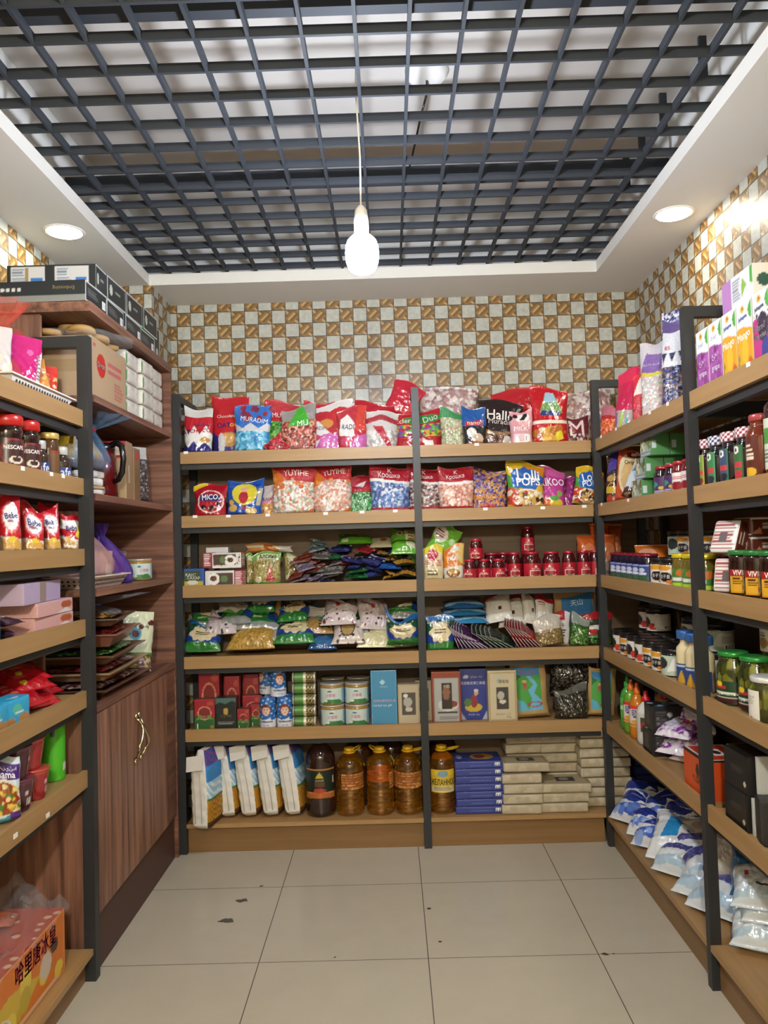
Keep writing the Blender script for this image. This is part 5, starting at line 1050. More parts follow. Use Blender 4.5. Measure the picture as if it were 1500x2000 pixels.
DL = wrap_label(.0725, .09, .235, -1.2, 1.2, [('fill', '18241c'), ('band', 0, .17, 'b0602a', .03, 3), ('band', .17, .2, 'c8905a', .03, 3), ('band', .94, 1, 'a8743a'), ('poly', [(.38, .7), (.5, .9), (.62, .7)], 'b8a83a'), ('flower', .5, .28, .18, .08, 'a83a24', 7), ('rect', .34, .42, .66, .56, '5a3a24'), ('rect', .9, .5, .96, .74, 'c8c8c0')], [('ДАРИЙ', .5, .62, .24, 'c8b890')])
oil_bottle('oil_bottle', 'big dark brown oil bottle with black and orange label', fx(627, 1540, YF+.1), YF+.1, .072, .375, DKO, '2c3a2c', DL, 0, False, dark='2a1712')
for k, px in enumerate((702, 764, 866)):
    Y = YF+.245; TL = wrap_label(.0705, .2, .26, -.6, .6, [('fill', '2a1c12'), ('poly', [(.1, .1), (.5, .95), (.9, .1)], 'a8a048')])
    oil_bottle('oil_bottle', 'dark oil bottle standing at the back, %s from the left' % ORD[k], fx(px, 1500, Y), Y, .07, .37, DKO, '1c1a16', TL, .0, False, 'dark oil bottles at the back', dark='2a1712')
# blue boxes lying in a stack
BLUS = {'front': [('fill', '35418a'), ('lines', .3, .3, .8, .7, '5a66a8', 3), ('bars', .83, .3, .94, .75), ('band', 0, .06, '2a3474')], 'all': [('fill', '303c84')], 'top': [('fill', '323e88'), ('disc', .6, .5, .25, .3, 'b8902e'), ('disc', .55, .5, .12, .2, '7a3040'), ('disc', .12, .5, .06, .2, 'a8a8c4'), ('speck', 0, 1, ['8a8ab0'], 8, .02)]}
BM = box_mesh(.232, .17, .0352, BLUS, None, None, r=.0035, puff=.001)
for k in range(7):
    Y = YF+.115; x = fx(937.5, 1560, YF+.03)
    solo('gift_box', BM, 'blue box lying flat, %s from the bottom of the blue stack' % ORD[k], 'box', (x-.002+.002*((k*5) % 3), Y, BASE+.0006+k*.0362), (0, 0, (-.01, .008, 0, .01, -.006, .012, .02)[k]), 'blue boxes lying in a stack')
stand_in((x-.1, Y-.08, BASE), (x+.1, Y+.08, BASE+.25))
solo('flat_carton', box_mesh(.23, .09, .2, {'all': [('fill', '4a4034')], 'front': [('fill', '4c4236'), ('rect', .1, .86, .9, .95, '2a2622')]}, None, PAPER), 'dark brown carton standing behind the blue stack', 'box', (fx(940, 1500, YF+.27), YF+.265, BASE+.0006), (0, 0, 0))
PAR = {'all': [('fill', 'b9ac92'), ('speck', 0, 1, ['b2a48a', 'c0b49a'], 10, .08)], 'front': [('fill', 'bbae95'), ('speck', 0, 1, ['b2a48a', 'c4b8a0'], 10, .08)], 'top': [('fill', 'b6a98f')]}
PART = {'all': PAR['all'], 'top': [('fill', 'a8987c'), ('edge', .08, .1, '9a8868'), ('rect', .34, .25, .72, .7, '3f3830'), ('disc', .5, .5, .1, .15, '8a8478')]}
def parcel(w, d, h, f, seed): return box_mesh(w, d, h, f, None, PAPER, r=.007, sag=.004, puff=.003, seed=seed, res=.005)
PM = [parcel(.192, .13, .044, PAR, s) for s in (1, 2, 3)]; PMW = parcel(.228, .13, .044, PAR, 4); PMT = parcel(.24, .15, .044, PART, 5); PMU = parcel(.225, .13, .045, PART, 6)
def stack(px, Y, n, h, meshes, z0, place, tops=None, jit=.004, yaw=0.0):
    x = fx(px, 1540, Y-.06)
    for k in range(n):
        m = tops if tops and k == n-1 else meshes[k % len(meshes)]
        solo('wrapped_parcel', m, 'beige paper wrapped parcel, %s from the bottom of the %s' % (ORD[k], place), 'parcel', (x+jit*(((k*7) % 5)-2)*.7, Y, z0+.001+k*h), (0, 0, yaw+(((k*11) % 7)-3)*.01), 'beige paper wrapped parcels')
    stand_in((x-.08, Y-.05, z0), (x+.08, Y+.05, z0+n*h))
    return x, z0+n*h
x, z = stack(1021, YF+.075, 4, .0485, PM, BASE, 'short stack at the front left')
solo('wrapped_parcel', PMU, 'beige parcel lying askew on top of the front left stack', 'parcel', (fx(1028, 1520, YF+.02), YF+.085, z+.004), (0, .03, .06), 'beige paper wrapped parcels')
stack(1104, YF+.085, 3, .0485, [PMW], BASE, 'low wide stack at the front', PMT)
stack(1028, YF+.245, 8, .0485, PM, BASE, 'tall stack at the back left')
stack(1097, YF+.245, 8, .0485, PM, BASE, 'tall stack at the back middle')
stack(1184, YF+.16, 9, .0475, [parcel(.245, .14, .043, PAR, s) for s in (7, 8)], BASE, 'tall stack behind the corner post')
stack(1264, YF+.2, 9, .0455, [box_mesh(.12, .15, .043, {'all': [('fill', '1e2658'), ('lines', .1, .2, .9, .8, '2c3670', 3)]}, None, PAPER, r=.004)], BASE, 'navy stack in the right corner')
for o in COL.objects:
    if 'navy stack' in str(o.get('label', '')): o.name = 'navy_box'; o['category'] = 'box'; o['group'] = 'navy boxes stacked in the corner'; l0 = o['label']; o['label'] = l0.replace('beige paper wrapped parcel', 'navy blue box').replace('navy stack', 'stack')
# ================================================================== RIGHT RACK
GR_R = 'goods on the right rack'
# top shelf, far bay: sweet bags
sbag('R', 0, 1170, 1206, 795, 1.06, .07, [('fill', 'a82430'), ('candy', .05, .6, ['d8642a', 'c83a2a', 'e08a4a', 'b02a34'], 8), ('band', .72, 1, 'b86a78')], [], 'candy_bag', 'red bag of orange sweets beside the corner post on the right rack', mat=FOIL)
sbag('R', 0, 1198, 1243, 724, 1.08, .08, [('fill', 'b8224a'), ('band', 0, .34, 'a89a90'), ('poly', [(.3, 0), (.42, .3), (.5, .3), (.45, 0)], '9ac832'), ('poly', [(.6, 0), (.66, .28), (.74, .28), (.72, 0)], '4aa0b8'), ('poly', [(.1, 0), (.14, .3), (.26, .3), (.2, 0)], '7a5a8a'), ('band', .78, 1, 'c82a50')], [], 'candy_bag', 'crimson topped clear bag of coloured sticks on the right rack', roll=.08)
sbag('R', 0, 1236, 1262, 735, 1.09, .07, [('fill', 'c8303c'), ('candy', 0, .45, ['c8303c', 'd8505a', 'a82030'], 7), ('poly', [(.1, .6), (.9, .66), (.9, .9), (.5, .95)], 'e0d8d4')], [], 'candy_bag', 'red and white sweet bag between the crimson and purple bags', mat=FOIL)
sbag('R', 0, 1253, 1302, 668, 1.08, .08, [('fill', 'bcb6bc'), ('candy', 0, .58, ['d8d2cc', 'c8a8a4', 'a8b8a0', 'e4e0dc', 'c0b0b8'], 9), ('poly', [(.04, .56), (1, .6), (1, .84), (.3, .86)], '7a5a9a'), ('band', .55, .6, 'c8b83a', .01)], [('FRUCTY FLUR', .5, .7, .75, 'd0c4dc', .04)], 'candy_bag', 'clear bag of white sweets with a purple header', roll=-.04, mat=FOIL)
sbag('R', 0, 1284, 1338, 622, 1.06, .09, [('fill', '23264a'), ('candy', 0, .56, ['22244e', '3a3f78', '15172e', '8a8aa0', '6a4a3a'], 9), ('zig', .46, .5, .16, 'd2d2d6', 3), ('band', .62, .86, 'cfcfd4'), ('band', .86, 1, '5a4a7a')], [('85', .3, .68, .2, 'c03a3a')], 'candy_bag', 'navy and white bag of foil sweets beside the right rack post', mat=FOIL)
sbag('R', 0, 1290, 1332, 606, 1.2, .07, [('fill', '3a3f78'), ('candy', 0, 1, ['3a3f78', '8a8ab0', 'c8c8d0', '23264a'], 8)], [], 'candy_bag', 'blue foil sweet bag standing behind the navy and white bag', mat=FOIL)
# juice cartons, near bay
def juice(fr_l, texts):
    return box_mesh(.094, .062, .2, {'front': fr_l, 'right': [('fill', 'dcdad4'), ('lines', .15, .1, .85, .7, 'b0a8a8', 10)], 'left': fr_l, 'all': [('fill', 'd8d6d0')], 'top': [('fill', 'dcdad4'), ('disc', .7, .5, .16, .24, '1f4f44')]}, {'front': texts}, CARD, r=.002)
LEAF = [('poly', [(.74, .86), (.98, .98), (1, .72), (.84, .74)], '4fa03a'), ('flower', .42, .9, .12, .055, 'd8a82a', 5), ('disc', .42, .9, .04, .02, 'b03a2a')]
def JU(c1, c2, extra=()): return [('fill', 'e6e4de'), ('band', 0, .62, c1, .03, 5)]+list(extra)+LEAF
GRAPE = [('speck', 0, .6, ['7a2a6a', 'b060a8', '8a3a7a'], 40, .08), ('poly', [(.5, 0), (.9, 0), (.8, .4), (.55, .3)], '8a3f80')]
MANGO = [('disc', .6, .36, .32, .26, 'e0981a'), ('disc', .5, .3, .2, .2, 'e8b42a'), ('poly', [(.5, 0), (.8, .2), (1, .1), (1, 0)], 'c05a24'), ('poly', [(0, 0), (.1, .3), (.16, .2)], '4a8a3a')]
BERRY = [('disc', .6, .5, .3, .2, '2f2234'), ('speck', .4, .68, ['3a2a40', '55405c'], 24, .05), ('disc', .72, .18, .26, .16, '3a3f88'), ('rect', .1, .02, .6, .12, '2a2a55')]
JK = {'grape': juice(JU('a0509a', '', GRAPE), [('جهينة', .42, .76, .42, '2a52a0'), ('عنب', .5, .46, .5, 'f0e8f0', .1), ('grape', .5, .26, .6, 'f0e8f0', 0)]),
      'mango': juice(JU('e0a022', '', MANGO), [('Juhayna', .42, .77, .56, '2a52a0', .08, 1, .006), ('Mango', .46, .5, .8, 'f4ecd8', .1, 1.1, .008)]),
      'berry': juice(JU('c0307a', '', BERRY), [('Juhayna', .42, .77, .56, '2a52a0', .08, 1, .006), ('Mixed', .42, .5, .6, 'f4ecf0', .1, 1, .008), ('Berries', .46, .38, .66, 'f4ecf0', .1, 1, .008)])}
JL = ['purple grape juice carton, furthest left of the juice row', 'purple grape juice carton, second from left in the juice row', 'orange mango juice carton, third from left in the juice row', 'orange mango juice carton, fourth from left in the juice row', 'pink mixed berry juice carton in the juice row', 'purple grape juice carton at the right edge of the juice row', 'purple grape juice carton nearest the viewer in the juice row']
for k, kd in enumerate(('grape', 'grape', 'mango', 'mango', 'berry', 'grape', 'grape')):
    y = 2.487-.099*k
    solo('juice_carton', JK[kd], JL[k], 'juice carton', (1.058, y, SURF[0]+.0006), (0, 0, -math.pi/2+.0*k), 'juice cartons in a row')
    stand_in((1.03, y-.045, SURF[0]), (1.085, y+.045, SURF[0]+.2))
o = solo('juice_carton', box_mesh(.2, .062, .094, {'front': [('fill', 'dcdad6'), ('rect', 0, 0, .32, 1, 'b07ab0'), ('rect', .34, .1, .62, .9, 'd0d0d0'), ('lines', .36, .15, .6, .85, '8a8a90', 7), ('poly', [(.64, .2), (.8, .5), (.66, .8)], '8ab04a'), ('poly', [(.9, .5), (1, .4), (1, 1), (.9, .95)], '4fa03a')], 'all': [('fill', 'dcdad6'), ('disc', .5, .5, .3, .2, '1f4f44')]}, None, CARD), 'white and purple juice carton lying on top of the upright cartons', 'juice carton', (1.065, 2.24, SURF[0]+.2016), (0, 0, -math.pi/2), 'juice cartons in a row')
solo('candy_bag', bag_mesh(.2, .3, .09, [('fill', 'b8b4bc'), ('speck', 0, 1, ['3a3a70', '6a5a90', 'd8d8dc', '8a6a7a'], 40, .07)], (), 9, 'pillow', wr=1.6), 'pale crinkled grape sweet bag lying on the top shelf behind the juice cartons', 'bag', (1.215, 2.45, SURF[0]+.325), (-1.5, 0, -.3))
for k in range(2):
    solo('candy_bag', bag_mesh(.22, .19, .1, [('fill', '8a8478'), ('speck', 0, 1, ['6a5a70', 'a8a098', '4a6a4a'], 20, .1), ('rect', .1, 0, .2, 1, 'c8b83a')], (), 19+k, 'stand', wr=1.6), 'dull clear sweet bag standing behind the juice cartons, %s one' % ('far', 'near')[k], 'bag', (1.2, 2.43-.24*k, SURF[0]+.001), (0, 0, -1.2))

# second shelf, far bay
sbag('R', 1, 1160, 1187, 912, 1.14, .06, [('fill', 'b8922c'), ('disc', .5, .4, .4, .2, '3a2a1a'), ('band', .7, 1, '2a5aa0')], [], 'candy_bag', 'gold and blue lollipop bag beyond the corner post on the right rack')
sbag('R', 1, 1184, 1211, 884, 1.06, .07, [('fill', '3a2418'), ('poly', [(.1, .62), (.8, .66), (.85, .98), (.4, 1)], '4a3a8a'), ('band', .22, .34, 'c8a82a'), ('disc', .5, .5, .34, .06, 'b08a4a'), ('band', 0, .16, 'a83a24', .03, 8), ('ring', .55, .32, .3, .1, 'c8942a', .6)], [('NUT', .45, .8, .5, '6a5ab0')], 'chocolate_bag', 'dark brown chocolate bag with a purple patch on the right rack')
sbag('R', 1, 1198, 1252, 878, 1.09, .07, [('fill', 'b8482a'), ('disc', .55, .55, .44, .4, 'd8c8a0'), ('disc', .6, .5, .36, .3, 'c8a468'), ('poly', [(.35, .84), (1, .84), (1, 1), (.3, 1)], '7a1f1c'), ('ring', .55, .5, .5, .5, 'c05a30', .86)], [('offee', .7, .92, .4, 'f0e8e0', 0, 1.1, .01), ('Original', .62, .74, .6, '3a2418', .08)], 'coffee_bag', 'orange red coffee bag with a beige oval on the right rack', roll=.1)
sbag('R', 1, 1206, 1250, 893, 1.05, .06, [('fill', 'c4ccd0'), ('poly', [(.1, .6), (.5, .72), (.9, .7), (.8, .84), (.2, .8)], '3a78b4'), ('disc', .3, .1, .3, .12, '4a2a1c'), ('disc', .7, .12, .2, .08, '2a2220'), ('candy', 0, .12, ['4a2a1c', '2a1a14', '8a6a50'], 7), ('poly', [(.7, .8), (1, .95), (.9, 1)], 'a8c82a')], [('Alpen', .5, .68, .5, 'e8eef2', .1)], 'chocolate_bag', 'white and blue sweet bag in front of the coffee bag', roll=.3, lean=.3)
settle_all()
GB = {'left': [('fill', 'a8b89a'), ('rect', .04, .3, .46, .95, 'd0ccb0'), ('rect', .54, .3, .96, .95, '9ab0a8'), ('speck', .35, .9, ['5a5030', '6a7a4a'], 16, .08), ('rect', 0, 0, 1, .22, '7a8a98'), ('lines', .05, .02, .95, .2, 'c8d0c8', 2)], 'all': [('fill', '4f8a50')], 'front': [('fill', '4f8a50'), ('rect', .06, .35, .3, .65, 'c8d4d8')]}
GBM = box_mesh(.078, .125, .086, GB, None, CARD, r=.0015)
for k, (x, y, l, lab) in enumerate(((1.075, 3.235, 0, 'green carton at the bottom of its stack, on the aisle side'), (1.155, 3.235, 0, 'green carton at the bottom of its stack, on the wall side'), (1.078, 3.19, 1, 'green carton in the middle of its stack, on the aisle side'), (1.158, 3.19, 1, 'green carton in the middle of its stack, on the wall side'), (1.085, 3.135, 2, 'green carton on top of its stack, on the aisle side'), (1.165, 3.135, 2, 'green carton on top of its stack, on the wall side'))):
    solo('green_carton', GBM, lab, 'carton', (x, y, SURF[1]+.0006+l*.0866), (0, 0, 0), 'green cartons stacked on the right rack')
    stand_in((x-.035, y-.06, SURF[1]+l*.087), (x+.035, y+.06, SURF[1]+l*.087+.08))
JAMA = jar_kind(.036, .12, '1c0f18', 'a8202c', .012, label=[('fill', '4a2a5a'), ('disc', .3, .6, .2, .16, '3a8a7a'), ('lines', .2, .1, .8, .25, 'c8c0d0', 2), ('disc', .6, .4, .1, .1, 'c8a83a')], lab=(.08, .72), arc=(-2.6, .6))
JAMB = jar_kind(.036, .12, '6a1018', 'b03038', .012, label=[('fill', 'e0d8d0'), ('disc', .5, .3, .3, .22, '8a1420'), ('lines', .2, .6, .8, .8, 'c04a54', 2)], lab=(.08, .72), arc=(-2.6, .6))
for k, (kd, px, X, lab) in enumerate(((JAMA, 1296, 1.075, 'dark jam jar with purple label beside the green cartons'), (JAMA, 1317, 1.082, 'dark jam jar with purple label, second beside the green cartons'), (JAMB, 1333, 1.07, 'red jam jar with white label beside the right rack post'), (JAMB, 1352, 1.075, 'red jam jar with white label hidden behind the right rack post'))):
    sjar('R', 1, kd, px, 930, X, 'jam_jar', lab, 'jar', 0, 'jam jars beside the green cartons')
for k in range(6):
    x, y = 1.22+.08*(k % 2), 2.68+.13*(k // 2)
    if k < 5: solo('green_carton', GBM, 'green carton at the back behind the jam jars, %s' % ORD[k], 'carton', (x, y, SURF[1]+.0006), (0, 0, 0), 'green cartons stacked on the right rack')
# second shelf, near bay: tall bottles with gingham lids
def ging(dark, c1, c2, c3, h=.165):
    lb = [('fill', c1), ('disc', .5, .22, .4, .18, c2), ('poly', [(.1, .3), (.9, .3), (.9, .95), (.5, 1), (.1, .95)], c3), ('rect', .1, .38, .9, .52, 'c03a40'), ('disc', .5, .86, .24, .1, 'e8e6dc'), ('disc', .5, .86, .1, .06, '2a2a2a')]
    return jar_kind(.041, h, dark, 'e8e0e0', .03, lid_r=.037, neck=.8, label=lb, lab=(.04, .84), arc=(-2.15, -.85), lid_check=('8a1c34', 'e4dcdc') if dark != '1a1a20' else ('2a2450', 'e0dce4'))
GK = [ging('2a1418', '9a9a3a', '7a2a2a', '6a8a3a'), ging('1a1a20', '4a8a5a', '2a2a3a', '3a7a4a'), ging('1a1018', '2f6a4a', '1a2030', '3a4a6a'), ging('1a1014', '2f5a34', 'b8323a', '3a6a3a')]
GX = ['first with a fig label beside the right rack post', 'second with a green mulberry label', 'third with a dark berry label', 'fourth with a raspberry label']
GP = (1384, 1406, 1432, 1462)
for k in range(4):
    sjar('R', 1, GK[(0, 1, 2, 3)[k]], GP[k]+3, 915, 1.068, 'syrup_jar', 'tall gingham lidded jar, '+GX[k], 'jar', 0, 'tall jars with gingham lids')
for k in range(3): jar(GK[0], 'syrup_jar', 'tall gingham lidded jar in the back row, '+('far', 'middle', 'near')[k], 'jar', (1.175, 2.47-.1*k, SURF[1]+.0006), 0, 'tall jars with gingham lids')
AMJ = jar_kind(.043, .19, '6a2a12', 'a8484a', .02, lid_r=.034, neck=.74, label=[('fill', '5a2412'), ('disc', .5, .14, .4, .12, 'd8a82a'), ('lines', .2, .4, .8, .8, 'd8c8b0', 4)], lab=(.05, .75), arc=(-2.2, -.7))
sjar('R', 1, AMJ, 1491, 905, 1.068, 'syrup_jar', 'amber jam jar with reddish lid right of the gingham lid jars', 'jar', 0)
SYR = jar_kind(.038, .27, '3a1a1c', '2f9a4a', .022, lid_r=.018, neck=.42, label=[('fill', 'c8d0b8'), ('band', .5, .8, '4a8a3a'), ('lines', .1, .1, .9, .4, '5a6a50', 4)], lab=(.1, .66), arc=(-2.4, .4))
sjar('R', 1, SYR, 1524, 880, 1.07, 'syrup_bottle', 'tall syrup bottle with green cap at the right edge of the frame', 'bottle', 0)

# third shelf, far bay
BB = jar_kind(.04, .118, '12122a', '8a1c30', .011, lid_r=.04, neck=.92, label=[('fill', '2a3a78'), ('disc', .4, .66, .2, .14, 'b8c0d8'), ('rect', .14, .38, .7, .5, 'd0d4e0'), ('disc', .5, .18, .34, .16, '3a5a3a'), ('lines', .1, .84, .9, .96, '8a98c8', 1)], lab=(.04, .7), arc=(-2.0, .1))
for k in range(7):
    y = 3.64-.083*k
    jar(BB, 'blueberry_jar', 'blueberry jam jar with dark red lid and blue label, %s from the corner post' % ORD[k], 'jar', (1.07, y, SURF[2]+.0006), 0, 'blueberry jam jars') if k < 6 else None
CF = jar_kind(.052, .105, '241410', '1c1a1c', .016, lid_r=.053, neck=1.0, label=[('fill', 'ddd6c6'), ('disc', .2, .84, .2, .14, 'd8962a'), ('disc', .25, .4, .17, .25, '1e1c1e'), ('disc', .42, .14, .14, .12, 'd07a2a'), ('lines', .56, .35, .95, .85, '9a9488', 6), ('bars', .62, .06, .9, .28)], texts=[('合子皇', .25, .42, .26, 'e8e4dc')], lab=(.06, .9), arc=(-1.9, 1.5))
CG = jar_kind(.052, .105, '16181a', '1c1a1c', .016, lid_r=.053, neck=1.0, label=[('fill', 'b8c4b0'), ('disc', .2, .6, .16, .3, '2a2f2c'), ('poly', [(.34, .2), (.9, .3), (.86, .8), (.5, .9)], 'dfe2da'), ('lines', .56, .4, .9, .7, '9aa494', 4), ('bars', .58, .1, .9, .3)], lab=(.06, .9), arc=(-1.9, 1.5))
CO = jar_kind(.052, .105, '221416', '1c1a1c', .016, lid_r=.053, neck=1.0, label=[('fill', 'd6d0c8'), ('disc', .16, .5, .15, .32, '1e1c1e'), ('disc', .36, .25, .12, .2, 'c8402a'), ('poly', [(.4, .2), (.92, .2), (.88, .9), (.5, .84)], 'e2ded6'), ('bars', .56, .1, .88, .34)], lab=(.06, .9), arc=(-1.9, 1.5))
HZ = .1062
YP = [(3.085, 1.085, 0, CF, 'spread jar with white and orange label, lower far one on the third shelf'), (2.975, 1.085, 0, CF, 'spread jar with white and orange label, lower near one on the third shelf'), (3.2, 1.2, 0, CF, 'spread jar in the back row below the raised jars, far one'), (3.09, 1.2, 0, CF, 'spread jar in the back row below the raised jars, middle one'), (2.98, 1.2, 0, CF, 'spread jar in the back row below the raised jars, near one'), (2.87, 1.2, 0, CF, 'spread jar in the back row beside the post'),
      (3.2, 1.2, 1, CG, 'spread jar with pale green label raised in the upper layer'), (3.09, 1.2, 1, CF, 'spread jar with white and orange label raised in the upper layer, far one'), (2.98, 1.2, 1, CF, 'spread jar with white and orange label raised in the upper layer, near one'), (2.87, 1.2, 1, CF, 'spread jar with white label raised behind the right rack post')]
for (y, x, l, kd, lab) in YP: jar(kd, 'spread_jar', lab, 'jar', (x, y, SURF[2]+.0006+l*HZ), .1*((y*100) % 3-1), 'black lidded spread jars')
YJ = jar_kind(.042, .125, '6a5a20', 'd8c42a', .016, lid_r=.042, neck=.9, label=[('fill', '3f7a34'), ('band', 0, .2, 'a8c83a'), ('disc', .7, .75, .3, .2, 'c86a2a'), ('rect', .2, .3, .7, .5, 'e0dcd0'), ('poly', [(0, .4), (.3, .9), (0, 1)], '8a9a4a')], lab=(.05, .66), arc=(-2.2, .4))
for k, y in enumerate((2.85, 2.75, 2.655)): jar(YJ, 'honey_jar', 'yellow lidded jar with green label, %s from the spread jars' % ORD[k], 'jar', (1.075, y, SURF[2]+.0006), 0, 'yellow lidded jars')
o = solo('ribbed_cup_pack', bag_mesh(.16, .15, .1, [('fill', 'd0702a'), ('band', 0, .4, 'd8d0c8'), ('lines', .05, .02, .95, .38, 'a8a098', 3), ('disc', .4, .7, .3, .2, 'd89a7a')], (), 3, 'pillow'), 'orange and white ribbed pack standing behind the blueberry jars', 'packet', (1.2, 3.56, SURF[2]+.002), (0, 0, -.5)); settle(o, SURF[2], (1, 0, 0), 1.344)
# third shelf, near bay
VD = jar_kind(.046, .142, '24100a', '2f7a3a', .014, lid_r=.046, neck=.95, label=[('fill', 'd8a22a'), ('band', .72, 1, '9a1f1c'), ('disc', .62, .25, .2, .18, '8a4a1a'), ('disc', .6, .34, .12, .1, 'd8cca8'), ('disc', .58, .52, .06, .05, 'c8402a'), ('lines', .1, .34, .44, .64, '4a2a14', 3), ('band', 0, .05, 'c88a1c')], texts=[('VIVIDAN', .5, .86, .72, 'f2e8e0', 0, 1.2, .008)], lab=(.1, .66), arc=(-1.5, .6))
for k, px in enumerate((1428, 1459, 1482, 1505)):
    y = at(px, 1120, X=1.085)[1]
    jar(VD, 'date_syrup_jar', 'dark syrup jar with green lid and yellow label, %s from the right rack post' % ORD[k], 'jar', (1.085, 2.385-.1*k, SURF[2]+.0006), 0, 'dark syrup jars with yellow labels')
    if k < 3: jar(VD, 'date_syrup_jar', 'dark syrup jar with green lid in the back row, %s from the post' % ORD[k], 'jar', (1.2, 2.31-.1*k, SURF[2]+.0006), 0, 'dark syrup jars with yellow labels')
TAH = {'all': [('fill', '5a241c'), ('band', 0, .12, 'd8d4cc'), ('lines', .3, .5, .7, .8, 'd8ccc4', 3), ('poly', [(.1, .2), (.4, .3), (.5, .2)], 'd8c8c0')], 'top': [('fill', 'dcdad4'), ('lines', .05, .05, .95, .95, '9a3a34', 9), ('rect', .3, .3, .6, .6, '5a4a48')], 'front': [('fill', '5a241c'), ('band', .86, 1, 'e0ded8'), ('lines', .4, .3, .9, .7, 'c8b8b0', 2), ('poly', [(.05, .1), (.3, .5), (.4, .1)], 'c87a5a')]}
TAM = box_mesh(.1, .11, .06, TAH, None, LABEL, r=.012)
for k, (x, y, z, rx, rz, lab) in enumerate(((1.07, 2.478, SURF[2], 1.35, -.9, 'halva tub with striped white lid standing on its side, lower one'), (1.085, 2.478, SURF[2]+.118, 1.2, -1.1, 'halva tub with striped white lid standing on its side, upper one'))):
    o = solo('halva_tub', TAM, lab, 'tub', (x+.02, y, z), (rx, 0, rz), 'halva tubs on the third shelf'); w = np.array([o.rotation_euler.to_matrix() @ v.co for v in TAM.vertices]); o.location.z = z+.001-w[:, 2].min(); o.location.x += 1.0245-(o.location.x+w[:, 0].min())
for k in range(4): solo('halva_tub', TAM, 'brown halva tub stacked behind the syrup jars, %s from the bottom' % ORD[k], 'tub', (1.165, 2.47, SURF[2]+.0006+k*.061), (0, 0, .05*(k-1)), 'halva tubs on the third shelf')
for k in range(4): solo('halva_tub', TAM, 'brown halva tub stacked against the back panel, %s from the bottom' % ORD[k], 'tub', (1.283, 2.46, SURF[2]+.0006+k*.061), (0, 0, 0), 'halva tubs on the third shelf')

# fourth shelf, far bay
fl = [CO, CF, CO, CO, CF, CF, CG]
for k in range(7):
    y = 3.64-.107*k
    jar(fl[k], 'spread_jar', 'black lidded jar in the front row of the fourth shelf, %s from the corner post' % ORD[k], 'jar', (1.082, y, SURF[3]+.0006), -.25+.1*(k % 3), 'black lidded spread jars')
for k in range(8):
    y = 3.62-.107*k; jar((CO, CG)[k % 2], 'spread_jar', 'black lidded jar in the back row of the fourth shelf, %s from the corner' % ORD[k], 'jar', (1.2, y, SURF[3]+.0006), 0, 'black lidded spread jars')
for k, (y, kd) in enumerate(((3.62, CO), (3.513, CO), (3.085, CG), (2.978, CF), (2.871, CG))):
    jar(kd, 'spread_jar', 'black lidded jar in the upper layer of the fourth shelf, %s from the corner' % ORD[k], 'jar', (1.2, y, SURF[3]+.0006+HZ), -.2, 'black lidded spread jars')
SQ = jar_kind(.033, .19, 'd8c9a0', '3a68a8', .03, lid_r=.03, neck=.55, label=[('fill', '27447e'), ('poly', [(.2, 0), (.5, .7), (.7, 0)], 'c8962c'), ('lines', .1, .75, .9, .95, 'b8c4d8', 1)], lab=(.02, .45), arc=(-2.1, .3))
for k in range(3): jar(SQ, 'sauce_bottle', 'cream sauce bottle with blue cap, %s of three beside the post' % ('far', 'middle', 'near')[k], 'bottle', (1.066, 2.845-.085*k, SURF[3]+.0006), 0, 'cream sauce bottles')
solo('dried_food_bag', bag_mesh(.2, .2, .03, [('fill', '33371f'), ('disc', .45, .5, .28, .26, 'b8a684'), ('disc', .45, .5, .22, .2, 'c8b894'), ('disc', .1, .6, .14, .3, 'a8986c'), ('lines', .7, .5, .95, .8, '5a6030', 3)], (), 5), 'dark green bag with a pale round picture standing behind the spread jars', 'bag', (1.32, 3.5, SURF[3]+.001), (0, 0, -1.5))
settle(COL.objects[-1], SURF[3], (1, 0, 0), 1.344)
# fourth shelf, near bay: pickles
PK = ['6a6a24', '4a5018', '7a7a30', '3a4014']
PJG = jar_kind(.052, .165, '2c3010', '2f8a3a', .014, lid_r=.046, neck=.82, specks=PK, seed=3, label=[('fill', '1c3a24'), ('band', 0, .22, '3a1a20'), ('band', .22, .26, 'c8b89a'), ('rect', .1, .66, .5, .8, 'a82a2a'), ('disc', .3, .86, .12, .12, 'd8b82a'), ('lines', .1, .32, .9, .5, 'd8d8c8', 1)], texts=[('корнишоны', .5, .4, .7, 'd8e0d0')], lab=(.06, .5), arc=(-2.1, .2))
PJW = jar_kind(.055, .125, '3a3a18', 'd8d6d2', .015, lid_r=.05, neck=.86, specks=PK, seed=7, label=[('fill', 'ddd8cc'), ('poly', [(.2, 0), (.5, .1), (.6, .0)], 'c84a3a'), ('lines', .2, .5, .8, .8, 'a8a090', 4)], lab=(.05, .8), arc=(-2.0, -.95))
PJA = jar_kind(.06, .148, '5a4a14', '8a8468', .014, lid_r=.048, neck=.76, specks=['5a4a18', '6a5a20'], seed=9, label=[('fill', 'd8d2c4'), ('disc', .5, .3, .3, .2, 'a87a4a'), ('disc', .4, .86, .16, .1, '8a3a3a'), ('lines', .2, .5, .8, .65, '6a6a70', 2)], lab=(.05, .7), arc=(-2.1, -.9))
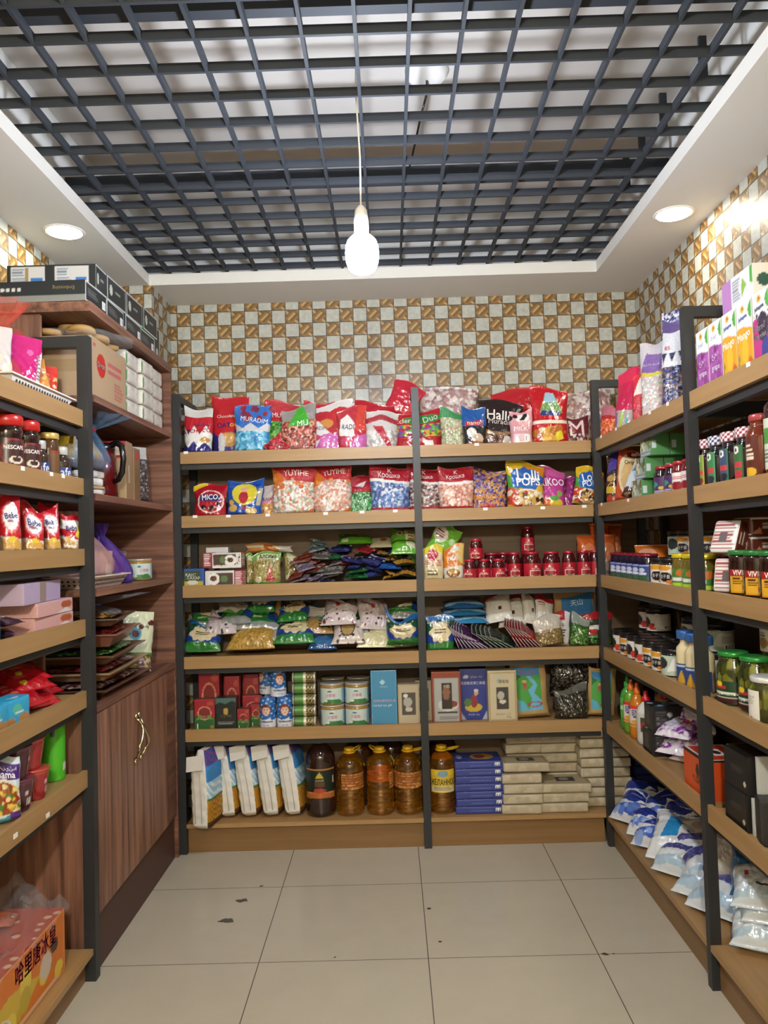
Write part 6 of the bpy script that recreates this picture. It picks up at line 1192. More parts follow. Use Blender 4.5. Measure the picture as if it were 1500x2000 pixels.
for k, (kd, x, y, up, lab) in enumerate(((PJG, 1.08, 2.482, 0, 'gherkin jar with green lid, nearest the right rack post'), (PJG, 1.1, 2.372, 0, 'gherkin jar with green lid, second from the post'), (PJG, 1.2, 2.43, 0, 'gherkin jar with green lid in the back row, far one'), (PJG, 1.21, 2.31, 0, 'gherkin jar with green lid in the back row, middle one'), (PJG, 1.21, 2.19, 0, 'gherkin jar with green lid in the back row, near one'), (PJW, 1.08, 2.255, 0, 'olive jar with white lid at the front, far one'), (PJW, 1.085, 2.13, 0, 'olive jar with white lid at the front, near one'), (PJA, 1.2, 2.41, .1666, 'large amber pickle jar stacked on top at the back, far one'), (PJA, 1.225, 2.26, .1666, 'large amber pickle jar stacked on top at the back, near one'))):
    jar(kd, 'pickle_jar', lab, 'jar', (x, y, SURF[3]+.0006+up), 0, 'pickle jars on the right rack')

# fifth shelf, far bay: cleaning goods
def squeeze(body, cap, lb, h=.24, r=.036, shape=0):
    pr = [(r*.8, 0), (r*.96, .004), (r, .02), (r*.98, h*.3), (r*.9 if shape == 0 else r, h*.45), (r, h*.58), (r*.8, h*.7), (r*.45, h*.77), (r*.34, h*.8), (r*.34, h*.83)]
    b = lathe_mesh('bottle', pr, body, GLASSY if shape == 0 else PLAST, 28)
    c = lathe_mesh('cap', [(r*.42, h*.8), (r*.44, h*.81), (r*.42, h*.88), (r*.26, h*.9), (r*.22, h*.985), (r*.18, h), (.0005, h)], cap, PLAST, 24)
    l = wrap_label(r*1.01, h*.22, h*.6, -1.9, 1.2, lb[0], lb[1], rf=(lambda z: r*1.0))
    return b, c, l
def squeezed(k, name, lab, x, y, rz=0.0, grp=None):
    t = thing(name, lab, 'bottle', (x, y, SURF[4]+.0006), (0, 0, rz), grp); put('bottle', k[0], t); put('cap', k[1], t); put('label', k[2], t)
    stand_in((x-.025, y-.025, SURF[4]), (x+.025, y+.025, SURF[4]+.2)); return t
DET = ([('fill', 'd8d0c4'), ('band', .8, 1, 'c83a34', .04, 4), ('band', 0, .14, 'd8862a', .03, 5), ('disc', .5, .24, .3, .1, 'd8a02a'), ('lines', .3, .4, .7, .5, '3a4a90', 1)], [('晓力', .5, .64, .5, '2a3a88', 0, 1.2, .008)])
OR_ = squeeze('c8761c', 'd8621c', DET); GN_ = squeeze('6a9a2c', 'd8621c', DET); GR2 = squeeze('3f9a3a', '2f9a3a', ([('fill', '5aa84a'), ('band', .4, .6, 'c8d8b0')], ()))
squeezed(OR_, 'dish_soap_bottle', 'orange dish soap bottle with orange cap at the front of the fifth shelf', 1.07, 3.45, .1, 'dish soap bottles')
squeezed(GN_, 'dish_soap_bottle', 'yellow green dish soap bottle with orange cap beside the orange one', 1.07, 3.535, 0, 'dish soap bottles')
squeezed(GR2, 'dish_soap_bottle', 'green dish soap bottle with green cap beside the corner post', 1.08, 3.62, .3, 'dish soap bottles')
squeezed(OR_, 'dish_soap_bottle', 'orange dish soap bottle at the back behind the white cleaner bottles', 1.2, 3.5, .3, 'dish soap bottles')
TOI = squeeze('d8d4cc', 'b81c24', ([('fill', 'c8c4bc'), ('rect', .3, .1, .8, .8, '3a4a34'), ('disc', .5, .4, .2, .2, 'b02a34')], ()), .225, .042, 1)
for k, (x, y) in enumerate(((1.075, 3.345), (1.165, 3.37), (1.2, 3.305), (1.265, 3.4), (1.285, 3.28))): squeezed(TOI, 'cleaner_bottle', 'white cleaner bottle with red cap, %s from the orange soap bottle' % ORD[k], x, y, .2*k, 'white cleaner bottles')
BLK = {'all': [('fill', '1b1b1d')], 'front': [('fill', '1c1c1e'), ('speck', .3, .7, ['a8a8a8', '8a8a8a'], 5, .05), ('lines', .1, .2, .4, .8, '4a4a4c', 6)], 'top': [('fill', '1d1d20'), ('speck', .1, .9, ['9ab0c0', '3a6a94', 'c8ccd0'], 10, .09), ('poly', [(.3, .3), (.5, .7), (.7, .4), (.6, .8)], '7aa0b8')], 'left': [('fill', '1b1b1d'), ('lines', .15, .2, .7, .8, '5a5a5c', 8)]}
BLM = box_mesh(.145, .115, .1, BLK, None, CARD, r=.0015)
for k, (x, y, l, lab) in enumerate(((1.1, 3.2, 0, 'black carton at the bottom beside the cleaner bottles'), (1.105, 3.19, 1, 'black carton with a blue splash on top beside the cleaner bottles'))):
    solo('black_carton', BLM, lab, 'carton', (x, y, SURF[4]+.0006+l*.1006), (0, 0, -.06*l), None); stand_in((x-.06, y-.05, SURF[4]+l*.1), (x+.06, y+.05, SURF[4]+l*.1+.09))
LAV = [('fill', '8a4a9a'), ('candy', 0, 1, ['9a5aa8', 'c8a8d0', '7a3a8a', 'dcd4dc'], 7), ('disc', .4, .5, .25, .2, 'c8c4d8'), ('band', 0, .14, 'd8d0d8', .04), ('poly', [(.5, .5), (.9, .6), (.8, .8)], 'b83a4a')]
for k, (px, py, X, rz, lab) in enumerate(((1306, 1496, 1.085, -.9, 'purple and white detergent bag, lowest of the purple pile'), (1306, 1478, 1.09, -.8, 'purple and white detergent bag, second from the bottom of the purple pile'), (1307, 1458, 1.095, -1.0, 'purple and white detergent bag, third from the bottom of the purple pile'), (1309, 1438, 1.1, -.8, 'purple and white detergent bag, fourth from the bottom of the purple pile'), (1335, 1412, 1.16, -.6, 'purple and white detergent bag, topmost, standing against the post'))):
    heaped(px+8, py, X, .145, .14, .045, LAV, 'detergent_bag', lab, tilt=-1.25 if k < 4 else -.5, rz=rz, group='purple detergent bags', floor=SURF[4], seed=40+k)
ORB = {'all': [('fill', 'b8431c')], 'left': [('fill', 'd0501c'), ('flower', .62, .6, .08, .16, '3a241c', 4), ('band', .93, 1, '2a1a18')], 'front': [('fill', 'cc4c1c'), ('band', .94, 1, '2a1a18')], 'top': [('fill', 'c83a24'), ('edge', .06, .05, 'd8d4cc'), ('edge', .02, .02, '2a1a18'), ('rect', .4, .3, .7, .7, 'd8d4cc'), ('disc', .55, .5, .1, .12, '2a2220')]}
solo('gift_carton', box_mesh(.14, .2, .135, ORB, {'left': [('YLIZAVI', .6, .36, .4, '3a241c', 0, 1.3)]}, CARD), 'bright orange gift carton with a dark emblem behind the right rack post', 'carton', (1.097, 2.705, SURF[4]+.0006), (0, 0, 0))
stand_in((1.03, 2.61, SURF[4]), (1.16, 2.81, SURF[4]+.13))
# fifth shelf, near bay: black and green gift cartons
solo('gift_carton', box_mesh(.12, .05, .21, {'all': [('fill', '4a5a30')], 'front': [('fill', '566838'), ('rect', .35, .3, .55, .45, '8a9468'), ('band', .62, .64, '8a9468')], 'left': [('fill', '5a6c3a'), ('rect', .4, .35, .6, .5, 'c8c8b0')]}, None, CARD), 'green gift carton behind the black cartons near the post', 'carton', (1.13, 2.515, SURF[4]+.0006), (0, 0, 0))
BKM = box_mesh(.17, .148, .112, {'all': [('fill', '1a1714')], 'front': [('fill', '1c1916'), ('lines', .2, .5, .8, .6, '3a342c', 1)], 'left': [('fill', '1c1916'), ('lines', .3, .4, .8, .6, '3a342c', 2), ('disc', .88, .24, .05, .07, 'c8c0a0')]}, None, CARD, r=.0015)
BKW = box_mesh(.17, .012, .11, {'all': [('fill', 'b8bab8')], 'front': [('fill', 'c0c2c0'), ('rect', .5, .4, .6, .48, '2a2a2a')]}, None, CARD)
for k, (x, y, l, rz, lab) in enumerate(((1.115, 2.40, 0, 0, 'black gift carton at the bottom next to the right rack post'), (1.21, 2.06, 0, .03, 'black gift carton at the bottom, nearer the viewer'), (1.118, 2.398, 1, .03, 'black gift carton stacked on top next to the right rack post'), (1.215, 2.06, 1, -.04, 'black gift carton stacked on top, nearer the viewer'))):
    solo('gift_carton', BKM, lab, 'carton', (x, y, SURF[4]+.0006+l*.1126), (0, 0, rz), 'black gift cartons')
for k, (x, y, z, lab) in enumerate(((1.14, 2.305, SURF[4]+.122, 'silver grey card box standing against the upper black cartons'), (1.125, 2.31, SURF[4], 'silver grey card box standing against the lower black cartons'))):
    solo('card_box', BKW, lab, 'box', (x, y, z+.0008), (0, 0, .02), 'silver grey card boxes')
solo('gift_carton', box_mesh(.14, .07, .125, {'all': [('fill', '191818')], 'front': [('fill', '1c1b1b'), ('lines', .15, .5, .6, .6, '3a3a3a', 1)], 'right': [('fill', 'd8bcb8')]}, None, CARD), 'small black carton leaning out at the front of the fifth shelf', 'carton', (1.1, 2.24, SURF[4]+.0035), (-.04, 0, -.25))
solo('soap_packet', box_mesh(.08, .05, .16, {'all': [('fill', 'd0d8cc')], 'front': [('fill', 'd8dcd8'), ('band', .7, 1, '3f9a44')]}, None, CARD), 'white and green packet at the right edge beside the black cartons', 'packet', (1.27, 2.22, SURF[4]+.0006), (0, 0, 0))

# bottom shelf: heap of salt and washing powder bags
SB = [('fill', 'd6d8dc'), ('poly', [(.04, .52), (.5, .46), (.96, .52), (.88, .88), (.5, 1), (.12, .88)], '24368e'), ('poly', [(.05, .3), (.5, .44), (.95, .28), (.7, .1), (.3, .16)], '3a5ab4'), ('poly', [(.55, .45), (.9, .58), (.7, .62)], 'e4e6ea'), ('speck', .12, .4, ['5a7ac8', '8aa4d8'], 8, .08), ('lines', .3, .72, .7, .76, '8a9ac8', 1)]
PW = [('fill', 'd2d8de'), ('band', .5, .82, '4a4a8a', .03), ('speck', .5, .82, ['6a6aa0', '3a3a78'], 60, .02), ('band', .1, .3, 'a8c0d4', .03), ('band', .82, .86, 'e4e6ea')]
PEN = [('fill', 'd6dade'), ('poly', [(.3, .3), (.7, .4), (.75, .9), (.4, .8)], '2a8ac8'), ('speck', .1, .9, ['a83a3a', '2a2a30', '2a8ac8'], 10, .06)]
GRY = [('fill', 'c8c2b8'), ('speck', 0, 1, ['b8b0a4', 'a89890'], 14, .1)]
TEAL = [('fill', '2a6a9a'), ('poly', [(.2, 0), (.5, .6), (.8, .1)], 'd0d8dc'), ('band', .7, 1, '1f4a7a')]
CLW = [('fill', 'c4ccd2'), ('candy', .2, .8, ['ccd4da', 'b4c4d0', 'd8dee2'], 6), ('band', .1, .22, 'a8bccb'), ('rect', .2, .5, .27, .6, 'b03038'), ('rect', .4, .3, .6, .34, '2a2a30')]
HP = [(1298, 1640, 1.09, SB, 'second'), (1236, 1618, 1.075, SB, 'first')]
HB6 = [(1237, 1620, 1.085, SB, .17, .15, -1.1, -.9, 'white and blue salt bag lying at the far end by the corner post'), (1256, 1583, 1.19, SB, .17, .15, -.9, -.4, 'white and blue salt bag lying against the navy stack'), (1277, 1612, 1.14, SB, .16, .14, -1.0, -.5, 'white and blue salt bag in the second rank of the salt heap'), (1276, 1652, 1.08, SB, .17, .15, -1.1, -.7, 'white and blue salt bag at the front edge below the first one'),
       (1317, 1620, 1.15, SB, .18, .15, -.9, -.7, 'white and blue salt bag in the middle of the heap'), (1306, 1585, 1.24, SB, .16, .15, -.7, -.2, 'white and blue salt bag at the back under the fifth shelf'), (1360, 1598, 1.25, SB, .17, .15, -.7, -.9, 'white and blue salt bag at the back beside the right rack post'), (1346, 1642, 1.18, GRY, .2, .15, -1.2, -.5, 'pale grey cloudy bag in the middle of the heap'),
       (1298, 1690, 1.07, PEN, .15, .2, -1.1, -.6, 'white bag with a bright blue splash at the front of the heap'), (1346, 1676, 1.14, PW, .2, .15, -1.2, -.2, 'blue and white washing powder bag above the striped pair'), (1380, 1706, 1.14, PW, .24, .16, -1.2, -.1, 'blue and white washing powder bag crossing behind the post'), (1366, 1750, 1.09, PW, .22, .18, -1.2, -.8, 'blue and white washing powder bag at the front, upper of two'), (1382, 1785, 1.07, PW, .22, .18, -1.2, -.9, 'blue and white washing powder bag at the front, lower of two'),
       (1318, 1722, 1.072, PW, .16, .14, -1.15, -.8, 'small blue and white powder bag at the front edge below the blue splash bag'), (1262, 1640, 1.07, SB, .13, .12, -1.1, -.6, 'small white and blue salt bag tucked at the front edge'), (1405, 1762, 1.14, PW, .18, .15, -1.1, -.3, 'blue and white powder bag behind the right rack post'),
       (1455, 1728, 1.18, TEAL, .17, .16, -.7, -.5, 'deep blue and white bag behind the clear bags near the post'), (1440, 1676, 1.25, TEAL, .18, .16, -.6, -.8, 'teal bag at the back of the bottom shelf beyond the post'), (1475, 1690, 1.27, GRY, .2, .16, -.7, -.5, 'grey bag at the back of the bottom shelf near the frame edge'), (1480, 1816, 1.14, CLW, .17, .16, -1.25, -.5, 'clear white bag lowest in the stack near the post'), (1480, 1786, 1.15, CLW, .165, .16, -1.25, -.4, 'clear white bag in the middle of the stack near the post'), (1484, 1756, 1.16, CLW, .165, .16, -1.2, -.45, 'clear white bag on top of the stack near the post')]
for k, (px, py, X, ly, w, l, tilt, rz, lab) in enumerate(sorted(HB6, key=lambda q: -q[1])):
    heaped(px, py, X, w*1.1, l*1.12, .115, ly, 'powder_bag', lab, tilt=tilt, rz=rz, seed=60+k, group='salt and powder bags on the bottom shelf', floor=BASE, wr=1.6, free=True)
settle_all()
# ================================================================== LEFT RACK
def organza_bag(name, label, loc, r, h, mat, gather=.72, flare=.08, lean=(0, 0), parts=(), sx=1.0, sy=1.0, rot=(0, 0, 0), ribbon=None, group=None):
    """sheer gathered gift wrap: base, belly, tied neck and flared top"""
    t = thing(name, label, 'gift wrap', loc, rot, group); pr = []
    for k in range(34):
        v = k/33; z = v*h
        if v < gather: q = r*(1-.86*max(0, (v/gather-.25)/.75)**1.25)*(.94 if k == 0 else 1)
        else: q = r*.14+flare*((v-gather)/(1-gather))**.8
        pr.append((q, z))
    mb = MB().lathe(pr, seg=56, rfun=lambda w, z: 1+(.03+.16*(z/h))*math.sin(9*w+4*z/h)+.05*math.sin(4*w+1)*(z/h))
    v = mb.v[0]; v[:, 0] = v[:, 0]*sx+lean[0]*(v[:, 2]/h)**2; v[:, 1] = v[:, 1]*sy+lean[1]*(v[:, 2]/h)**2
    mb.f = mb.f[:-2]+[mb.f[-2]]
    child(t, 'sheer_wrap', mb, mat)
    if ribbon: child(t, 'ribbon', MB().tube([(lean[0]*gather**2+r*.17*math.cos(a), lean[1]*gather**2+r*.17*math.sin(a), h*gather) for a in np.linspace(0, 6.28, 17)[:-1]], .007, ribbon, 8, True).tube([(lean[0]*gather**2, lean[1]*gather**2-r*.17, h*gather), (.03, -.06, h*(gather-.12)), (.05, -.09, h*(gather-.25))], .005, ribbon, 8), PLAST)
    return t
def tray_mesh(w, d, h, rim, c, holes=0):
    mb = MB(); a, b = w/2, d/2; k = .82
    P = lambda s, z: [(-a*s, -b*s, z), (a*s, -b*s, z), (a*s, b*s, z), (-a*s, b*s, z)]
    rings = P(k, 0)+P(1, h)+P(1+rim/a, h)+P(1+rim/a, h-.005)+P(1-.006/a, h-.003)+P(k-.004/a, .004); F = [(3, 2, 1, 0)]
    for i in range(5): F += [(i*4+j, i*4+(j+1) % 4, (i+1)*4+(j+1) % 4, (i+1)*4+j) for j in range(4)]
    F.append((20, 21, 22, 23)); mb.add(rings, F, lin(c))
    if holes:
        n = int(d/.022)
        for s in (-1, 1):
            for i in range(n):
                y = -b*.88+2*b*.88*i/(n-1)
                for z0 in (.3, .62):
                    e = a*(k+(1-k)*z0)+.0012; mb.box(s*e-.0012, s*e+.0012, y*(k+(1-k)*z0)-.004, y*(k+(1-k)*z0)+.004, h*z0-.004, h*z0+.006, '3a302c')
        n = int(w/.022)
        for i in range(n):
            x = -a*.85+2*a*.85*i/(n-1)
            for z0 in (.3, .62):
                e = -b*(k+(1-k)*z0)-.0012; mb.box(x*(k+(1-k)*z0)-.004, x*(k+(1-k)*z0)+.004, e-.0012, e+.0012, h*z0-.004, h*z0+.006, '3a302c')
    return mb
RORG, PORG, BORG, VORG, WORG = organza('sheer red organza', 'c8503c', .4), organza('sheer pink organza', 'd8a8a0', .42), organza('sheer blue organza', '6a8fb0', .26), organza('sheer violet organza', '5a3a9a', .6), organza('sheer white organza', 'c8ccd4', .14)
# top shelf: gift baskets
S = SURF_L[0]
tr = solo('gift_tray', tray_mesh(.24, .44, .05, .006, 'e4e0da', 1).mesh('tray', PLAST, False), 'white perforated plastic tray under red sheer wrap on the left rack', 'tray', (-1.218, 2.465, S+.0006))
organza_bag('gift_basket', 'red sheer wrapped gift at the left frame edge on the top shelf', (-1.24, 2.36, S+.007), .12, .3, RORG, .62, .07, (.02, .03))
solo('candy_bag', bag_mesh(.14, .2, .07, [('fill', 'b8186a'), ('poly', [(.8, 0), (1, 0), (1, .8), (.9, .7)], 'd8d0cc'), ('lines', .84, .1, .98, .7, '8a8084', 9), ('speck', .6, .9, ['d8609a'], 4, .05)], (), 8), 'bright magenta sweet bag standing in the red wrapped tray', 'bag', (-1.16, 2.405, S+.012), (-.08, .08, .8))
solo('candy_bag', bag_mesh(.12, .2, .06, [('fill', 'c4bcb8'), ('band', .1, .16, 'c8a83a'), ('speck', 0, .5, ['6a5a3a', 'd8c8b0'], 14, .08)], (), 12), 'whitish bag with a gold trim beside the magenta bag', 'bag', (-1.18, 2.29, S+.008), (-.05, 0, .8))
for k, (x, y, c, sz) in enumerate(((-1.145, 2.515, 'd88a3a', .1), (-1.25, 2.54, 'd8a24a', .09), (-1.16, 2.595, 'c8382e', .1), (-1.27, 2.62, 'b82a2a', .13), (-1.2, 2.47, 'd8d0c8', .08))):
    solo('candy_packet', bag_mesh(sz, sz*1.5, .05, [('fill', c), ('candy', .1, .8, [c, 'e0b070', c], 6), ('rect', .3, .05, .8, .25, 'e4e0d8')], (), 30+k), '%s sweet packet inside the red wrapped tray' % ('orange', 'golden orange', 'scarlet, front', 'deep red, back', 'white')[k], 'packet', (x, y, S+.01), (-.2, .1*(k-2), .5+.1*k), 'sweet packets in the red wrapped tray')
organza_bag('gift_basket', 'red sheer wrap sloping over the sweets in the white tray', (-1.218, 2.55, S+.052), .125, .19, RORG, .8, .03, (0, -.08), sx=.68, sy=1.12)
# second shelf: coffee jars
S = SURF_L[1]
def coffee_jar():
    r, h = .045, .166; pr = [(r*.8, 0), (r*.96, .004), (r, .02), (r*.98, h*.3), (r*.86, h*.5), (r*.9, h*.6), (r*.98, h*.7), (r*.86, h*.78), (r*.8, h*.8)]
    lb = wrap_label(r*.98, h*.06, h*.56, -.2, 1.9, [('fill', '2a1410'), ('disc', .55, .5, .45, .52, '8a1c22'), ('disc', .55, .5, .4, .46, '3a1612'), ('disc', .6, .24, .24, .14, 'd8ccb8'), ('disc', .6, .26, .15, .09, '3a1c12')], [('NESCAFE', .52, .68, .62, 'e8e0d8', 0, 1.1, .008)], rf=lambda z: r*1.0)
    return lathe_mesh('jar', pr, '24120d', GLASSY, 32), lathe_mesh('lid', [(r*.84, h*.79), (r*.98, h*.82), (r*.98, h*.95), (r*.9, h*.99), (r*.5, h), (.0005, h)], 'b82420', PLAST, 32), lb
CJ = coffee_jar()
for k, (x, y) in enumerate(((-1.125, 2.265), (-1.125, 2.375))):
    t = thing('coffee_jar', 'dark coffee jar with red lid, %s the frame edge' % ('at', 'second from')[k], 'jar', (x, y, S+.0006), (0, 0, 0), 'red lidded coffee jars'); put('glass_jar', CJ[0], t); put('lid', CJ[1], t); put('label', CJ[2], t)
CFJ = jar_kind(.034, .115, '33261c', 'c8c4bc', .028, lid_r=.024, neck=.62, label=[('fill', '27407a'), ('band', 0, .2, 'd8d4cc'), ('disc', .2, .2, .12, .1, 'c84a2a')], texts=[('iCafe', .5, .58, .75, 'd8d8e0', 0, 1.2, .01)], lab=(.04, .5), arc=(-.9, 1.9))
GLJ = jar_kind(.034, .15, '4a3018', 'c8a85a', .02, lid_r=.034, neck=.9, label=[('fill', '8a2a1c'), ('band', .1, .9, '6a4a2a')], lab=(.05, .7), arc=(.6, 1.9))
jar(CFJ, 'coffee_jar', 'small clear coffee jar with silver lid and blue label, left one', 'jar', (-1.122, 2.458, S+.0006), 0, 'blue label coffee jars')
jar(CFJ, 'coffee_jar', 'small clear coffee jar with silver lid and blue label, right one', 'jar', (-1.122, 2.625, S+.0006), 0, 'blue label coffee jars')
jar(GLJ, 'coffee_jar', 'slim coffee jar with broad gold lid between the blue label jars', 'jar', (-1.126, 2.541, S+.0006), 0)
solo('gold_tin', lathe_mesh('tin', [(.05, 0), (.052, .003), (.052, .17), (.048, .175), (.0005, .175)], 'b8923a', TIN, 30), 'gold tin standing behind the coffee jars', 'tin', (-1.24, 2.47, S+.0006))
solo('rice_bag', bag_mesh(.11, .17, .06, [('fill', 'c8b888'), ('poly', [(0, .55), (1, .6), (1, 1), (0, 1)], '2a5a9a'), ('disc', .4, .62, .3, .14, '4a94b8'), ('disc', .4, .62, .2, .09, 'c8b888'), ('band', 0, .14, 'b89a3a')], (), 5), 'blue and cream rice bag behind the coffee jars near the post', 'bag', (-1.2, 2.655, S+.001), (-.05, 0, .3))
solo('candy_bag', bag_mesh(.1, .18, .06, [('fill', '2a4f94'), ('speck', 0, 1, ['4a6ab4', '1f3a74'], 10, .1)], (), 6), 'dark blue bag standing behind the gold lidded jar', 'bag', (-1.3, 2.57, S+.001), (-.05, 0, .4))
# third shelf: biscuit bags
S = SURF_L[2]
BEB = [('fill', 'b81c28'), ('disc', .5, .6, .4, .26, 'd86a72'), ('disc', .5, .6, .34, .21, 'e8e2e4'), ('poly', [(0, 0), (1, 0), (1, .24), (0, .3)], 'd8d0c4'), ('disc', .3, .16, .22, .1, 'd0a45a'), ('disc', .7, .14, .22, .1, 'c8984a'), ('disc', .5, .24, .2, .05, 'd8c03a'), ('lines', .3, .48, .7, .56, '8a6a78', 3)]
BEW = [('fill', 'ded8d4'), ('poly', [(0, .4), (1, .3), (1, .55), (0, .6)], 'b81c28'), ('band', .85, 1, 'b81c28'), ('speck', 0, .36, ['d0a45a', 'b8843a', 'd8b878'], 26, .09), ('poly', [(.7, .4), (1, .34), (1, .7), (.8, .7)], 'd8c03a')]
for k, (x0, x1, yt, X, ly, roll, lab) in enumerate(((0, 46, 966, -1.115, BEB, 0, 'red and white baby biscuit bag at the left frame edge'), (40, 88, 990, -1.12, BEB, .05, 'red and white baby biscuit bag, second from the frame edge'), (84, 122, 986, -1.115, BEB, -.04, 'red and white baby biscuit bag, third from the frame edge'), (98, 132, 975, -1.16, BEW, 0, 'mostly white baby biscuit bag standing behind the red ones'), (112, 152, 1008, -1.125, BEW, .1, 'white biscuit bag with wafer pictures next to the left rack post'), (-34, 14, 1034, -1.1, BEW, 0, 'white baby biscuit bag low at the front near the frame edge'))):
    sbag('L', 2, x0, x1, yt, X, .07, ly, [('Bebe', .5, .63, .56, '2f2f7a', .08, 1.3, .008)], 'biscuit_bag', lab, yaw=.7, roll=roll, seed=50+k, group='baby biscuit bags')
settle_all()
for k, (y, c) in enumerate(((2.3, 'b81c28'), (2.42, 'ddd8d4'))):
    solo('biscuit_bag', bag_mesh(.13, .165, .06, [('fill', c), ('band', .6, .7, 'e4e0dc')], (), 70+k), 'crumpled %s biscuit bag at the back of the third left shelf' % ('red', 'white')[k], 'bag', (-1.3, y, S+.001), (-.1, .1, .8), 'baby biscuit bags')
# fourth shelf: pie cartons and wafer packs
S = SURF_L[3]
PKB = {'all': [('fill', 'cf9c98'), ('check', 0, 1, 40, 24, 'd6aaa6')], 'right': [('fill', 'd4a4a0'), ('disc', .8, .6, .16, .3, 'b05a34'), ('poly', [(.5, 0), (.8, .4), (1, 0)], 'e4d4d0')], 'top': [('fill', 'cdb0c0')]}
LIB = {'all': [('fill', 'b7a2bd')], 'top': [('fill', 'b4a0bb'), ('rect', .05, .1, .45, .9, 'c4b2ca'), ('speck', .3, .6, ['3a3048', '2f283c'], 9, .06), ('rect', .56, 0, .74, 1, '9a8478'), ('rect', .8, .1, .97, .6, 'dcdcd6'), ('lines', .82, .15, .95, .55, '6a6a6a', 5)], 'right': [('fill', 'b9a6c2'), ('check', 0, 1, 60, 14, 'ad98b8'), ('rect', .4, 0, .58, 1, '9a8478')], 'front': [('fill', 'b5a0b8'), ('rect', .4, 0, .6, 1, '9a8478')]}
pk1 = box_mesh(.2, .29, .045, PKB, None, CARD); 
solo('pie_carton', pk1, 'pink pie carton at the bottom of its stack on the fourth left shelf', 'carton', (-1.205, 2.53, S+.0006), (0, 0, 0), 'pie cartons on the left rack')
solo('pie_carton', pk1, 'pink pie carton second from the bottom on the fourth left shelf', 'carton', (-1.2, 2.525, S+.0466), (0, 0, .04), 'pie cartons on the left rack')
solo('pie_carton', box_mesh(.19, .33, .065, LIB, {'top': [('Blueberry Pie', .26, .8, .3, '2f283c', 0, 1.2, .004)]}, CARD), 'lilac blueberry pie carton on top of the pink cartons', 'carton', (-1.2, 2.44, S+.0926), (0, 0, .1), 'pie cartons on the left rack')
solo('pie_carton', box_mesh(.15, .3, .05, LIB, None, CARD), 'lilac pie carton lying uppermost behind on the fourth left shelf', 'carton', (-1.28, 2.45, S+.1584), (0, 0, -.05), 'pie cartons on the left rack')
WAF = [('fill', '2f1a30'), ('speck', .2, .8, ['d8c8a8', 'c8b090', 'e0d4c0'], 14, .12), ('band', .44, .56, '4a1f3a')]
for k, (y, z, rz, lab) in enumerate(((2.275, 0, .15, 'dark purple wafer packet at the front of the fourth left shelf'), (2.25, .036, -.1, 'dark purple wafer packet stacked on the front wafer packet'))):
    o = solo('wafer_packet', bag_mesh(.09, .17, .034, WAF, [('Choco', .5, .5, .5, 'e8dcd0', 1.57)] if 0 else (), 14+k, 'pillow'), lab, 'packet', (-1.1, y, S+.02+z), (-1.5, 0, math.pi/2+rz), 'wafer packets on the left rack'); o.location = (-1.092, y, S+.02+z); o.rotation_euler = (-1.5, 0, math.pi/2+rz)
    settle(o, S+z, (-1, 0, 0), 1.47, 1.0885)
solo('biscuit_box', box_mesh(.09, .1, .09, {'all': [('fill', '3a9ac4')], 'right': [('fill', '4aa4cc'), ('rect', .2, .1, .8, .6, 'b87a44')]}, None, CARD), 'sky blue biscuit box at the left frame edge on the fourth shelf', 'box', (-1.137, 2.1, S+.0006), (0, 0, 0))
# fifth shelf: red packs and blue boxes
S = SURF_L[4]
RDP = [('fill', 'b01420'), ('poly', [(.6, .5), (.9, .6), (.8, .9)], '3a1414'), ('disc', .3, .2, .08, .06, 'd8c03a'), ('lines', .2, .3, .6, .7, 'c8504c', 3)]
for k, (px, py, X, rz, lab) in enumerate(((90, 1368, -1.13, 1.2, 'shiny red snack packet at the front of the fifth left shelf'), (62, 1372, -1.125, 1.3, 'shiny red snack packet, second at the front of the fifth left shelf'), (66, 1345, -1.16, 1.1, 'shiny red snack packet lying across the front ones'), (40, 1328, -1.22, 1.0, 'shiny red snack packet at the back of the pile'), (92, 1352, -1.16, 1.4, 'shiny red snack packet next to the left rack post'))):
    heaped(px, py, X, .15, .17, .045, RDP, 'snack_packet', lab, tilt=-1.25, rz=rz, group='red snack packets', floor=S, seed=80+k, rk='L')
BLB = {'all': [('fill', '2a9cc8')], 'right': [('fill', '34a4d0'), ('disc', .4, .6, .2, .2, '5ab4a0'), ('disc', .7, .2, .24, .18, 'b8844a'), ('disc', .15, .2, .16, .14, 'b07a40'), ('lines', .3, .4, .7, .5, 'd8e8ee', 1)], 'top': [('fill', '30a0cc'), ('poly', [(.6, .3), (.9, .5), (.7, .8)], 'd8dcdc')]}
blm = box_mesh(.07, .12, .075, BLB, None, CARD, r=.004, puff=.003)
for k, (x, y, z, lab) in enumerate(((-1.127, 2.255, 0, 'sky blue biscuit box at the front of the fifth left shelf, right one'), (-1.127, 2.13, 0, 'sky blue biscuit box at the front of the fifth left shelf, left one'), (-1.21, 2.2, 0, 'sky blue biscuit box in the back row of the fifth left shelf'), (-1.17, 2.17, .0765, 'sky blue biscuit box stacked on the others on the fifth left shelf'))):
    solo('biscuit_box', blm, lab, 'box', (x, y, S+.0006+z), (0, 0, .06*(k-1)), 'sky blue biscuit boxes')
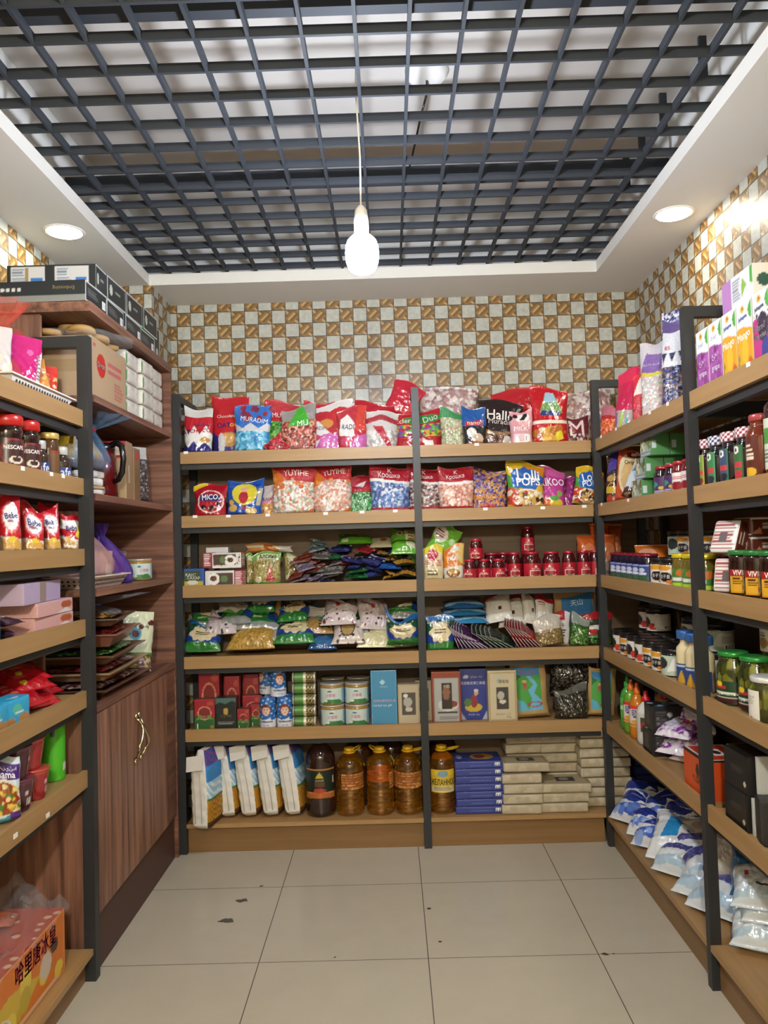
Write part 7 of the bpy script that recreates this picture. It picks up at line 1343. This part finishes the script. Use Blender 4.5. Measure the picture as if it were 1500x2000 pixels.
# sixth shelf: cup noodles, pouch, green can
S = SURF_L[5]
def cup(c1, c2):
    r, h = .047, .098; pr = [(r*.7, 0), (r*.74, .003)]+[(r*(.74+.26*k/20), .003+(h-.012)*k/20) for k in range(1, 21)]+[(r*1.06, h-.008), (r*1.06, h-.004), (r*1.0, h-.003), (.0005, h-.003)]
    def cf(w, z):
        t = z/h
        if .2 < t < .42 and 1.2 < w < 1.75: return lin('dcd6d0') if int(w*60) % 2 else lin('3a3030')
        if .5 < t < .62 and 1.0 < w < 1.3: return lin('c8b0ac')
        return lin(c2) if t > .86 or math.sin(w*9)+t*3 > 3.4 else lin(c1)
    return MB().lathe(pr, seg=72, colf=cf).mesh('cup', FILM)
CUPR, CUPD = cup('9a2a2c', 'b8483c'), cup('4a2430', '6a3444')
for k, (m, x, y, z, lab) in enumerate(((CUPD, -1.14, 2.335, 0, 'dark red noodle cup at the bottom beside the purple pouch'), (CUPR, -1.14, 2.44, 0, 'bright red noodle cup at the bottom beside the green can'), (CUPD, -1.145, 2.33, .0966, 'dark red noodle cup on top beside the purple pouch'), (CUPR, -1.15, 2.43, .0966, 'bright red noodle cup on top beside the green can'), (CUPR, -1.25, 2.38, 0, 'bright red noodle cup standing in the back row'), (CUPR, -1.25, 2.49, 0, 'bright red noodle cup in the back row by the green can'))):
    solo('noodle_cup', m, lab, 'noodle cup', (x, y, S+.0006+z), (0, 0, .3*k), 'red noodle cups')
t = thing('chips_can', 'tall bright green crisps can with white lid beside the left rack post', 'can', (-1.162, 2.635, S+.0006))
def gcf(w, z): return lin('dcdcd4') if .03 < z < .06 and 1.3 < w < 1.9 else (lin('1c1c18') if (z > .12 and 3.4 < w < 4.4) or (z > .15 and .1 < w < .5) else lin('4fb42a'))
put('can_body', MB().lathe([(.036, 0), (.038, .004)]+[(.038, .004+.2*k/24) for k in range(1, 25)]+[(.037, .206), (.0005, .206)], seg=64, colf=gcf).mesh('can_body', LABEL), t)
child(t, 'lid', MB().lathe([(.0385, .2), (.04, .202), (.04, .212), (.037, .214), (.0005, .212)], 'dad8d2', 36), PLAST)
PCH = [('fill', 'c4d4dc'), ('poly', [(0, .62), (1, .62), (1, .86), (0, .86)], '4a2a7a'), ('disc', .45, .36, .48, .27, 'd8d0c4'), ('disc', .45, .36, .42, .23, '8a4a24'), ('speck', .16, .55, ['c8902a', 'd8b84a', '4a7a2a', 'a82a24', 'e0c888'], 44, .06), ('poly', [(0, 0), (1, 0), (1, .16), (0, .06)], '3a9ab0'), ('rect', .6, .04, .95, .15, '5a2a7a')]
sbag('L', 5, -22, 47, 1472, -1.12, .06, PCH, [('منيسا', .6, .78, .5, 'e8e0ee'), ('mama', .5, .68, .6, 'e8e0ee', 0, 1.2, .01)], 'food_pouch', 'white and purple food pouch with a bowl picture at the left frame edge', 'pouch', yaw=.75)
settle_all()
# bottom: orange carton of noodles under clear film
S = BASE_L
NOB = {'all': [('fill', 'c8681c')], 'right': [('fill', 'd0701c'), ('edge', .02, .03, 'd89a6a'), ('edge', .012, .015, 'd0701c'), ('poly', [(.05, .1), (.05, .5), (.3, .62), (.5, .55), (.66, .4), (.5, .2), (.3, .1)], 'c8aa34'), ('speck', .12, .6, ['d8c04a', 'b8a030', 'c8b8a8'], 10, .05), ('disc', .2, .2, .12, .2, 'e0dccc'), ('disc', .2, .22, .1, .16, 'c8942a'), ('disc', .85, .6, .05, .11, '3a2a14'), ('rect', .4, .04, .9, .1, 'd8b090')], 'top': [('fill', 'b0402a'), ('speck', 0, 1, ['a82a2a', 'd8b090', '8a2a20'], 40, .03)], 'front': [('fill', 'c0641c'), ('edge', .03, .04, 'd89a6a')]}
bx = thing('noodle_carton', 'large orange noodle carton with clear film on the bottom left shelf', 'carton', (-1.25, 2.3, S+.0006))
put('carton', box_mesh(.3, .53, .2, NOB, {'right': [('哈里唐冰皇', .62, .78, .5, 'a83048', 0, 1.2, .006)]}, CARD), bx)
pk = np.array([[(-.17+.34*i/19, -.28+.56*j/31, .262+.05*math.sin(i*.5)*math.sin(j*.33+1)+.03*math.sin(i*1.7+j)*.5-(.05 if i in (0, 19) or j in (0, 31) else 0)) for i in range(20)] for j in range(32)])
child(bx, 'clear_film', MB().grid(pk, np.ones(3)), CLEARFILM)
for k in range(6):
    solo('noodle_packet', bag_mesh(.09, .12, .03, [('fill', 'b05a3a'), ('speck', 0, 1, ['b82a2a', 'd8b898', '8a3a2a'], 16, .07)], (), 90+k, 'pillow'), 'noodle packet lying in the orange carton, %s' % ('front left', 'front middle', 'front right', 'back left', 'back middle', 'back right')[k], 'packet', (-1.18-.11*(k//3)-.02, 2.12+.16*(k % 3), S+.224), (-1.5, 0, 1.57+.1*k), 'noodle packets in the orange carton')

# ================================================================== CORNER CABINET goods
# black cartons on the cabinet top
def bcart(w, d, h):
    return box_mesh(w, d, h, {'right': [('fill', '1c2024'), ('edge', .03, .06, 'b8bab8'), ('edge', .012, .02, 'c8c8c4'), ('disc', .2, .5, .08, .22, 'b8bcae'), ('lines', .42, .44, .7, .6, '8a8c88', 1)], 'left': [('fill', '1c2024')], 'front': [('fill', '22262a'), ('edge', .0, .0, '22262a'), ('band', 0, .12, '2f7a34'), ('rect', .04, .16, .42, .92, 'd0d0ce'), ('lines', .06, .3, .22, .85, '7a8aa0', 5), ('rect', .27, .2, .4, .5, '3a78c0'), ('rect', .54, .16, .92, .92, 'd0d0ce'), ('lines', .56, .3, .72, .85, '7a8aa0', 5), ('rect', .77, .2, .9, .5, '3a78c0'), ('rect', .2, .3, .24, .9, 'a08a5a')], 'all': [('fill', '1c2024')], 'bottom': [('fill', '3a8a3a')], 'top': [('fill', '2a2e32')]}, None, CARD, r=.0015)
C0 = CSURF['top']
bt, bts = bcart(.33, .2, .098), bcart(.33, .118, .098)
bt2 = box_mesh(.33, .2, .076, {'front': [('fill', '20262c'), ('disc', .09, .62, .022, .1, 'd8d8d4'), ('disc', .15, .62, .022, .1, 'd8d8d4'), ('disc', .21, .62, .022, .1, 'd8d8d4'), ('disc', .27, .62, .022, .1, 'd8d8d4'), ('band', 0, .3, '8a8c8a')], 'right': [('fill', '1c2024'), ('edge', .03, .06, 'b8bab8'), ('edge', .012, .02, 'c8c8c4'), ('bars', .76, .2, .92, .6), ('lines', .12, .3, .6, .7, '5a5c5c', 4)], 'all': [('fill', '20262c')]}, {'front': [('Embossing', .76, .66, .24, '9a8a5a', math.pi)]}, CARD, r=.0015)
for k in range(5):
    solo('black_carton', bt2, 'black carton in the lower row on the cabinet top, %s from the front' % ORD[k], 'carton', (-1.228-.004*(k % 2), 2.822+.205*k if k < 4 else 3.645, C0+.0006), (0, 0, .012*((k*3) % 4-1.5)), 'black cartons on the cabinet top') if k < 4 else None
for k in range(4):
    solo('black_carton', bts if k == 0 else bt, 'black carton in the upper row on the cabinet top, %s from the front' % ORD[k], 'carton', (-1.236+.003*k, (2.89, 3.053, 3.258, 3.463)[k], C0+.0776), (0, 0, -.012*((k*3) % 4-1.5)), 'black cartons on the cabinet top')
solo('black_carton', box_mesh(.3, .09, .17, {'all': [('fill', '1c2024')], 'right': [('fill', '1c2024'), ('edge', .1, .03, 'b8bab8'), ('disc', .5, .3, .2, .12, 'b8bcae')]}, None, CARD), 'black carton standing upright at the far end of the cabinet top', 'carton', (-1.25, 3.685, C0+.0006), (0, 0, 0))
# shelf a: cardboard box, bread rounds, white bundles
C1 = CSURF['a']-.001
cx = solo('cardboard_box', box_mesh(.24, .37, .225, {'all': [('fill', 'a58a6a')], 'right': [('fill', 'aa8f6f'), ('disc', .26, .58, .12, .2, 'b02a24'), ('lines', .44, .46, .86, .72, 'b0605a', 2), ('lines', .62, .1, .9, .4, 'a8685a', 6), ('rect', .05, .84, .12, .9, 'b0504a')], 'front': [('fill', 'b0977a'), ('band', .4, .6, 'a08868')]}, {'right': [('Сонсет', .26, .58, .2, 'ecdcd0', 0, 1.2, .003)]}, PAPER, r=.004), 'brown cardboard box with a red oval emblem on the upper cabinet shelf', 'box', (-1.19, 2.965, C1+.0008), (0, 0, 0))
for k, (x, y, z, a) in enumerate(((-1.25, 2.84, .227, .12), (-1.135, 2.85, .227, -.15), (-1.24, 2.955, .227, .16), (-1.125, 2.965, .227, -.1), (-1.13, 3.08, .227, .15), (-1.245, 3.07, .227, -.08), (-1.185, 2.9, .256, .05))):
    m = MB().lathe([(.03, 0), (.05, .003), (.054, .012), (.052, .022), (.03, .026), (.0005, .024)], 'b08a54', 26).mesh('rusk', PAPER) if k == 0 else m
    o = solo('dried_bread', m, 'round dried bread on the cardboard box, %s from the front' % ORD[k], 'bread', (x, y, C1+z+.008+abs(math.sin(a))*.045), (a, a*.6, 0), 'round dried breads on the cardboard box')
solo('clear_bag', MB().lathe([(.10, 0), (.16, .008), (.165, .03), (.12, .045), (.05, .053), (.0005, .055)], seg=40, rfun=lambda w, z: (1+.25*abs(math.cos(w)))*(1+.06*math.sin(7*w+z*40))).mesh('clear_bag', CLEARFILM), 'crinkled clear bag around the round dried breads', 'bag', (-1.2, 2.97, C1+.228), (0, 0, math.pi/2))
BUN = {'all': [('fill', 'c8c2b6'), ('speck', 0, 1, ['c0b8ac', 'd4cec4'], 8, .12)], 'right': [('fill', 'ccc6ba'), ('poly', [(0, 0), (.07, 0), (.03, 1), (0, 1)], '4a7a4a'), ('speck', 0, 1, ['c0b8ac', 'd8d2c8'], 8, .12)]}
bum = box_mesh(.2, .155, .066, BUN, None, PAPER, r=.012, puff=.005, sag=.006, res=.006)
for k in range(12):
    r_, l = k % 3, k//3
    solo('paper_bundle', bum, 'white wrapped bundle on the upper cabinet shelf, %s column, %s layer' % (('near', 'middle', 'far')[r_], ('bottom', 'second', 'third', 'top')[l]), 'bundle', (-1.175+.008*((k*5) % 3), 3.245+.163*r_, C1+.001+l*.0685), (0, 0, .03*((k*7) % 5-2)*.4), 'white wrapped bundles on the cabinet shelf')
# shelf b: blue gift, wooden pieces, kettle, boxes
C2 = CSURF['b']-.001
brd = MB()
for k, (w, d, z, c) in enumerate(((.17, .24, 0, 'd8d0c4'), (.18, .25, .014, 'b89a7a'), (.15, .22, .03, 'dedad2'), (.15, .2, .048, 'dcd8d0'), (.16, .24, .075, 'c8b8a4'))):
    pass
for k, (w, d, z, h, c, lab) in enumerate(((.19, .24, 0, .022, 'd4ccc0', 'lowest'), (.19, .25, .0235, .012, 'b89878', 'second'), (.17, .22, .037, .03, 'dedad4', 'third'), (.17, .21, .0685, .026, 'dedad4', 'topmost'))):
    mb = MB().lathe([(.8, 0), (1, h*.1), (1, h*.9), (.9, h), (.0005, h)], c, 44, rfun=lambda w_, z_: 1+.05*math.cos(8*w_))
    mb.v[0][:, 0] *= w/2; mb.v[0][:, 1] *= d/2
    solo('serving_board', mb.mesh('board', PLAST), '%s scalloped serving dish stacked under the blue wrapped gift' % lab, 'dish', (-1.18, 2.9+.01*k, C2+.001+z), (0, 0, .1*k), 'scalloped dishes on the cabinet shelf')
organza_bag('gift_basket', 'blue sheer wrapped gift with gold trim and red ribbon', (-1.185, 2.9, C2+.098), .125, .22, BORG, .74, .09, (.06, .1), ribbon='b02430')
gf = MB().lathe([(.03, 0), (.1, .004), (.108, .03), (.1, .06), (.06, .12), (.02, .15), (.0005, .15)], seg=40, colf=lambda w, z: lin('6a4a2a') if z < .035 else (lin('c8a02a') if z < .055 or int(w*2.6) % 3 == 0 else lin('a8b0b8')))
solo('gift_sweets', gf.mesh('gift', FOIL), 'gold and brown sweets inside the blue sheer wrap', 'sweets', (-1.185, 2.9, C2+.1))
t = thing('electric_kettle', 'tall dark red electric kettle with black handle on the cabinet shelf', 'kettle', (-1.165, 3.13, C2+.001), (0, 0, math.radians(-10)))
child(t, 'body', MB().lathe([(.055, .012), (.06, .015), (.057, .12), (.05, .2)], seg=36, colf=lambda w, z: lin('6a1014')), plain('dark red enamel', '6a1014', .2, .3, .5))
child(t, 'base', MB().lathe([(.06, 0), (.062, .002), (.062, .0118), (.0005, .0118)], '161616', 36), BLACK)
child(t, 'lid', MB().lathe([(.05, .2003), (.051, .203), (.05, .222), (.03, .23), (.0005, .231)], '161616', 36), BLACK)
child(t, 'handle', MB().tube([(.045, -.01, .218), (.075, -.02, .226), (.1, -.025, .21), (.108, -.027, .16), (.1, -.025, .105), (.08, -.02, .075), (.058, -.012, .07)], [.012, .013, .013, .012, .012, .011, .01], seg=12), BLACK)
child(t, 'rating_label', MB().box(.02, .045, -.0605, -.0595, .02, .04, 'c8c0b8'), LABEL, False)
solo('gift_box', box_mesh(.12, .1, .25, {'all': [('fill', 'a58862')], 'right': [('fill', '9a7c58'), ('rect', .3, .3, .5, .6, 'c8b8a0')], 'front': [('fill', 'a88c66'), ('band', .72, 1, 'a01c28'), ('disc', .7, .86, .28, .1, 'd8c8a8')]}, None, CARD), 'brown box with a red and cream top behind the kettle', 'box', (-1.16, 3.26, C2+.001), (0, 0, .06))
solo('gift_box', box_mesh(.1, .08, .235, {'all': [('fill', '8a6c4c')], 'right': [('fill', '7d6142'), ('disc', .5, .86, .3, .1, 'b02a30')]}, None, CARD), 'brown box with a red dot beside the brown kettle box', 'box', (-1.15, 3.365, C2+.001), (0, 0, 0))
solo('foil_bag', bag_mesh(.12, .26, .07, [('fill', '3a3638'), ('candy', .1, .75, ['3a2a2c', '4a4648', '8a8688', '2a2426'], 9), ('band', .78, 1, 'b8b8b8')], (), 77, mat=FOIL), 'dark crinkled foil bag beyond the brown boxes', 'bag', (-1.14, 3.48, C2+.001), (-.05, 0, .9))
# shelf c: pink and violet gifts, tub
C3 = CSURF['c']-.001
solo('gift_tray', tray_mesh(.24, .4, .045, .006, 'dcccc0', 1).mesh('tray', PLAST, False), 'cream perforated tray under the pink sheer wrap', 'tray', (-1.2, 2.975, C3+.001))
solo('gift_carton', box_mesh(.14, .26, .13, {'all': [('fill', 'b8958c')], 'right': [('fill', 'bc9a90'), ('rect', .04, .1, .4, .8, 'cbb0b4'), ('speck', .2, .5, ['5a4a5a'], 5, .08), ('rect', .7, .2, .95, .6, 'dcd6d0')], 'front': [('fill', 'b08c84')]}, None, CARD), 'pinkish carton inside the pink sheer wrap', 'carton', (-1.19, 2.975, C3+.007))
organza_bag('gift_basket', 'pink sheer wrapped gift on the cream tray', (-1.2, 2.975, C3+.047), .185, .24, PORG, .8, .04, (0, -.1), sx=.6, sy=1.0)
organza_bag('gift_basket', 'violet sheer wrapped gift behind the pink one', (-1.19, 3.24, C3+.001), .1, .25, VORG, .8, .03, (-.03, -.05))
solo('gift_sweets', MB().lathe([(.05, 0), (.075, .01), (.07, .06), (.03, .14), (.0005, .15)], '8a2a5a', 24, colf=lambda w, z: lin('7a2a6a') if int(w*3+z*40) % 2 else lin('a83a3a')).mesh('sweets', FOIL), 'purple and red sweets inside the violet sheer wrap', 'sweets', (-1.19, 3.24, C3+.004))
TB2 = jar_kind(.056, .095, 'a07838', 'b8b4a8', .008, lid_r=.057, neck=1.0, label=TUBL, texts=[('沙棗糖', .62, .55, .26, 'c84a78', 0, 1.1)], lab=(.1, .86), arc=(-1.1, 1.7))
jar(TB2, 'sugar_tub', 'round golden tub with pale blue label alone on the cabinet shelf', 'tub', (-1.13, 3.455, C3+.001), .1)
solo('candy_bag', bag_mesh(.16, .15, .06, [('fill', '4a1f20'), ('candy', 0, 1, ['7a2a20', 'c8502a', '3a1a1c', '8a8488'], 9)], (), 44, 'pillow', mat=FOIL), 'dark red and orange foil sweet bag behind the golden tub', 'bag', (-1.25, 3.4, C3+.012), (-.5, .2, .6))
settle(COL.objects[-1], C3, (-1, 0, 0), 1.47)
# worktop: stacked trays of sweets under sheer wrap
C4 = CSURF['work']-.001
def sweet_tray(k, w, d, z, rimc, pal, lab, h=.035):
    t = thing('sweet_tray', lab, 'tray', (-1.235+.008*k, 3.1-.012*k, C4+.001+z), (0, 0, .04*k), 'sweet trays on the cabinet worktop')
    child(t, 'tray', tray_mesh(w, d, h, .012, rimc), PLAST, False)
    nu, nv = 34, 56; U, V = np.meshgrid(np.linspace(0, 1, nu), np.linspace(0, 1, nv)); C, B = paint([('candy', 0, 1, pal, 12)], U, V, 5+k, w/d)
    hh = .010+h*.7+.014*np.clip(1-(2*U-1)**4, 0, 1)*np.clip(1-(2*V-1)**4, 0, 1)+.004*B
    P = np.stack([(U-.5)*w*.84, (V-.5)*d*.84, hh], -1); child(t, 'sweets', MB().grid(P, C), FOIL)
    return t
sweet_tray(0, .34, .5, .0, '5a3a30', ['7a3038', 'c8a8a8', '8a4a50', 'e0d0d0', '5a2028'], 'lowest tray of pink and red sweets on the cabinet worktop')
sweet_tray(1, .33, .48, .062, '9a7a5a', ['a83a44', '8a2a34', 'c86a70', 'd8a0a0'], 'second tray of red sweets on the cabinet worktop')
sweet_tray(2, .32, .46, .124, '6a4a34', ['1f4a1c', '3a7a2a', '2a5a22', '8ab46a'], 'third tray of green foil sweets on the cabinet worktop')
sweet_tray(3, .3, .4, .186, '8a5a4a', ['8a1a20', 'a82a2c', '6a1418', 'c05a50'], 'fourth tray of dark red sweets on the cabinet worktop', .05)
sweet_tray(4, .28, .36, .262, '6a5040', ['3a2418', '6a4028', 'b0843a', '2a1810'], 'topmost tray of brown sweets on the cabinet worktop', .03)
organza_bag('gift_basket', 'clear sheer wrap tied over the stacked sweet trays', (-1.2, 3.06, C4+.296), .12, .075, WORG, .5, .13, (.03, .1), ribbon='2a3f9a')
solo('candy_bag', bag_mesh(.15, .2, .06, [('fill', 'd4d8b8'), ('disc', .35, .5, .2, .14, '5aa0b4'), ('disc', .35, .5, .12, .08, '5a2a34'), ('speck', .5, .9, ['5a2a28'], 5, .07), ('band', 0, .1, '5a9a4a')], [('The Candy', .5, .66, .6, '4a4a4a')], 66), 'pale yellow sweet bag leaning against the stacked trays', 'bag', (-1.135, 3.42, C4+.075), (-.1, .12, .75))
solo('candy_packet', bag_mesh(.14, .08, .06, [('fill', '8a6a60'), ('candy', 0, 1, ['b89a8a', 'c8a83a', 'd8ccc4', '7a5a58'], 8)], (), 67, 'pillow', mat=FOIL), 'small gold and pink sweet packet under the pale yellow bag', 'packet', (-1.135, 3.42, C4+.004), (-.1, 0, .75))
# clear film taped to the right wall
uu, vv = np.meshgrid(np.linspace(0, 1, 24), np.linspace(0, 1, 24))
fm = np.stack([1.343-.02*np.abs(np.sin(uu*9+vv*5))*np.sin(np.pi*uu)*np.sin(np.pi*vv), 2.35+.75*uu, 2.42+.3*vv-.12*uu*(1-vv)], -1)
solo('clear_sheet', MB().grid(fm, np.ones(3)).mesh('clear_sheet', CLEARFILM), 'crinkled clear plastic sheet taped high on the right patterned wall', 'plastic sheet', (0, 0, 0))
dup = {k: v for k, v in LABELS.items() if len(v) > 1}
if dup: print('DUPLABELS', dup)
